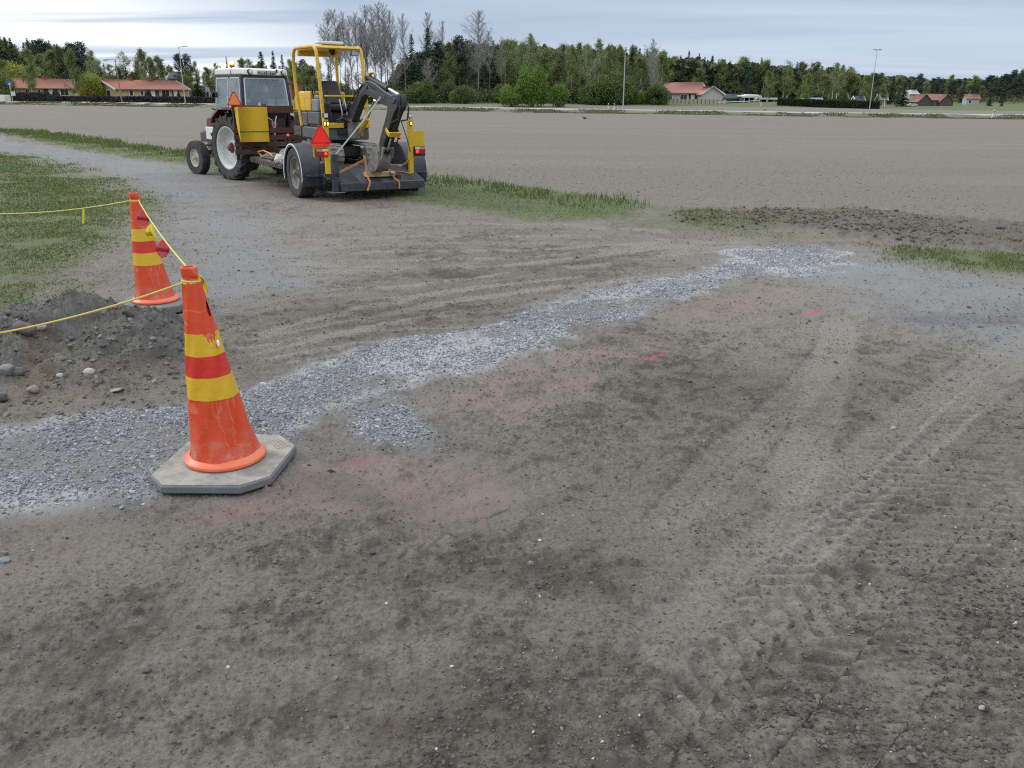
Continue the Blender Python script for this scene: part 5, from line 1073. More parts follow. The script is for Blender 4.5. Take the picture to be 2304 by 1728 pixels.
# ------------------------------------------------------------------ TRAFFIC CONES
def conemat():
    m, nt, b = newmat('orange_cone_plastic'); tc = _n(nt, 'ShaderNodeTexCoord').outputs['Object']
    c = mixc(nt, noise(nt, tc, 5, 5, .6), (.60, .048, .006), (.72, .075, .012))
    sc = ramp(nt, noise(nt, tc, 9, 7, .72, 1.2), [(.62, 0.0), (.74, .4)]); c = mixc(nt, sc, c, (.74, .19, .09))
    iso = ramp(nt, noise(nt, tc, 3.2, 3, .5, 1.5), [(.485, 0.0), (.50, .45), (.515, 0.0)]); c = mixc(nt, iso, c, (.80, .27, .17))
    sx = _n(nt, 'ShaderNodeSeparateXYZ'); nt.links.new(tc, sx.inputs[0])
    g = math_(nt, 'MULTIPLY', ramp(nt, noise(nt, tc, 14, 6, .7), [(.45, 0.0), (.7, .55)]), ramp(nt, sx.outputs[2], [(.03, 1.0), (.28, .15)])); c = mixc(nt, g, c, (.38, .30, .24))
    nt.links.new(c, b.inputs['Base Color']); b.inputs['Roughness'].default_value = .42; b.inputs['Specular IOR Level'].default_value = .5
    b.inputs['Subsurface Weight'].default_value = .12; b.inputs['Subsurface Radius'].default_value = (.03, .008, .003)
    bp = _n(nt, 'ShaderNodeBump'); bp.inputs['Strength'].default_value = .25; bp.inputs['Distance'].default_value = .02; nt.links.new(noise(nt, tc, 7, 5, .6, .6), bp.inputs['Height']); nt.links.new(bp.outputs[0], b.inputs['Normal'])
    return m
CONE = conemat()
def bandmat(name, a, b_):
    m, nt, b = newmat(name); tc = _n(nt, 'ShaderNodeTexCoord').outputs['Object']; n1 = noise(nt, tc, 18, 6, .65); c = mixc(nt, n1, a, b_); c = mixc(nt, ramp(nt, noise(nt, tc, 11, 7, .7), [(.66, 0.0), (.74, .6)]), c, (.20, .12, .05))
    nt.links.new(c, b.inputs['Base Color']); b.inputs['Roughness'].default_value = .38; bp = _n(nt, 'ShaderNodeBump'); bp.inputs['Strength'].default_value = .35; bp.inputs['Distance'].default_value = .006; nt.links.new(noise(nt, tc, 45, 3), bp.inputs['Height']); nt.links.new(bp.outputs[0], b.inputs['Normal']); return m
YBAND = bandmat('yellow_reflective_band', (.62, .36, .012), (.72, .45, .02)); RBAND = bandmat('red_reflective_band', (.55, .022, .010), (.64, .035, .015))
RIMO = pm('pale_orange_rim', (.78, .16, .075), .45, var=.1, dirt=.25, dcol=(.5, .28, .18)); DRK = pm('cone_inside', (.30, .008, .008), .9, var=.1, bump=0)
SLAB = pm('concrete_grey_rubber', (.36, .345, .30), .85, var=.26, scale=5, bump=.3, bscale=120, dirt=.62, dcol=(.205, .20, .185))
SLABS = pm('dark_slab_side', (.155, .16, .165), .85, var=.25, bump=.2, dirt=.2)
def cone_r(h, Hh): # radius at height h
    t = h / Hh; return .152 * (1 - t) ** 1.02 + .031 * t + .012 * max(0, 1 - t * 5) ** 2
def cone(label, base, lean, Hh, slab, zslab, zg_, torn=False):
    bx, by = base; root = empty('traffic_cone', (bx, by, zg_)); tag(root, label, 'traffic cone')
    # slab
    n = len(slab); th = zslab - zg_; sl = MB(); pts = [(x - bx, y - by) for x, y in slab]
    sl.prism(pts, 'z', .002, th); so_ = sl.build('base_slab', SLABS, root, bevel=.006)
    ins = [(x * .975, y * .975) for x, y in pts]; MB().prism(ins, 'z', th, th + .004).build('slab_top', SLAB if torn else pm('dusty_dark_rubber', (.19, .19, .185), .9, var=.2, dirt=.4), so_)
    if torn:
        e = MB(); ex_, ey_ = pts[4]; ux, uy = (pts[5][0] - pts[4][0]), (pts[5][1] - pts[4][1]); L_ = math.hypot(ux, uy); ux /= L_; uy /= L_; vx, vy = -uy, ux; rg = random.Random(4)
        for r_ in range(4):
            t = .01
            while t < .125:
                w = rg.uniform(.006, .018); p0 = (ex_ + ux * t + vx * (.028 + r_ * .017), ey_ + uy * t + vy * (.028 + r_ * .017)); e.hexa([(p0[0], p0[1], th + .004), (p0[0] + ux * w, p0[1] + uy * w, th + .004), (p0[0] + ux * w + vx * .010, p0[1] + uy * w + vy * .010, th + .004), (p0[0] + vx * .010, p0[1] + vy * .010, th + .004)], [(p0[0], p0[1], th + .007), (p0[0] + ux * w, p0[1] + uy * w, th + .007), (p0[0] + ux * w + vx * .010, p0[1] + uy * w + vy * .010, th + .007), (p0[0] + vx * .010, p0[1] + vy * .010, th + .007)]); t += w + .005
        e.build('moulded_marks', pm('pale_rubber_marks', (.36, .34, .28), .9, var=.1), so_)
    M = Matrix.Translation((0, 0, th + .0035)) @ lean
    nz, na = 110, 120; V = []; F = []
    for i in range(nz + 1):
        h = Hh * i / nz
        for k in range(na):
            a = 2 * PI * k / na; r = cone_r(h, Hh)
            if torn: r += .0035 * math.sin(3 * a + h * 9) * (1 - i / nz) + .002 * math.sin(7 * a - h * 23)
            if h > Hh * .945: r = .031 + .004 * (1 if h > Hh * .955 else .0)
            V.append((r * math.cos(a), r * math.sin(a), h))
    hole = lambda h, a: torn and ((h - Hh * .80 - .05 * (a - 6.13)) / .034) ** 2 + ((math.atan2(math.sin(a + .15), math.cos(a + .15))) / .22) ** 2 < 1
    for i in range(nz):
        for k in range(na):
            if hole(Hh * (i + .5) / nz, 2 * PI * (k + .5) / na): continue
            F.append((i * na + k, i * na + (k + 1) % na, (i + 1) * na + (k + 1) % na, (i + 1) * na + k))
    b = MB().add(V, F); b.lathe([(.0348, 0), (.032, .006), (.025, .006), (.022, -.004), (.022, -.05)], (0, 0, Hh), 'z', na)
    bo_ = b.build('cone_body', CONE, root, sharp=50); bo_.location = (0, 0, th + .0035)
    MB().lathe([(cone_r(Hh * t, Hh) - .006, Hh * t) for t in np.linspace(.02, .93, 12)], (0, 0, 0), 'z', 40).build('inner_wall', DRK, bo_)
    r0 = cone_r(0, Hh); MB().lathe([(r0 - .004, .0), (r0 + .010, .002), (r0 + .017, .010), (r0 + .016, .020), (r0 + .006, .030), (cone_r(.040, Hh) - .002, .040)], (0, 0, 0), 'z', 64).build('base_rim', RIMO, bo_)
    for j, (t0, t1, m) in enumerate(((.575, .687, YBAND), (.468, .575, RBAND), (.355, .468, YBAND))):
        mb = MB(); V = []; F = []; q = 24
        for i in range(q + 1):
            h = Hh * (t0 + (t1 - t0) * i / q)
            for k in range(na): a = 2 * PI * k / na; r = cone_r(h, Hh) + .0022 + (.0035 * math.sin(3 * a + h * 9) * (1 - h / Hh) + .002 * math.sin(7 * a - h * 23) if torn else 0); V.append((r * math.cos(a), r * math.sin(a), h))
        for i in range(q):
            for k in range(na):
                da = math.atan2(math.sin(2 * PI * k / na + .72), math.cos(2 * PI * k / na + .72))
                if torn and j == 0 and abs(da) < .40 and i > q * (.62 + .9 * da * da / .16 * .35 + .08 * math.sin(k * 1.7) + .05 * math.sin(k * .6)): continue
                F.append((i * na + k, i * na + (k + 1) % na, (i + 1) * na + (k + 1) % na, (i + 1) * na + k))
        mb.add(V, F).build('reflective_band', m, bo_)
    if torn:
        a = -.36; h = Hh * .628; r = cone_r(h, Hh) + .006; MB().ball((r * math.cos(a), r * math.sin(a), h), .016, (.35, .8, 1.1)).build('white_scrap', REFL, bo_)
    for o in [bo_] + list(bo_.children): o.data.transform(lean)
    return root, M
def lean_m(dx, dy): return Matrix(((1, 0, dx, 0), (0, 1, dy, 0), (0, 0, 1, 0), (0, 0, 0, 1)))     # the soft cone leans, its foot stays flat
zs = float(look(-1.3, 3.5)); 
slabF = [(-1.60, 3.36), (-1.51, 3.255), (-1.17, 3.25), (-1.06, 3.345), (-1.035, 3.70), (-1.15, 3.84), (-1.46, 3.84), (-1.575, 3.74)]
ZF = float(zbase(-1.32, 3.55)) + .026
coneF, MF = cone('large orange traffic cone with torn yellow band on a grey slab, nearest the viewer', (-1.325, 3.555), lean_m(-.072, 0), .885, slabF, ZF + .032, ZF - .006, True)
slabR = [(-3.17, 6.46), (-3.08, 6.36), (-2.74, 6.36), (-2.63, 6.46), (-2.63, 6.80), (-2.74, 6.92), (-3.05, 6.92), (-3.17, 6.80)]
ZR = float(zbase(-2.88, 6.63)) + .03
coneR, MR = cone('orange traffic cone with intact yellow bands standing behind the soil heap', (-2.885, 6.63), lean_m(-.072, 0), .85, slabR, ZR + .034, ZR - .02)
topF = Vector(coneF.location) + MF @ Vector((0, 0, .885 * .935)); topR = Vector(coneR.location) + MR @ Vector((0, 0, .85 * .935))
# ropes
ROPE = pm('yellow_rope', (.66, .58, .16), .8, var=.2, scale=40, bump=.4, bscale=400)
def rope(label, a, b, sag, r=.0042, wraps=()):
    pts = [a.lerp(b, t) + Vector((0, 0, -sag * 4 * t * (1 - t))) for t in np.linspace(0, 1, 24)]; mb = MB().tube(pts, r, 8)
    for c, n_, rr in wraps:
        mb.tube([c + Vector((rr * math.cos(t), rr * math.sin(t), .006 * math.sin(t * .5))) for t in np.linspace(0, 2 * PI * n_, 22 * n_)], r, 6)
    o = mb.build('barrier_rope', ROPE, None, loc=tuple(a)); return tag(o, label, 'rope'), pts
def pennant(parent, p, base, w, h, ang, mat, stripe, face=(0, -1, 0), curl=0.0):
    """drop-shaped flag hanging from the rope"""
    V = []; F = []; n = 18; q = [(math.sin(t) * w / 2 * (.55 + .45 * math.sin(t / 2)) if True else 0, 0) for t in np.linspace(0, 2 * PI, n)]
    out = []
    for i in range(21):
        t = i / 20; ww = w / 2 * (math.sin(PI * min(1, t ** .8)) ** .75 if 0 < t < 1 else .02) * (.45 + .55 * t) * 1.25; out.append((t * h, ww))
    f = Vector(face).normalized(); sd = Vector((0, 0, 1)).cross(f).normalized(); dn = (Vector((0, 0, -1)) * math.cos(ang) + sd * math.sin(ang)); sd2 = f.cross(dn)
    def surf(name, i0, i1, off, m, par):
        mb = MB(); V = []; F = []; k = 6
        for i in range(i0, i1 + 1):
            t, ww = out[i]
            for j in range(k + 1):
                u = (j / k - .5) * 2; bend = curl * (abs(u) ** 1.5) * ww * 1.3
                V.append(p - base + dn * t + sd2 * (u * ww * (1 - .35 * curl)) + f * (off + bend))
        for i in range(i1 - i0):
            for j in range(k): F.append((i * (k + 1) + j, i * (k + 1) + j + 1, (i + 1) * (k + 1) + j + 1, (i + 1) * (k + 1) + j))
        o = mb.add(V, F).build(name, m, par); md = o.modifiers.new('thick', 'SOLIDIFY'); md.thickness = .0016; md.offset = 0; return o
    o = surf('pennant', 0, 20, 0, mat, parent); surf('pennant_stripe', 9, 13, .0022, stripe, o); return o
PRED = pm('red_plastic_flag', (.62, .09, .11), .45, var=.1); PDR = pm('dark_red_stripe', (.36, .006, .02), .45, var=.1); PYE = pm('yellow_plastic_flag', (.74, .62, .02), .4, var=.1); PDY = pm('ochre_stripe', (.40, .27, .015), .45, var=.1)
r1, p1 = rope('yellow rope with drop-shaped flags slung between the two traffic cones', topR + Vector((.036, -.015, 0)), topF + Vector((.01, .036, .01)), .035, wraps=((topR, 2, .036),))
base = p1[0]
pennant(r1, p1[3], base, .10, .125, -.15, PRED, PDR, (.1, -1, .05)); pennant(r1, p1[8], base, .10, .125, .25, PYE, PDY, (-.5, -.8, .2), .9); pennant(r1, p1[13], base, .085, .115, -.2, PRED, PDR, (.2, -1, .1)); pennant(r1, p1[22], base, .10, .11, .75, PYE, PDY, (-.3, -.9, .1), .35)
aF = topF + Vector((-.022, -.028, 0)); eF = Vector(at(-120, 768, 3.55)); r2, p2 = rope('yellow rope tied below the rim of the nearest cone, running off to the left', aF, eF, .03, wraps=((topF, 3, .0365),))
eR = Vector(at(-160, 473, 7.2)); r3, p3 = rope('yellow rope leading left from the far cone above the lawn', topR + Vector((-.04, -.01, 0)), eR, .06)
p_ = p3[5]; q = MB().ribbon([p_ - p3[0], p_ - p3[0] + Vector((-.01, 0, -.06)), p_ - p3[0] + Vector((-.022, .0, -.12))], .016, .002, (0, 1, 0)); q.build('pennant', PYE, r3)
# ================================================================== FAR SIDE: road furniture, houses, hedges, trees
def gz(x, y): return float(zbase(x, y))
def spot(px, Y):
    p = at(px, 240, Y); return np.array([p[0], Y, gz(p[0], Y)])
def hgt(px, py, Y):
    return at(px, py, Y)[2]
LEAFC = {}
def tree_mats():
    LEAFC['spruce'] = tonemat('spruce_needles', [(0.0, (0.021, 0.035, 0.029)), (.5, (0.047, 0.075, 0.055)), (1.0, (0.091, 0.130, 0.085))], .85, rnd=.35, hue=((0.058, 0.078, 0.036), .5))
    LEAFC['pine'] = tonemat('pine_needles', [(0.0, (0.023, 0.038, 0.034)), (.5, (0.052, 0.078, 0.062)), (1.0, (0.098, 0.130, 0.098))], .85, rnd=.3)
    LEAFC['birch'] = tonemat('birch_leaves', [(0.0, (0.130, 0.172, 0.065)), (.5, (0.215, 0.272, 0.091)), (1.0, (0.299, 0.365, 0.124))], .8, rnd=.4, hue=((0.215, 0.208, 0.111), .5), transl=.3)
    LEAFC['pale'] = tonemat('opening_leaves', [(0.0, (0.182, 0.229, 0.104)), (.5, (0.286, 0.351, 0.156)), (1.0, (0.390, 0.458, 0.221))], .8, rnd=.4, hue=((0.260, 0.257, 0.156), .5), transl=.3)
    LEAFC['lime'] = tonemat('bright_green_leaves', [(0.0, (0.078, 0.134, 0.030)), (.5, (0.140, 0.229, 0.041)), (1.0, (0.224, 0.324, 0.070))], .75, rnd=.25, transl=.3)
    LEAFC['yellow'] = tonemat('yellow_green_leaves', [(0.0, (0.169, 0.195, 0.031)), (.5, (0.273, 0.293, 0.049)), (1.0, (0.390, 0.390, 0.085))], .75, rnd=.2, transl=.3)
    LEAFC['bare'] = tonemat('bare_twigs', [(0.0, (0.194, 0.184, 0.174)), (1.0, (0.404, 0.390, 0.371))], .9, rnd=.4, hue=((0.254, 0.234, 0.234), .4))
    LEAFC['bush'] = tonemat('bush_leaves', [(0.0, (0.058, 0.091, 0.029)), (.5, (0.111, 0.163, 0.047)), (1.0, (0.182, 0.247, 0.072))], .8, rnd=.4, hue=((0.143, 0.150, 0.072), .5), transl=.25)
    m, nt, b = newmat('birch_bark'); tc = _n(nt, 'ShaderNodeTexCoord').outputs['Object']; mp = _n(nt, 'ShaderNodeMapping'); mp.inputs['Scale'].default_value = (1, 1, 3); nt.links.new(tc, mp.inputs[0])
    c = mixc(nt, ramp(nt, noise(nt, mp.outputs[0], 1.6, 5, .7), [(.54, 0.0), (.66, 1.0)]), (.62, .60, .55), (.10, .09, .08)); nt.links.new(c, b.inputs['Base Color']); b.inputs['Roughness'].default_value = .85; LEAFC['bark_birch'] = m
    LEAFC['bark_grey'] = pm('grey_bark', (.17, .155, .14), .9, var=.4, scale=2, bump=.2); LEAFC['bark_brown'] = pm('brown_bark', (.09, .068, .05), .9, var=.4, scale=2, bump=.2); LEAFC['bark_pine'] = pm('orange_pine_bark', (.20, .105, .06), .9, var=.35, scale=2, bump=.2)
tree_mats()
def cards(P, s, rg, flat=0.0, D=None):
    """one small leaf-sized quad per point; D: long axis"""
    n = len(P); s = np.broadcast_to(s, n)
    a = rg.normal(size=(n, 3)) if D is None else D + rg.normal(0, .25, (n, 3)); a /= np.linalg.norm(a, axis=1)[:, None] + 1e-9
    b = rg.normal(size=(n, 3)); b[:, 2] *= (1 - flat); b -= a * (a * b).sum(1)[:, None]; b /= np.linalg.norm(b, axis=1)[:, None] + 1e-9
    A = a * s[:, None]; B = b * s[:, None] * (.75 if D is None else .45)
    V = np.stack([P - A - B * .5, P - A * .2 + B, P + A + B * .3, P + A * .3 - B], 1).reshape(-1, 3); return V, np.arange(n * 4).reshape(n, 4)
def tubes_np(segs, n=3):
    """segs: array (m, 8): p0 p1 r0 r1"""
    S = np.asarray(segs, float); p0, p1, r0, r1 = S[:, :3], S[:, 3:6], S[:, 6], S[:, 7]; d = p1 - p0; d /= np.linalg.norm(d, axis=1)[:, None] + 1e-9
    ref = np.where(np.abs(d[:, 2:3]) > .9, np.array([[1., 0, 0]]), np.array([[0, 0, 1.]])); a = np.cross(d, ref); a /= np.linalg.norm(a, axis=1)[:, None]; b = np.cross(d, a); V = []
    for p, r in ((p0, r0), (p1, r1)):
        for k in range(n): t = 2 * PI * k / n; V.append(p + (a * math.cos(t) + b * math.sin(t)) * r[:, None])
    V = np.stack(V, 1); m = len(S); base = (np.arange(m) * 2 * n)[:, None]; F = np.concatenate([base + np.array([[k, (k + 1) % n, n + (k + 1) % n, n + k]]) for k in range(n)]); return V.reshape(-1, 3), F
PROTO = {}
def proto(kind, i, H, crown, trunk, crown_mat, bark):
    """crown=(V,F,tone) trunk=MB"""
    V, F, T = crown; me = mesh_np(kind + '_crown', V, F, {'tone': ('FLOAT', T)}, smooth=False); me.materials.append(crown_mat)
    o = trunk.build('trunk', bark, None); tm = o.data; bpy.data.objects.remove(o); PROTO[(kind, i)] = (me, tm, H)
def make_protos():
    rg = np.random.default_rng(77)
    for i in range(5):       # spruces
        H = 18.0; P = []; D = []; S = []; h = 1.0; wid = rg.uniform(2.0, 2.9); bare = rg.uniform(.04, .12)
        while h < H - .2:
            t = h / H; R = wid * (1 - t) ** (.80 + .1 * (i % 3)) * rg.uniform(.8, 1.15) + .12
            for k in range(int(6 + 3 * (1 - t))):
                if rg.random() < (.12 if t > bare * 2 else .5): continue
                a = rg.uniform(0, 2 * PI); Rb = R * rg.uniform(.7, 1.1); nn = max(3, int(Rb * 4.2)); q = (np.arange(nn) + rg.random(nn)) / nn
                x = np.cos(a) * Rb * q; y = np.sin(a) * Rb * q; z = h - Rb * (.30 * q + .22 * q * q) + .25 * (q > .8) * Rb * .3
                sd = rg.normal(0, .16 * Rb ** .5, nn) * (1 - .4 * q); P.append(np.stack([x - np.sin(a) * sd, y + np.cos(a) * sd, z - np.abs(sd) * .5], 1)); D.append(np.tile([np.cos(a), np.sin(a), -.45], (nn, 1))); S.append(np.full(nn, .26 + .16 * (1 - t)))
            h += rg.uniform(.26, .40)
        P = np.concatenate(P); V, F = cards(P, np.concatenate(S), rg, .3, np.concatenate(D)); tone = np.clip(.5 + rg.normal(0, .24, len(P)), 0, 1)
        proto('spruce', i, H, (V, F, np.repeat(tone, 4)), MB().cyl((0, 0, -.3), (0, 0, H * .98), .22, .02, 7), LEAFC['spruce'], LEAFC['bark_brown'])
    for i in range(4):       # pines
        H = 17.0; P = []; tk = MB(); pts = [(rg.normal(0, .12) * k / 5, rg.normal(0, .12) * k / 5, H * k / 8 - (.3 if k == 0 else 0)) for k in range(9)]; tk.tube(pts, [.22 - .022 * k for k in range(9)], 7)
        for k in range(62):
            t = rg.uniform(.34, 1.0) ** .85; R = 2.15 * max(.02, math.sin(PI * min(.97, .06 + (1 - t) * 1.25))) ** .75 + .15; a = rg.uniform(0, 2 * PI); r = R * rg.uniform(.35, 1); c = np.array([r * math.cos(a), r * math.sin(a), H * t - .1 * r]); tk.tube([(0, 0, H * t - .5 - .1 * r), (c[0] * .6, c[1] * .6, c[2] - .25), tuple(c)], [.05, .035, .02], 4)
            m = int(46 + 26 * rg.random()); P.append(c + rg.normal(size=(m, 3)) * np.array([.42, .42, .34]))
        P = np.concatenate(P); V, F = cards(P, .17, rg); proto('pine', i, H, (V, F, np.repeat(np.clip(.45 + rg.normal(0, .2, len(P)) + .25 * (P[:, 2] % 1.0 - .5), 0, 1), 4)), tk, LEAFC['pine'], LEAFC['bark_pine'])
    def branching(H, nl, spread, up, t0, rg, twigs=5, sub=2, rtr=.16, ln=.30, kink=.18, shp=.8, tw=(.020, .011, .012, .008)):
        segs = []; tips = []; x = y = 0.0; prev = np.array([0, 0, -.3]); axis = []
        for k in range(1, 11):
            p = np.array([prev[0] + rg.normal(0, kink * .5), prev[1] + rg.normal(0, kink * .5), H * k / 10]); segs.append((*prev, *p, rtr * (1 - (k - 1) / 10.6), rtr * (1 - k / 10.6))); axis.append((prev, p)); prev = p
        trunk = list(segs); segs = []
        for k in range(nl):
            t = t0 + (1 - t0) * (k + rg.random()) / nl; t = min(t, .985); a0, a1 = axis[min(9, int(t * 10))]; f = t * 10 - int(t * 10); b = a0 + (a1 - a0) * f
            L = H * ln * (1 - t) ** shp * rg.uniform(.35, 1.3) * (.45 + .55 * min(1, (t - t0 + .10) / .25)) + .25; a = rg.uniform(0, 2 * PI); d = np.array([math.cos(a) * spread, math.sin(a) * spread, up]); d /= np.linalg.norm(d); q = b.copy(); r = .055 * (L / 4) ** .6 + .018
            m = 4
            for j in range(m):
                d2 = d + np.array([rg.normal(0, .16), rg.normal(0, .16), .10 + rg.normal(0, .08)]); d2 /= np.linalg.norm(d2); q2 = q + d2 * L / m; segs.append((*q, *q2, r * (1 - j / m * .7), r * (1 - (j + 1) / m * .7)))
                for _ in range(twigs):
                    f2 = rg.random(); b2 = q + (q2 - q) * f2; e = d2 * .8 + rg.normal(0, .55, 3) + np.array([0, 0, .15]); e /= np.linalg.norm(e); l2 = L * rg.uniform(.14, .34) * (1 - .3 * j / m); e1 = b2 + e * l2; segs.append((*b2, *e1, tw[0], tw[1])); tips.append(e1)
                    for _ in range(sub):
                        g = e + rg.normal(0, .5, 3); g /= np.linalg.norm(g); f3 = rg.uniform(.3, 1); b3 = b2 + e * l2 * f3; e3 = b3 + g * l2 * rg.uniform(.35, .7); segs.append((*b3, *e3, tw[2], tw[3])); tips.append(e3)
                d = d2; q = q2
            tips.append(q)
        return trunk, segs, np.array(tips)
    def trunk_mb(tr_):
        mb = MB(); pts = [tr_[0][:3]] + [s[3:6] for s in tr_]; rr = [tr_[0][6]] + [max(.012, s[7]) for s in tr_]; mb.tube(pts, rr, 7); return mb
    for i in range(6):       # leafless aspens and birches
        H = 20.0; a, b, tips = branching(H, 44, .85, .85, .32 + .06 * (i % 3), rg, 7, 4, .17, .36, shp=.62, tw=(.013, .008, .008, .006)); V, F = tubes_np(b, 3)
        proto('bare', i, H, (V, F, np.full(len(V), .5) + rg.normal(0, .1, len(V))), trunk_mb(a), LEAFC['bare'], LEAFC['bark_grey'])
    for i in range(7):       # birches coming into leaf
        for kind, dens, size in (('birch', 5, .125), ('pale', 3, .11)):
            H = 16.0; a, b, tips = branching(H, 38, .8, .50, .15 + .09 * (i % 4), rg, 6, 1, .19, .31, shp=.66, kink=.3); Vb, Fb = tubes_np([s for s in b if s[6] > .019], 3)
            P = np.repeat(tips, dens, 0) + rg.normal(0, 1, (len(tips) * dens, 3)) * np.array([.30, .30, .42]) - np.array([0, 0, .25]); gap = fbm(P[:, 0] + P[:, 2] * .6, P[:, 1] - P[:, 2] * .5, 1.3, 3, 40 + i); P = P[(P[:, 2] > .8) & (gap > .40)]
            V, F = cards(P, rg.uniform(.6, 1.3, len(P)) * size, rg, 0); cl = fbm(P[:, 0] + P[:, 2] * .7, P[:, 1] - P[:, 2] * .4, 1.6, 2, i); tone = np.clip(.42 + (cl - .5) * 1.3 + rg.normal(0, .15, len(P)), 0, 1)
            proto(kind, i, H, (np.concatenate([V, Vb]), np.concatenate([F, Fb + len(V)]), np.concatenate([np.repeat(tone, 4), np.zeros(len(Vb)) + .15])), trunk_mb(a), LEAFC[kind], LEAFC['bark_birch'])
    for i in range(4):       # round bushes
        H = 6.0; P = []; tk = MB()
        for k in range(62):
            a = rg.uniform(0, 2 * PI); el = rg.uniform(-.75, 1.0) ; el = math.asin(max(-.8, min(1, el))); r = rg.uniform(.72, 1.0); c = np.array([2.9 * r * math.cos(a) * math.cos(el), 2.9 * r * math.sin(a) * math.cos(el), 2.6 + 3.0 * r * math.sin(el)]); m = 110; P.append(c + rg.normal(size=(m, 3)) * np.array([.52, .52, .42])); 
            if k % 5 == 0: tk.tube([(0, 0, -.2), tuple(c * np.array([.35, .35, .5])), tuple(c * .9)], [.09, .06, .02], 5)
        P = np.concatenate(P); P = P[P[:, 2] > .05]; V, F = cards(P, rg.uniform(.6, 1.3, len(P)) * .15, rg); tone = np.clip(.35 + .25 * P[:, 2] / 6 + rg.normal(0, .16, len(P)) + .5 * (fbm(P[:, 0] + P[:, 1], P[:, 2], .9, 2, 9) - .5), 0, 1)
        for kind in ('lime', 'yellow', 'bush'):
            PROTO_T = tk; proto(kind, i, H, (V, F, np.repeat(tone, 4)), tk, LEAFC[kind], LEAFC['bark_brown'])
make_protos()
TREES = []; BARKALT = {}
def tree(kind, px, top, Y, wide=1.0, label=None, base=None):
    x, y, z = spot(px, Y); zt = hgt(px, top, Y); H = max(1.2, zt - z); i = random.randrange({'spruce': 5, 'pine': 4, 'bare': 6, 'birch': 7, 'pale': 7, 'lime': 4, 'yellow': 4, 'bush': 4}[kind]); cm, tm, H0 = PROTO[(kind, i)]; s = H / H0
    nm = {'spruce': 'spruce_tree', 'pine': 'pine_tree', 'bare': 'bare_tree', 'birch': 'birch_tree', 'pale': 'birch_tree', 'lime': 'bush', 'yellow': 'bush', 'bush': 'bush'}[kind]
    w = s * wide * (1.0 if kind in ('lime', 'yellow', 'bush') else max(.75, min(1.35, (14 / H) ** .35)))
    r = empty(nm, (x, y, z - .05), random.uniform(0, 6.28)); r.scale = (w, w, s)
    c = bpy.data.objects.new('crown', cm); link(c, r); t = bpy.data.objects.new('trunk' if nm != 'bush' else 'stems', tm); link(t, r)
    TREES.append(dict(o=r, kind=kind, px=px, H=H, Y=Y, label=label, name=nm)); return r
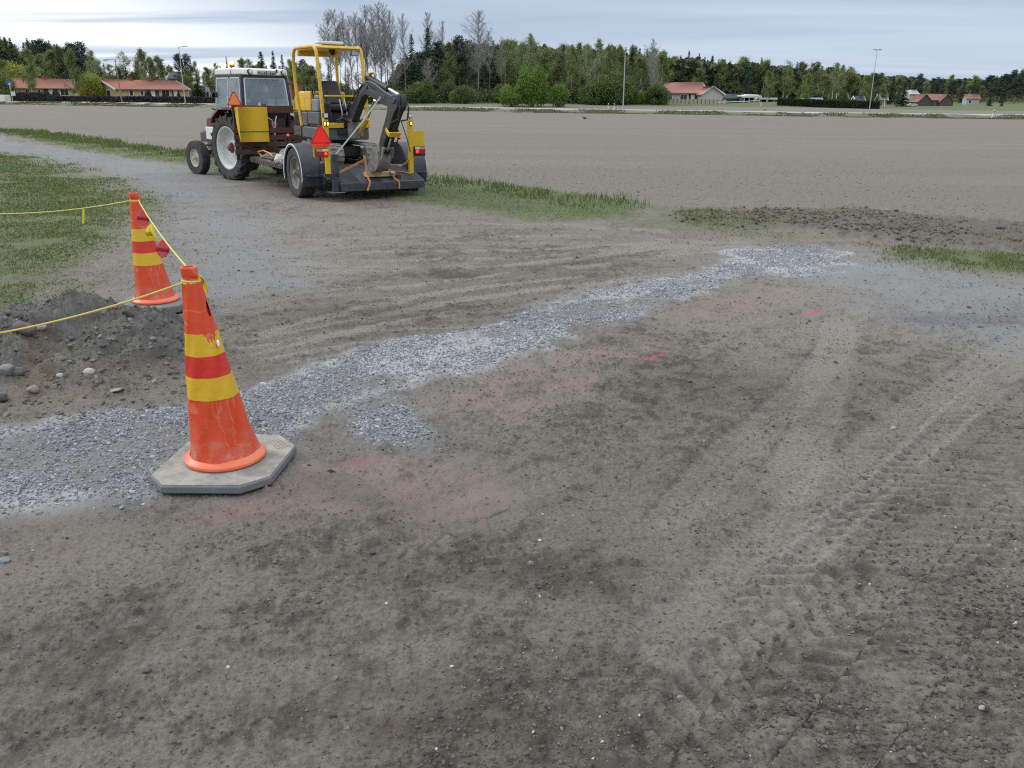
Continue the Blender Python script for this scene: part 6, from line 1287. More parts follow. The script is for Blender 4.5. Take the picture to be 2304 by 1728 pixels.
# ---- individually recognisable trees: (kind, px, top py, Y, width, label)
for a in [
 ('spruce', 4, 74, 215, 1.5, 'dark spruce at the far left edge of the tree line'), ('spruce', 24, 69, 212, 1.6, 'broad dark spruce second from the left edge'), ('spruce', 38, 80, 216, 1.1, None), ('spruce', 49, 82, 210, 1.1, 'lighter spruce at the right end of the leftmost dark clump'),
 ('spruce', 77, 92, 212, 1.1, None), ('spruce', 87, 83, 214, 1.2, None), ('spruce', 97, 87, 208, 1.1, None), ('pine', 113, 88, 210, 1.3, 'round-topped dark pine above the left red-roofed house'), ('spruce', 134, 87, 213, 1.1, None), ('spruce', 150, 97, 208, 1.0, None), ('pine', 178, 96, 205, 1.0, None), ('pine', 198, 95, 205, 1.4, 'tall dark pine between the two red-roofed houses'),
 ('pale', 217, 113, 190, 1.0, 'pale thin birch just right of the tall dark pine'), ('birch', 20, 133, 165, 1.4, None), ('yellow', 18, 130, 185, 1.5, 'yellow-green tree at the left edge before the dark spruces'), ('birch', 78, 112, 161, .95, 'olive birch with a white foot in front of the left red roof'), ('birch', 110, 122, 205, 1.3, None), ('birch', 140, 115, 203, 1.4, None), ('birch', 174, 112, 160, .85, 'slender birch with pale limbs before the right end of the left house'), ('yellow', 213, 161, 166, .95, 'yellow-green round tree between the two red-roofed houses'), ('bush', 5, 165, 152, 1.0, 'dark green bush at the left edge beside the blue sign'),
 ('spruce', 247, 141, 220, 1.0, None), ('birch', 232, 138, 200, 1.0, None), ('pale', 294, 117, 205, 1.2, 'pale feathery birch above the right red-roofed house'), ('pale', 314, 136, 210, .8, None), ('birch', 328, 112, 208, 1.1, 'tallest green birch behind the right red-roofed house'), ('birch', 345, 130, 206, 1.1, None), ('birch', 362, 128, 205, 1.2, None), ('birch', 276, 150, 205, 1.1, None), ('pale', 373, 147, 210, .9, None),
 ('pine', 413, 123, 190, .9, 'narrow pine behind the left lamp of the tractor side'), ('pine', 432, 122, 190, .95, 'narrow pine right of its twin, above the dark grey house'), ('birch', 400, 150, 200, 1.0, None), ('birch', 427, 155, 185, 1.1, None), ('pale', 453, 138, 205, .8, None), ('birch', 475, 152, 190, 1.1, None), ('birch', 392, 148, 215, .9, None),
 ('spruce', 520, 124, 200, .6, 'thin spruce tip showing right behind the lit beacon'), ('pale', 497, 143, 205, .8, None), ('spruce', 505, 147, 200, 1.0, None), ('birch', 550, 132, 205, 1.2, 'birch standing just right of the lit beacon'), ('pale', 572, 134, 207, .9, None), ('spruce', 597, 113, 195, 1.5, 'broad dark spruce directly above the tractor roof'), ('spruce', 624, 112, 196, 1.3, 'tall spruce between the tractor roof and the canopy'), ('spruce', 643, 120, 197, 1.0, None), ('pale', 655, 133, 210, .9, None), ('birch', 668, 140, 185, 1.3, None), ('birch', 690, 145, 183, 1.2, None), ('pine', 688, 134, 200, 1.0, 'pine seen through the left half of the canopy'), ('spruce', 712, 152, 205, .9, None), ('pale', 722, 138, 210, .8, None), ('spruce', 745, 140, 200, .9, 'spruce seen through the middle of the canopy'),
 ('bare', 750, 30, 172, 1.1, None), ('bare', 762, 22, 170, 1.15, 'leftmost tall bare aspen above the canopy'), ('bare', 781, 29, 174, .8, None), ('bare', 797, 36, 170, .8, None), ('bare', 808, 30, 176, .9, None), ('bare', 820, 42, 171, .8, None), ('bare', 834, 12, 173, 1.05, None), ('bare', 850, 20, 176, .9, None), ('bare', 862, 9, 170, 1.1, 'tallest bare aspen of the clump right of the canopy'), ('bare', 876, 12, 175, 1.0, None), ('bare', 888, 26, 172, .8, None), ('bare', 770, 60, 182, .8, None), ('bare', 826, 55, 183, .8, None), ('bare', 845, 50, 184, .8, None), ('bare', 870, 58, 181, .8, None),
 ('bare', 914, 33, 163, .85, 'bare birch with a crooked white trunk right of the boom'), ('spruce', 931, 73, 172, 1.1, 'dark spruce right of the crooked white birch'), ('bare', 964, 29, 182, .95, 'bare crown poking up behind the pointed spruce'), ('spruce', 967, 58, 171, 1.3, 'tallest pointed spruce right of the aspen clump'), ('bare', 968, 130, 160, 1.1, 'leafless grey thicket tree in front of the pointed spruce'), ('bare', 1001, 49, 178, .65, 'thin bare tree between the pointed spruce and the big bare one'), ('pine', 988, 93, 176, 1.0, None), ('birch', 1010, 98, 172, 1.1, None), ('pine', 1035, 82, 176, 1.1, 'pine just left of the big bare tree'), ('bare', 1074, 24, 168, 1.35, 'big solitary bare tree with a round crown and white trunk'), ('bare', 1103, 72, 175, .7, None), ('spruce', 1085, 130, 171, 1.0, None), ('pine', 1060, 92, 182, 1.1, None), ('birch', 1047, 100, 180, 1.1, None), ('bare', 1128, 84, 172, .6, None), ('birch', 1140, 95, 178, 1.0, None),
 ('pale', 1192, 76, 182, .8, 'thin pale birch tip rising above the forest over the bright bush'), ('lime', 1198, 140, 150, .66, 'big round bright green bush standing before the forest'), ('lime', 1150, 186, 149, .9, 'lower bright bush left of the big round one'), ('lime', 1257, 186, 150, .8, 'lower bright bush right of the big round one'), ('pale', 1277, 97, 178, .8, None), ('spruce', 1265, 98, 185, 1.0, None), ('birch', 1286, 104, 165, .8, 'slim birch with a straight white stem right of the lower bright bush'), ('spruce', 1302, 93, 185, 1.0, 'tallest spruce between the bright bush and the white lamp pole'), ('pale', 1326, 100, 172, .7, None), ('pale', 1343, 89, 158, .9, 'forked pale birch with a bright white trunk left of the white lamp pole'), ('birch', 1362, 102, 160, .75, None), ('birch', 1375, 104, 162, .8, None), ('birch', 1385, 105, 165, .9, None), ('bush', 1385, 158, 158, 1.0, None), ('spruce', 1403, 104, 185, .9, 'spruce whose tip shows right beside the top of the white lamp pole'), ('spruce', 1418, 104, 183, 1.1, None), ('spruce', 1434, 106, 183, 1.1, None), ('spruce', 1450, 107, 184, .9, None), ('bare', 1464, 89, 168, 1.0, 'lone bare aspen above the left end of the fenced house'), ('birch', 1440, 130, 165, 1.2, None), ('birch', 1480, 122, 170, 1.2, None), ('bare', 1470, 150, 160, .8, None), ('bush', 1477, 185, 160, 1.0, 'grey-green bush at the left end of the red-roofed house'),
 ('birch', 1567, 155, 205, 1.2, 'pale green pointed birch right behind the red roof'), ('spruce', 1587, 170, 206, 1.1, 'dark low spruce left of its larger neighbour behind the house'), ('spruce', 1608, 165, 203, 1.6, 'broad dark spruce just right of the red-roofed house'), ('pine', 1680, 166, 215, .8, 'dark narrow pine above the white carport'),
 ('birch', 1725, 160, 200, .9, 'slim birch left of the long dark hedge'), ('birch', 1767, 158, 198, 1.0, None), ('birch', 1815, 166, 205, 1.2, None), ('birch', 1945, 172, 210, 1.3, 'round olive birch behind the right-hand lamp pole'), ('spruce', 1973, 205, 212, 1.1, 'low dark spruce between the hedge end and the white house'), ('spruce', 2030, 185, 235, 2.0, 'broad dark spruce left of the white two-storey house'), ('birch', 1990, 190, 225, 1.2, None), ('spruce', 2092, 174, 265, 1.3, None), ('spruce', 2225, 212, 245, 1.6, 'low dark spruce right of the rusty-roofed shed'), ('spruce', 2253, 216, 245, 1.1, None), ('birch', 2125, 205, 262, 1.0, None)]:
    tree(*a[:4], wide=a[4], label=a[5])
# ---- forest filling behind them, following the skyline
SKY = [(0, 80), (60, 100), (100, 92), (150, 102), (200, 110), (250, 150), (300, 150), (380, 160), (480, 160), (560, 150), (640, 140), (700, 150), (760, 150), (830, 140), (900, 120), (1000, 105), (1100, 98), (1200, 96), (1300, 106), (1400, 112), (1500, 125), (1560, 122), (1640, 134), (1700, 133), (1800, 146), (1870, 150), (1940, 168), (2000, 173), (2100, 176), (2200, 175), (2250, 168), (2310, 158), (2360, 156)]
def skyl(px): return float(np.interp(px, [a for a, b in SKY], [b for a, b in SKY]))
for row, (Y0_, Y1, off, step) in enumerate(((176, 190, 26, 21), (196, 215, 5, 14))):
    px = -30.0
    while px < 2350:
        px += step * random.uniform(.7, 1.3); far = 1 + .55 * sst(1650, 2100, np.float64(px)); Y = random.uniform(Y0_, Y1) * far; q = random.random(); top = skyl(px) + off * random.uniform(0, 1.0) + random.choice([-11, -7, -4, 0, 3, 8, 16])
        if 230 < px < 700 and row == 0: continue
        if px <= 230: Y += 28
        if 1460 < px < 1800: Y += 45 if row == 0 else 25
        if 720 < px < 900 and q < .55: top += 45
        z = spot(px, Y)[2]
        if px < 230: k = 'spruce' if q < .45 else 'birch'
        elif px < 720: k = 'birch' if q < .5 else ('pale' if q < .75 else 'spruce')
        elif px < 920: k = 'spruce' if q < .3 else ('birch' if q < .6 else 'bare')
        elif px < 1160: k = 'birch' if q < .35 else ('pine' if q < .55 else ('spruce' if q < .75 else 'bare'))
        elif px < 1500: k = 'birch' if q < .4 else ('spruce' if q < .72 else 'pale')
        elif px < 1640: k = 'spruce' if q < .6 else 'birch'
        elif px < 1950: k = 'birch' if q < .4 else ('pale' if q < .72 else ('pine' if q < .82 else 'spruce'))
        elif px < 2180: k = 'spruce' if q < .35 else ('birch' if q < .65 else 'pine')
        else: k = 'pine' if q < .5 else ('spruce' if q < .8 else 'birch')
        tree(k, px, top, Y, random.uniform(.95, 1.6) * far ** .3)
# undergrowth bushes along the forest front
for px in list(range(905, 1150, 21)) + list(range(1275, 1480, 20)) + list(range(712, 900, 30)):
    tree(random.choice(['bush', 'bush', 'bush', 'lime']), px + random.uniform(-6, 6), random.choice([random.uniform(172, 190), random.uniform(190, 214), random.uniform(200, 216)]), random.uniform(158, 168), random.uniform(.8, 1.3))
for px in (1660, 1890): tree('bush', px + random.uniform(-12, 12), random.uniform(205, 216), random.uniform(228, 250), 1.2)
# ---- labels: what singles a tree out, else the words its whole group shares
ZONES = [(230, 'behind the left red-roofed house'), (480, 'behind the right red-roofed house'), (700, 'behind the tractor and the canopy'), (900, 'in the aspen clump behind the excavator'), (1140, 'between the excavator and the round bright bush'), (1262, 'behind the round bright bush'), (1480, 'around the white lamp pole in the middle'), (1640, 'behind the fenced red-roofed house'), (1960, 'behind the long dark hedge'), (2160, 'behind the grey barn'), (9999, 'at the far right of the tree line')]
WORD = {'spruce': ('dark spruce', 'dark spruces'), 'pine': ('dark bushy pine', 'dark bushy pines'), 'bare': ('leafless grey tree', 'leafless grey trees'), 'birch': ('olive-green birch', 'olive-green birches'), 'pale': ('pale budding birch', 'pale budding birches'), 'lime': ('bright green bush', 'bright green bushes'), 'yellow': ('yellow-green bush', 'yellow-green bushes'), 'bush': ('dull green bush', 'dull green bushes')}
grp = {}
for t in TREES:
    cat = {'spruce_tree': 'spruce', 'pine_tree': 'pine', 'bare_tree': 'bare tree', 'birch_tree': 'birch', 'bush': 'bush'}[t['name']]; t['o']['category'] = cat
    zn = next(z for lim, z in ZONES if t['px'] < lim)
    t['o']['group'] = WORD[t['kind']][1] + ' ' + zn
    if t['label']: t['o']['label'] = t['label']
    else: grp.setdefault((t['kind'], zn), []).append(t)
for (k, zn), L in grp.items():
    L.sort(key=lambda t: -(t['H'] / t['Y'])); n = len(L)
    if n == 1: L[0]['o']['label'] = WORD[k][0] + ' ' + zn; continue
    if n == 2:
        a, b = sorted(L, key=lambda t: t['px']); a['o']['label'] = 'left of the two plain %s %s' % (WORD[k][1], zn); b['o']['label'] = 'right of the two plain %s %s' % (WORD[k][1], zn); continue
    L[0]['o']['label'] = 'tallest of the crowded %s %s' % (WORD[k][1], zn); rest = sorted(L[1:], key=lambda t: t['px'])
    rest[0]['o']['label'] = 'leftmost of the crowded %s %s' % (WORD[k][1], zn)
    if len(rest) > 1: rest[-1]['o']['label'] = 'rightmost of the crowded %s %s' % (WORD[k][1], zn)
    for t in rest[1:-1]: t['o']['label'] = '%s, one of several much alike %s' % (WORD[k][0], zn)
# ---- low dark wood deep behind: reads as one mass
def deep_wood():
    rg = np.random.default_rng(90); n = 42000; px = rg.uniform(-60, 2370, n); far = 1 + .55 * sst(1650, 2100, px); Y = rg.uniform(222, 245, n) * far; d = np.array([at(p, 240, y_) for p, y_ in zip(px, Y)]); z0 = zbase(d[:, 0], Y); top = np.array([skyl(p) for p in px]) + np.where(px > 1850, 3, np.where(px > 900, 10, 20)) + 18 * (fbm(px, px * 0, 26, 3, 93) - .5); top += 70 * np.exp(-((px - 810) / 75) ** 2) + 25 * np.exp(-((px - 560) / 170) ** 2)
    zt = np.array([at(p, t, y_)[2] for p, t, y_ in zip(px, top, Y)]); z = z0 + (zt - z0) * rg.random(n) ** .8
    V, F = cards(np.stack([d[:, 0], Y, z], 1), rg.uniform(.5, .95, n), rg); o = obj_np('forest', V, F, tonemat('deep_forest', [(0.0, (.05, .06, .038)), (.55, (.095, .108, .06)), (1.0, (.15, .16, .09))], .9), attrs={'tone': ('FLOAT', np.repeat(np.clip(rg.normal(.45, .25, n), 0, 1), 4))}, smooth=False); o['kind'] = 'stuff'
deep_wood()
def undergrowth():
    rg = np.random.default_rng(91); n = 26000; px = np.concatenate([rg.uniform(700, 1490, n // 2), rg.uniform(1600, 2370, n - n // 2)]); far = 1 + .8 * sst(1500, 1620, px); Y = rg.uniform(160, 174, n) * far; d = np.array([at(p, 240, y_) for p, y_ in zip(px, Y)]); z0 = zbase(d[:, 0], Y); hh = (1.0 + 2.2 * fbm(d[:, 0], Y, 6, 3, 95)) * rg.random(n) ** 1.3
    V, F = cards(np.stack([d[:, 0], Y, z0 + hh], 1), rg.uniform(.12, .24, n), rg); o = obj_np('undergrowth', V, F, tonemat('undergrowth_leaves', [(0.0, (.05, .055, .03)), (.5, (.085, .095, .04)), (.8, (.12, .14, .045)), (1.0, (.17, .16, .10))], .9), attrs={'tone': ('FLOAT', np.repeat(np.clip(rg.normal(.45, .25, n), 0, 1), 4))}, smooth=False); o['kind'] = 'stuff'
undergrowth()
# ------------------------------------------------------------------ houses
def tiles(name, a, b_):
    m, nt, b = newmat(name); tc = _n(nt, 'ShaderNodeTexCoord').outputs['Object']; w = _n(nt, 'ShaderNodeTexWave', wave_type='BANDS', bands_direction='X'); w.inputs['Scale'].default_value = 1.6; w.inputs['Distortion'].default_value = .4; nt.links.new(tc, w.inputs[0])
    c = mixc(nt, noise(nt, tc, .9, 5, .6), a, b_); c = mixc(nt, ramp(nt, w.outputs[0], [(.0, .25), (.35, 0.0)]), c, (.10, .04, .03)); nt.links.new(c, b.inputs['Base Color']); b.inputs['Roughness'].default_value = .8; return m
RED_T = tiles('red_clay_tiles', (.29, .098, .062), (.36, .135, .088)); PINK_T = tiles('faded_red_tiles', (.34, .14, .11), (.42, .19, .15)); RUST = pm('rusty_sheet_roof', (.24, .105, .075), .7, var=.35, scale=.5, dirt=.4, dcol=(.30, .25, .22)); DARKT = pm('dark_felt_roof', (.055, .058, .068), .8, var=.2, scale=.5)
WALLY = pm('pale_yellow_wall', (.50, .40, .19), .8, var=.08, scale=1.5); WALLW = pm('white_boarding', (.46, .455, .435), .8, var=.06, scale=1.5); WALLG = pm('weathered_grey_boards', (.085, .075, .07), .9, var=.3, scale=1.2); WALLD = pm('dark_grey_wall', (.12, .12, .125), .8, var=.12); TRIM = pm('white_trim', (.72, .72, .70), .6, var=.04); WIN = pm('dark_window_glass', (.035, .04, .05), .12, var=.2, bump=0); CHIM = pm('brick_chimney', (.24, .075, .05), .85, var=.2)
def house(name, label, cat, px, Y, L, Dp, eave, ridge, yaw, wall, roof, ground=None, chim=(), wins=(), over=.5, gable=(), porch=(), trim=True, group=None):
    """long side (length L along local x) faces -y; origin in the middle of the front wall"""
    x, y, z = spot(px, Y); z = z if ground is None else ground; r = empty(name, (x, y, z - .1), yaw); tag(r, label, cat, group); h = L / 2
    MB().add([(-h, 0, 0), (h, 0, 0), (h, Dp, 0), (-h, Dp, 0), (-h, 0, eave), (h, 0, eave), (h, Dp, eave), (-h, Dp, eave), (-h, Dp / 2, ridge - .1), (h, Dp / 2, ridge - .1)], [(0, 1, 5, 4), (2, 3, 7, 6), (1, 2, 6, 9, 5), (3, 0, 4, 8, 7), (0, 3, 2, 1)]).build('wall', wall, r)
    k = (ridge - eave) / (Dp / 2); e = eave - over * k; H2 = h + over; th = .16
    ro = MB().hexa([(-H2, -over, e), (H2, -over, e), (H2, Dp / 2, ridge), (-H2, Dp / 2, ridge)], [(-H2, -over, e + th), (H2, -over, e + th), (H2, Dp / 2, ridge + th), (-H2, Dp / 2, ridge + th)]).hexa([(-H2, Dp / 2, ridge), (H2, Dp / 2, ridge), (H2, Dp + over, e), (-H2, Dp + over, e)], [(-H2, Dp / 2, ridge + th), (H2, Dp / 2, ridge + th), (H2, Dp + over, e + th), (-H2, Dp + over, e + th)]).build('roof', roof, r)
    if trim:
        tb = MB()
        for s in (-1, 1):
            xx = s * (H2 + .03)
            for ya, yb_ in ((-over, Dp / 2), (Dp + over, Dp / 2)): tb.hexa([(xx - .04, ya, e - .12), (xx + .04, ya, e - .12), (xx + .04, yb_, ridge - .12), (xx - .04, yb_, ridge - .12)], [(xx - .04, ya, e + th + .03), (xx + .04, ya, e + th + .03), (xx + .04, yb_, ridge + th + .03), (xx - .04, yb_, ridge + th + .03)])
        tb.build('bargeboard', TRIM, ro); MB().box((-H2, -over - .05, e - .02), (H2, -over - .003, e + .12)).build('gutter', WALLD, ro)
    for cx, cy_, ch_ in chim: MB().box((cx - .4, cy_ - .35, ridge - .6), (cx + .4, cy_ + .35, ridge + ch_)).box((cx - .47, cy_ - .42, ridge + ch_), (cx + .47, cy_ + .42, ridge + ch_ + .12)).build('chimney', CHIM, ro)
    for wx, wz, ww, wh, *rest in wins:
        w = MB().box((wx - ww / 2 - .12, -.05, wz - .12), (wx + ww / 2 + .12, -.012, wz + wh + .12)).build('window', TRIM, r); g = MB()
        nn = max(1, round(ww / .8))
        for i in range(nn): g.box((wx - ww / 2 + i * ww / nn + .03, -.07, wz), (wx - ww / 2 + (i + 1) * ww / nn - .03, -.053, wz + wh))
        g.build('pane', WIN, w)
    for s, wy, wz, ww, wh in gable:
        X = s * (h + .03); w = MB().box((X - .02, wy - ww / 2 - .12, wz - .12), (X + .02, wy + ww / 2 + .12, wz + wh + .12)).build('window', TRIM, r); MB().box((X - .035, wy - ww / 2, wz), (X + .035, wy + ww / 2, wz + wh)).build('pane', WIN, w)
    for px0, px1 in porch: MB().box((px0, -.03, .1), (px1, -.004, eave - .15)).build('porch', pm('shaded_porch_boards', (.085, .065, .048), .9), r); q = MB().box(((px0 + px1) / 2 - .45, -.06, .1), ((px0 + px1) / 2 + .45, -.033, 2.1)).build('door', TRIM, r)  # porch is a flat panel, its shade put into the dark colour
    return r
yw = math.radians(55)
W_ = ((-4.6, 1.0, .7, .9), (-2.4, 1.0, .5, .9), (2.6, .9, 1.6, 1.1), (6.0, 1.0, .9, 1.0))
house('terraced_house', 'yellow single-storey house with red tiled roof and two chimneys, behind the lamp posts', 'house', 349, 170, 15.0, 8.0, 2.2, 3.75, yw, WALLY, RED_T, chim=((-2.1, 4.0, .55), (2.4, 4.0, .55)), wins=W_[:3], gable=((-1, 2.6, .9, 1.1, 1.0), (-1, 5.2, .9, .8, 1.0), (-1, 4.0, 2.35, .5, .6)), porch=((-1.4, 1.2), (4.0, 5.6)))
house('terraced_house', 'yellow house with red tiled roof half hidden by birches at the left edge', 'house', 121, 174, 17.5, 8.0, 2.25, 3.9, yw, WALLY, RED_T, chim=((1.2, 4.0, .6),), wins=W_, gable=((-1, 3.0, .9, 1.1, 1.0), (-1, 4.0, 2.35, .5, .6)), porch=((-1.4, 1.2),))
house('house', 'dark grey house with dark roof behind the right lamp post on the left side', 'house', 406, 196, 3.6, 5, 4.2, 5.5, .1, WALLD, DARKT, wins=((-.6, 2.6, .7, .9),), over=.3)
house('house', 'salmon house end glimpsed between the tractor cab and the yellow canopy', 'house', 648, 185, 2.4, 5, 3.4, 4.6, -.2, pm('salmon_wall', (.40, .16, .11), .8), PINK_T, over=.3)
hm = house('house', 'white house with faded red roof behind the beige fence', 'house', 1533, 196, 11.2, 9, 2.5, 4.6, math.radians(8), WALLW, PINK_T, chim=((3.2, 5.0, .15),), wins=((-2.8, .9, 1.2, 1.0), (.4, .9, 1.6, 1.1)), porch=((1.6, 3.4),))
MB().add([(3.4, -3.2, 0), (8.2, -3.2, 0), (8.2, 2, 0), (3.4, 2, 0), (3.4, -3.2, 2.2), (8.2, -3.2, 2.2), (8.2, 2, 2.2), (3.4, 2, 2.2), (5.8, -3.2, 3.65), (5.8, 2, 3.65)], [(0, 1, 5, 8, 4), (1, 2, 6, 5), (2, 3, 7, 9, 6), (3, 0, 4, 7)]).build('front_wing_wall', WALLW, hm)
MB().hexa([(3.0, -3.6, 1.95), (5.8, -3.6, 3.65), (5.8, 4, 3.65), (3.0, 4, 1.95)], [(3.0, -3.6, 2.1), (5.8, -3.6, 3.8), (5.8, 4, 3.8), (3.0, 4, 2.1)]).hexa([(5.8, -3.6, 3.65), (8.6, -3.6, 1.95), (8.6, 4, 1.95), (5.8, 4, 3.65)], [(5.8, -3.6, 3.8), (8.6, -3.6, 2.1), (8.6, 4, 2.1), (5.8, 4, 3.8)]).build('front_wing_roof', PINK_T, hm)
MB().hexa([(2.95, -3.66, 1.9), (5.8, -3.66, 3.62), (5.8, -3.62, 3.62), (2.95, -3.62, 1.9)], [(2.95, -3.66, 2.2), (5.8, -3.66, 3.9), (5.8, -3.62, 3.9), (2.95, -3.62, 2.2)]).hexa([(5.8, -3.66, 3.62), (8.65, -3.66, 1.9), (8.65, -3.62, 1.9), (5.8, -3.62, 3.62)], [(5.8, -3.66, 3.9), (8.65, -3.66, 2.2), (8.65, -3.62, 2.2), (5.8, -3.62, 3.9)]).build('bargeboard', TRIM, hm)
house('garage', 'low dark-roofed garage right of the white house', 'garage', 1646, 204, 4.6, 5, 1.7, 2.5, -.05, WALLD, DARKT, over=.3)
def shed(name, label, cat, px, Y, w, d, h, roof, wall, posts=True, slope=.15):
    x, y, z = spot(px, Y); r = empty(name, (x, y, z)); tag(r, label, cat); MB().hexa([(-w / 2 - .2, -.3, h - .05), (w / 2 + .2, -.3, h - .05), (w / 2 + .2, d, h + slope), (-w / 2 - .2, d, h + slope)], [(-w / 2 - .2, -.3, h + .28), (w / 2 + .2, -.3, h + .28), (w / 2 + .2, d, h + slope + .28), (-w / 2 - .2, d, h + slope + .28)]).build('roof', roof, r)
    MB().box((-w / 2, d - .3, 0), (w / 2, d - .1, h)).box((-w / 2, 0, 0), (-w / 2 + .15, d - .3, h)).build('wall', wall, r)
    for i in range(4 if posts else 0): q = -w / 2 + .3 + i * (w - .6) / 3; MB().box((q - .07, 0, 0), (q + .07, .14, h - .05)).build('post', TRIM, r)
    return r
sp = shed('carport', 'open carport with a white pitched roof beside the lawn mound', 'carport', 1690, 200, 4.0, 5, 1.75, TRIM, WALLD); MB().hexa([(-2.3, -.35, 2.0), (2.3, -.35, 2.0), (1.0, -.3, 2.35), (-.6, -.3, 2.35)], [(-2.3, 4, 2.0), (2.3, 4, 2.0), (1.0, 4, 2.4), (-.6, 4, 2.4)]).build('pitched_roof', TRIM, sp)
shed('carport', 'long flat white-edged carport right of the pitched white one', 'carport', 1733, 203, 5.0, 5, 1.55, TRIM, WALLD, slope=.05)
shed('shelter', 'low white-roofed shelter rising just above the long dark hedge', 'shelter', 1828, 206, 4.0, 3, 1.75, TRIM, WALLD, slope=.05)
house('garden_house', 'small open-fronted garden house behind the right end of the hedge', 'garden house', 1934, 206, 2.0, 2.5, 1.7, 2.6, .05, WALLW, DARKT, wins=((-.5, .5, .4, 1.0), (.45, .5, .4, 1.0)), over=.2)
house('house', 'small tan house right of the hedge under the spruce', 'house', 1985, 228, 1.8, 3, 1.9, 3.2, -.15, pm('tan_wall', (.40, .33, .24), .8), pm('tan_roof', (.22, .18, .15), .8), wins=((-.3, .6, .5, .7),), over=.3)
house('house', 'white two-storey house just left of the grey barn', 'house', 2053, 268, 2.6, 4.0, 3.0, 4.1, .1, WALLW, pm('pale_metal_roof', (.42, .43, .45), .6), wins=((-.5, .5, .6, .7), (.6, .5, .6, .7), (0, 2.0, .7, .7)), over=.25)
# barn: a low long roof between two gabled ends
x, y, z = spot(2100, 246); bn = empty('barn', (x, y, z - .1), .02); tag(bn, 'weathered grey wooden barn with rusty red roof at the right', 'barn')
MB().box((-2.2, -.2, 0), (2.2, 4, 1.6)).build('wall', WALLG, bn)
for sx in (-1, 1):
    c = sx * 3.0; MB().add([(c - 1.9, -1.0, 0), (c + 1.9, -1.0, 0), (c + 1.9, 5, 0), (c - 1.9, 5, 0), (c - 1.9, -1.0, 1.35), (c + 1.9, -1.0, 1.35), (c + 1.9, 5, 1.35), (c - 1.9, 5, 1.35), (c, -1.0, 3.1), (c, 5, 3.1)], [(0, 1, 5, 8, 4), (1, 2, 6, 5), (2, 3, 7, 9, 6), (3, 0, 4, 7)]).build('gable_wing', WALLG, bn)
    rf_ = MB().hexa([(c - 2.2, -1.3, 1.08), (c, -1.3, 3.1), (c, 5.3, 3.1), (c - 2.2, 5.3, 1.08)], [(c - 2.2, -1.3, 1.2), (c, -1.3, 3.22), (c, 5.3, 3.22), (c - 2.2, 5.3, 1.2)]).hexa([(c, -1.3, 3.1), (c + 2.2, -1.3, 1.08), (c + 2.2, 5.3, 1.08), (c, 5.3, 3.1)], [(c, -1.3, 3.22), (c + 2.2, -1.3, 1.2), (c + 2.2, 5.3, 1.2), (c, 5.3, 3.22)]).build('wing_roof', RUST, bn)
MB().hexa([(-3.2, -.5, 1.55), (3.2, -.5, 1.55), (3.2, 2.0, 3.18), (-3.2, 2.0, 3.18)], [(-3.2, -.5, 1.68), (3.2, -.5, 1.68), (3.2, 2.0, 3.31), (-3.2, 2.0, 3.31)]).build('main_roof', RUST, bn)
for dx in (-1.2, .3, 1.3): MB().box((dx - .3, -.23, .1), (dx + .3, -.205, 1.3)).build('door', pm('old_door_boards', (.13, .12, .115), .9), bn)
house('shed', 'small bluish-white shed with a rusty roof right of the barn', 'shed', 2187, 262, 3.6, 3.4, 1.9, 3.0, -.12, pm('bluish_white_boards', (.36, .39, .42), .8, var=.2), RUST, wins=((-.8, .6, .7, .8),), over=.3, trim=False)
def car(label, px, Y, col):
    x, y, z = spot(px, Y); r = empty('parked_car', (x, y, z)); tag(r, label, 'car'); MB().prism([(-2.1, .3), (2.1, .3), (2.15, .75), (1.5, .9), (.8, 1.42), (-1.0, 1.45), (-1.75, .95), (-2.1, .85)], 'y', -.8, .8).build('body', pm('white_car_paint', col, .3, var=.03), r, bevel=.08); MB().prism([(1.25, .92), (.72, 1.34), (-.92, 1.36), (-1.5, .95)], 'y', -.81, .81).build('windows', WIN, r)
    for s in (-1, 1):
        for q in (-1.3, 1.35): MB().cyl((q, s * .62, .32), (q, s * .84, .32), .32, n=16).build('wheel', RUB, r)
    r.scale = (.6, .6, .6); r.rotation_euler[2] = .2
car('white car parked in front of the grey barn', 2052, 238, (.7, .7, .7))
# ------------------------------------------------------------------ hedges, fences
def hedge(label, A, B, h, t, tones, seed, n=14000, size=.12):
    rg = np.random.default_rng(seed); A = np.array(A, float); B = np.array(B, float); d = B - A; L = np.linalg.norm(d); d /= L; nn = np.array([-d[1], d[0]]); u = rg.random(n) * L; top = rg.random(n) < .3; v = np.where(top, rg.uniform(-t / 2, t / 2, n), rg.choice([-1, 1], n) * t / 2 + rg.normal(0, .06, n)); X = A[0] + d[0] * u + nn[0] * v; Yy = A[1] + d[1] * u + nn[1] * v; hh = h * (1 + .10 * (fbm(u, u * 0, 3, 3, seed) - .5)); Z = zbase(X, Yy) + np.where(top, hh + rg.normal(0, .05, n), rg.random(n) * hh)
    V, F = cards(np.stack([X, Yy, Z], 1), rg.uniform(.7, 1.3, n) * size, rg); m = 60; V2 = []; 
    o = obj_np('hedge', V, F, tonemat('hedge_%d' % seed, tones, .9), attrs={'tone': ('FLOAT', np.repeat(np.clip(rg.normal(.45, .22, n), 0, 1), 4))}, smooth=False)
    c = MB(); us = np.linspace(0, L, m)
    for i in range(m - 1):
        q = [A + d * us[i] - nn * t * .4, A + d * us[i + 1] - nn * t * .4, A + d * us[i + 1] + nn * t * .4, A + d * us[i] + nn * t * .4]; c.hexa([(p[0], p[1], gz(*p)) for p in q], [(p[0], p[1], gz(*p) + h * .9) for p in q])
    c.build('branch_core', pm('hedge_core_%d' % seed, tuple(x * .8 for x in tones[0][1]), .95), o); return tag(o, label, 'hedge')
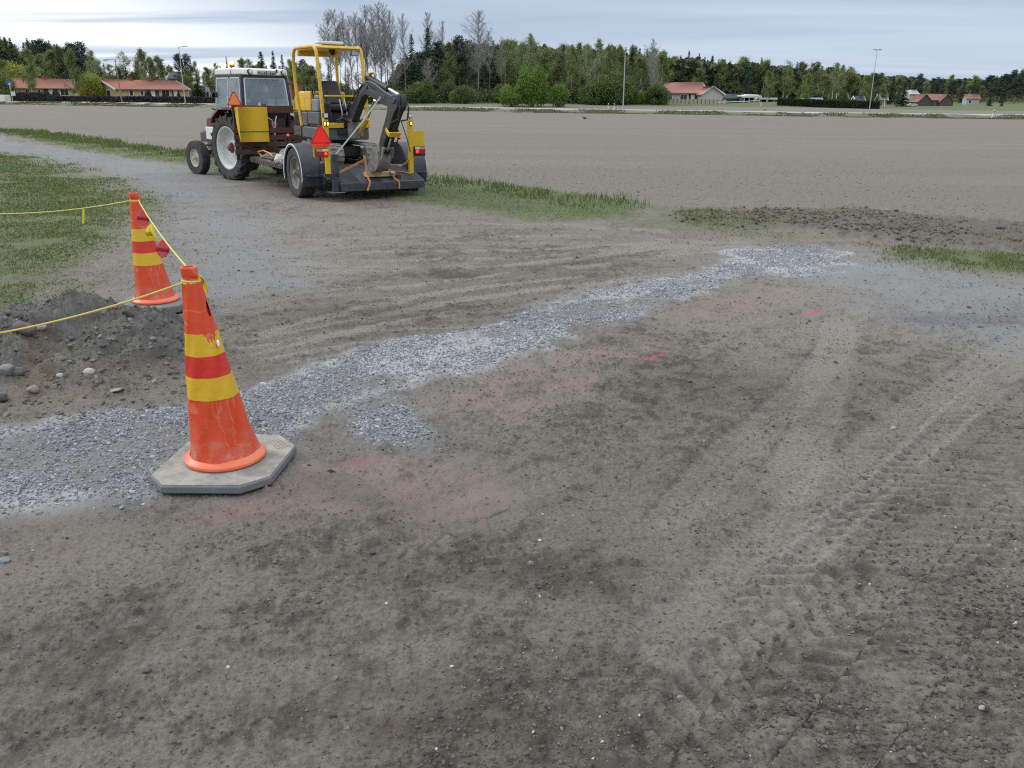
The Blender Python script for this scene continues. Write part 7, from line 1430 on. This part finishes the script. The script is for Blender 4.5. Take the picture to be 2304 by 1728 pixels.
a = spot(118, 143); b = spot(492, 137); hedge('long clipped grey-brown hedge below the yellow houses on the left', a[:2], b[:2], 1.12, 1.0, [(0.0, (.035, .030, .030)), (.6, (.065, .055, .052)), (1.0, (.10, .085, .075))], 1)
a = spot(38, 145); b = spot(112, 143.5); hedge('short taller grey-brown hedge behind the blue road sign', a[:2], b[:2], 1.7, 1.0, [(0.0, (.04, .036, .036)), (.6, (.075, .066, .062)), (1.0, (.11, .10, .09))], 4, 5000)
a = spot(1748, 178); b = spot(1979, 172); hedge('long clipped dark green hedge behind the second field', a[:2], b[:2], 1.35, 1.4, [(0.0, (.018, .026, .013)), (.6, (.038, .052, .022)), (1.0, (.07, .085, .035))], 2)
a = spot(1858, 204); b = spot(1925, 203); hedge('low hedge strip seen above the long dark green hedge', a[:2], b[:2], 1.7, 1.0, [(0.0, (.022, .034, .014)), (.6, (.046, .062, .024)), (1.0, (.08, .095, .04))], 3, 3000)
def shrub(label, px, top, Y, w):
    rg = np.random.default_rng(int(px)); x, y, z = spot(px, Y); H = hgt(px, top, Y) - z; n = 900; t = rg.random(n); a = rg.uniform(0, 2 * PI, n); r = w * np.sin(PI * np.clip(.15 + .85 * t, 0, 1)) ** .7; V, F = cards(np.stack([r * np.cos(a), r * np.sin(a), t * H], 1), .11, rg); o = obj_np('clipped_shrub', V, F, LEAFC['spruce'], attrs={'tone': ('FLOAT', np.repeat(np.clip(rg.normal(.35, .2, n), 0, 1), 4))}, smooth=False); o.location = (x, y, z); return tag(o, label, 'shrub', 'clipped evergreen shrubs by the yellow houses')
shrub('round dark clipped shrub left of the porch of the right yellow house', 337, 203, 158, .6); shrub('small cone shrub near the right corner of the right yellow house', 405, 209, 158, .35); shrub('dark clipped shrub near the second porch of the right yellow house', 373, 209, 158, .5); shrub('dark clipped shrub in front of the left yellow house', 130, 203, 158, .7); shrub('dark pointed shrub standing before the hedge gap on the left', 119, 213, 141, .5)
x0 = spot(1505, 186); x1 = spot(1633, 181); fe_ = empty('board_fence', tuple(x0)); tag(fe_, 'beige board fence with posts in front of the white house', 'fence'); dv = x1 - x0; nP = 15; bd_ = MB()
for i in range(nP):
    p = dv * i / (nP - 1); zz = gz(x0[0] + p[0], x0[1] + p[1]) - x0[2]; MB().box((p[0] - .06, p[1] - .10, zz), (p[0] + .06, p[1] - .02, zz + 1.08)).build('post', pm('brown_post', (.17, .13, .10), .9), fe_)
    if i < nP - 1:
        q = dv * (i + 1) / (nP - 1); z2 = gz(x0[0] + q[0], x0[1] + q[1]) - x0[2]
        for k in range(3): u0, u1 = k / 3 + .01, (k + 1) / 3 - .01; a = p + (q - p) * u0; b = p + (q - p) * u1; bd_.hexa([(a[0], a[1], zz + .08), (b[0], b[1], zz + .08), (b[0], b[1] + .03, zz + .08), (a[0], a[1] + .03, zz + .08)], [(a[0], a[1], zz + .98), (b[0], b[1], zz + .98), (b[0], b[1] + .03, zz + .98), (a[0], a[1] + .03, zz + .98)])
bd_.build('board_panel', pm('beige_boards', (.44, .38, .28), .85, var=.12, scale=3), fe_)
# ------------------------------------------------------------------ lamp posts and road furniture
POLE = pm('galvanised_pole', (.42, .44, .46), .5, metal=.3, var=.1); WPOLE = pm('wooden_pole', (.19, .17, .155), .9, var=.2)
def lamp(label, px, py, Y, top, kind, mat, r=.085):
    x, _, z = spot(px, Y); H = hgt(px, top, Y) - z; rt = empty('street_lamp', (x, Y, z)); tag(rt, label, 'street lamp'); MB().cyl((0, 0, -.3), (0, 0, H), r, r * .6, 10).build('pole', mat, rt)
    if kind == 'arm_left': MB().tube([(0, 0, H - .15), (-.5, 0, H + .02), (-1.25, 0, H - .08)], .035, 8).build('arm', mat, rt); MB().hexa([(-1.25, -.12, H - .16), (-1.85, -.10, H - .2), (-1.85, .10, H - .2), (-1.25, .12, H - .16)], [(-1.25, -.08, H + .0), (-1.75, -.06, H - .08), (-1.75, .06, H - .08), (-1.25, .08, H + .0)]).build('lamp_head', GRY, rt, bevel=.02)
    elif kind == 'arm_right': MB().tube([(0, 0, H - .6), (.03, 0, H - .2), (.25, 0, H), (.6, 0, H + .04)], .04, 8).build('arm', mat, rt); MB().box((.55, -.12, H - .02), (1.25, .12, H + .08)).build('lamp_head', POLE, rt, bevel=.03)
    elif kind == 'twin': MB().box((-.5, -.06, H - .05), (.5, .06, H + .02)).build('arm', mat, rt); [MB().box((q - .14, -.30, H - .02), (q + .14, .10, H + .08)).build('lamp_head', POLE, rt, bevel=.03) for q in (-.3, .3)]
    else: MB().box((-.10, -.5, H - .02), (.10, .1, H + .08)).build('lamp_head', POLE, rt, bevel=.03)
    return rt
l1 = lamp('old wooden lamp post with its arm to the left, before the right yellow house', 276, 0, 137.5, 133, 'arm_left', WPOLE, .11); l1.rotation_euler[1] = -.02
lamp('thin steel lamp post with a short arm to the right, beside the yellow house', 418, 0, 130, 105, 'arm_right', POLE, .075)
lamp('white straight lamp pole standing alone in the middle of the far road', 1402, 0, 117, 120, 'plain', POLE, .085)
lamp('leaning steel lamp post with twin heads before the long dark hedge', 1957, 0, 112, 112, 'twin', POLE, .05)
lamp('slim pole seen just right of the canopy against the aspens', 874, 0, 127, 118, 'plain', POLE, .06)
lamp('slim pole showing between the tractor roof and the canopy', 643, 0, 129, 158, 'plain', POLE, .06)
def post(label, px, Y, h, lean=0):
    x, _, z = spot(px, Y); r = empty('marker_post', (x, Y, z), rot=(0, lean, 0)); tag(r, label, 'marker post', 'roadside marker posts'); MB().prism([(-.07, -.2), (.07, -.2), (.07, h), (-.03, h + .08), (-.07, h + .05)], 'y', -.03, .03).build('post_body', TRIM, r); MB().box((-.072, -.036, h - .28), (.072, -.031, h - .10)).build('reflector', BLK, r)
post('white marker post leaning at the far right of the road', 2236, 108, .95, .2); post('left of the two white marker posts near the middle lamp pole', 1369, 119, .75); post('right of the two white marker posts near the middle lamp pole', 1382, 119, .75)
x, _, z = spot(31, 137); sg = empty('road_sign', (x, 137, z)); tag(sg, 'post with a blue sign and small plates at the left edge', 'road sign'); MB().cyl((0, 0, -.2), (0, 0, 3.0), .04, n=8).build('post', POLE, sg); MB().box((-.42, -.05, 2.35), (.42, -.04, 2.95)).build('blue_plate', pm('blue_sign', (.05, .10, .38), .4), sg, bevel=.01); MB().prism([(-.18, 2.42), (.18, 2.42), (.0, 2.80)], 'y', -.056, -.052).build('sign_symbol', TRIM, sg); MB().box((-.12, -.05, 1.75), (.14, -.04, 2.2)).build('yellow_plate', pm('orange_yellow_sign', (.55, .25, .03), .5), sg)
mp_ = MB().box((-.05, -.06, .85), (.62, -.05, 1.45)).build('white_plate', TRIM, sg); MB().box((.02, -.066, 1.22), (.55, -.061, 1.30)).box((.02, -.066, 1.02), (.5, -.061, 1.10)).build('plate_bars', pm('blue_sign2', (.12, .2, .42), .5), mp_)
x, _, z = spot(4, 146); wv = empty('trailer_box', (x, 146, z)); tag(wv, 'white box trailer parked at the left edge by the blue sign', 'trailer'); MB().box((-3.2, -.9, .35), (1.25, .9, 1.35)).build('box_body', WHT, wv, bevel=.05); MB().cyl((-.2, -.93, .3), (-.2, .93, .3), .3, n=16).build('wheel', RUB, wv); MB().box((-3.2, -.8, .22), (1.2, .8, .36)).build('chassis', BLK, wv)
rg_ = random.Random(3)
sn = spot(1845 - 130, 172); hp = MB().tube([(0, 0, 0), (.3, 0, .5), (-.15, 0, .9), (-.5, 0, 1.15), (-2.0, .5, .95), (-5.0, 1, .85), (-8.0, 1.5, .75)], .05, 6); o = hp.build('playground_slide_rail', TRIM, None); o.location = tuple(spot(1710, 172)); tag(o, 'thin pale bent rail on the green lawn mound', 'rail')
# ravens on the field
def bird(label, px, py):
    p = gp(px, py); b = MB().ball((0, 0, .17), .10, (1.5, .75, .8), 12, 8).ball((.15, 0, .27), .05, (1, .9, .9), 10, 6).cyl((.19, 0, .27), (.26, 0, .255), .014, .003, 6).hexa([(-.12, -.03, .15), (-.12, .03, .15), (-.30, .04, .08), (-.30, -.04, .08)], [(-.12, -.03, .19), (-.12, .03, .19), (-.30, .04, .10), (-.30, -.04, .10)]).cyl((.0, .03, 0), (.0, .03, .12), .008, n=5).cyl((.02, -.03, 0), (.02, -.03, .12), .008, n=5)
    o = b.build('crow', pm('black_feathers', (.012, .012, .014), .5), None); o.location = (p[0], p[1], p[2] + .02); o.rotation_euler = (0, 0, random.uniform(0, 3)); o.scale = (1.0,) * 3; tag(o, label, 'bird')
bird('black crow standing on the field below the middle lamp pole', 1315, 271); bird('black crow on the second field beyond the road', 1721, 250)
# ================================================================== SKY, SUN, CAMERA
sc = bpy.context.scene
w = bpy.data.worlds.new('World'); sc.world = w; w.use_nodes = True; nt = w.node_tree; bg = nt.nodes['Background']
SUN_EL, SUN_ROT = math.radians(33), math.radians(-68)
sky = _n(nt, 'ShaderNodeTexSky', sky_type='NISHITA', sun_disc=False, sun_elevation=SUN_EL, sun_rotation=SUN_ROT, altitude=100, air_density=1.0, dust_density=1.2, ozone_density=1.5)
geo = _n(nt, 'ShaderNodeTexCoord').outputs['Generated']
sep = _n(nt, 'ShaderNodeSeparateXYZ'); nt.links.new(geo, sep.inputs[0])
zz = math_(nt, 'ADD', math_(nt, 'MAXIMUM', sep.outputs[2], 0.0), .085)
cx = math_(nt, 'DIVIDE', sep.outputs[0], zz); cyy = math_(nt, 'DIVIDE', sep.outputs[1], zz)
cmb = _n(nt, 'ShaderNodeCombineXYZ'); nt.links.new(cx, cmb.inputs[0]); nt.links.new(cyy, cmb.inputs[1])
mpp = _n(nt, 'ShaderNodeMapping'); mpp.inputs['Rotation'].default_value = (0, 0, .12); mpp.inputs['Scale'].default_value = (.16, .55, 1); nt.links.new(cmb.outputs[0], mpp.inputs[0])
n1 = noise(nt, mpp.outputs[0], .85, 7, .55, .7); n2 = noise(nt, mpp.outputs[0], .33, 4, .5, .4)
cl = ramp(nt, math_(nt, 'ADD', math_(nt, 'MULTIPLY', n1, .6), math_(nt, 'MULTIPLY', n2, .5)), [(.36, 0.0), (.72, 1.0)])
ccol = mixc(nt, cl, CLOUD[0], CLOUD[1])
# thin bright gaps low on the left, towards the veiled sun
gap = math_(nt, 'MULTIPLY', ramp(nt, noise(nt, mpp.outputs[0], 1.15, 5, .55, .8), [(.43, 0.0), (.55, 1.0)]), ramp(nt, math_(nt, 'ADD', math_(nt, 'MULTIPLY', sep.outputs[0], -.8), math_(nt, 'MULTIPLY', sep.outputs[2], -1.6)), [(.0, 0.0), (.30, 1.0)]))
ccol = mixc(nt, gap, ccol, CLOUD[2])
out = mixc(nt, .86, sky.outputs[0], ccol)
out = mixc(nt, 1.0, out, ramp(nt, sep.outputs[2], [(0.0, .98), (.06, .90), (.26, .78), (.75, 1.0)]), 'MULTIPLY')
up = math_(nt, 'ADD', math_(nt, 'MULTIPLY', math_(nt, 'MAXIMUM', sep.outputs[2], 0.0), 1.2), .80)   # an overcast sky is brightest overhead
vm = _n(nt, 'ShaderNodeVectorMath', operation='SCALE'); hs_ = _n(nt, 'ShaderNodeHueSaturation'); nt.links.new(out, hs_.inputs['Color']); nt.links.new(ramp(nt, sep.outputs[2], [(.20, 1.0), (.6, .30)]), hs_.inputs['Saturation']); nt.links.new(hs_.outputs[0], vm.inputs[0]); nt.links.new(up, vm.inputs[3])
nt.links.new(vm.outputs[0], bg.inputs[0]); bg.inputs[1].default_value = .080
ld = bpy.data.lights.new('sun', 'SUN'); ld.energy = 1.4; ld.angle = math.radians(13); ld.color = (1.0, .96, .90); so = bpy.data.objects.new('sun', ld); C.objects.link(so)
so.rotation_euler = (math.radians(90) - SUN_EL, 0, -SUN_ROT + PI)
dirv = Vector((math.sin(SUN_ROT) * math.cos(SUN_EL), math.cos(SUN_ROT) * math.cos(SUN_EL), math.sin(SUN_EL))); so.rotation_euler = dirv.to_track_quat('Z', 'Y').to_euler()
cd = bpy.data.cameras.new('camera'); cam = bpy.data.objects.new('camera', cd); C.objects.link(cam); cd.sensor_width = 36; cd.lens = FPX / 2304 * 36; cd.clip_start = .05; cd.clip_end = 6000
cam.location = (0, 0, EYE); cam.rotation_euler = (math.radians(90) - TH, 0, 0); sc.camera = cam
vs = sc.view_settings; vs.view_transform = 'Standard'; vs.look = 'None'; vs.gamma = 1; vs.use_curve_mapping = False; vs.exposure = EXPO
sc.cycles.max_bounces = 6; sc.cycles.transparent_max_bounces = 16; sc.cycles.use_denoising = False; sc.cycles.filter_width = 1.15
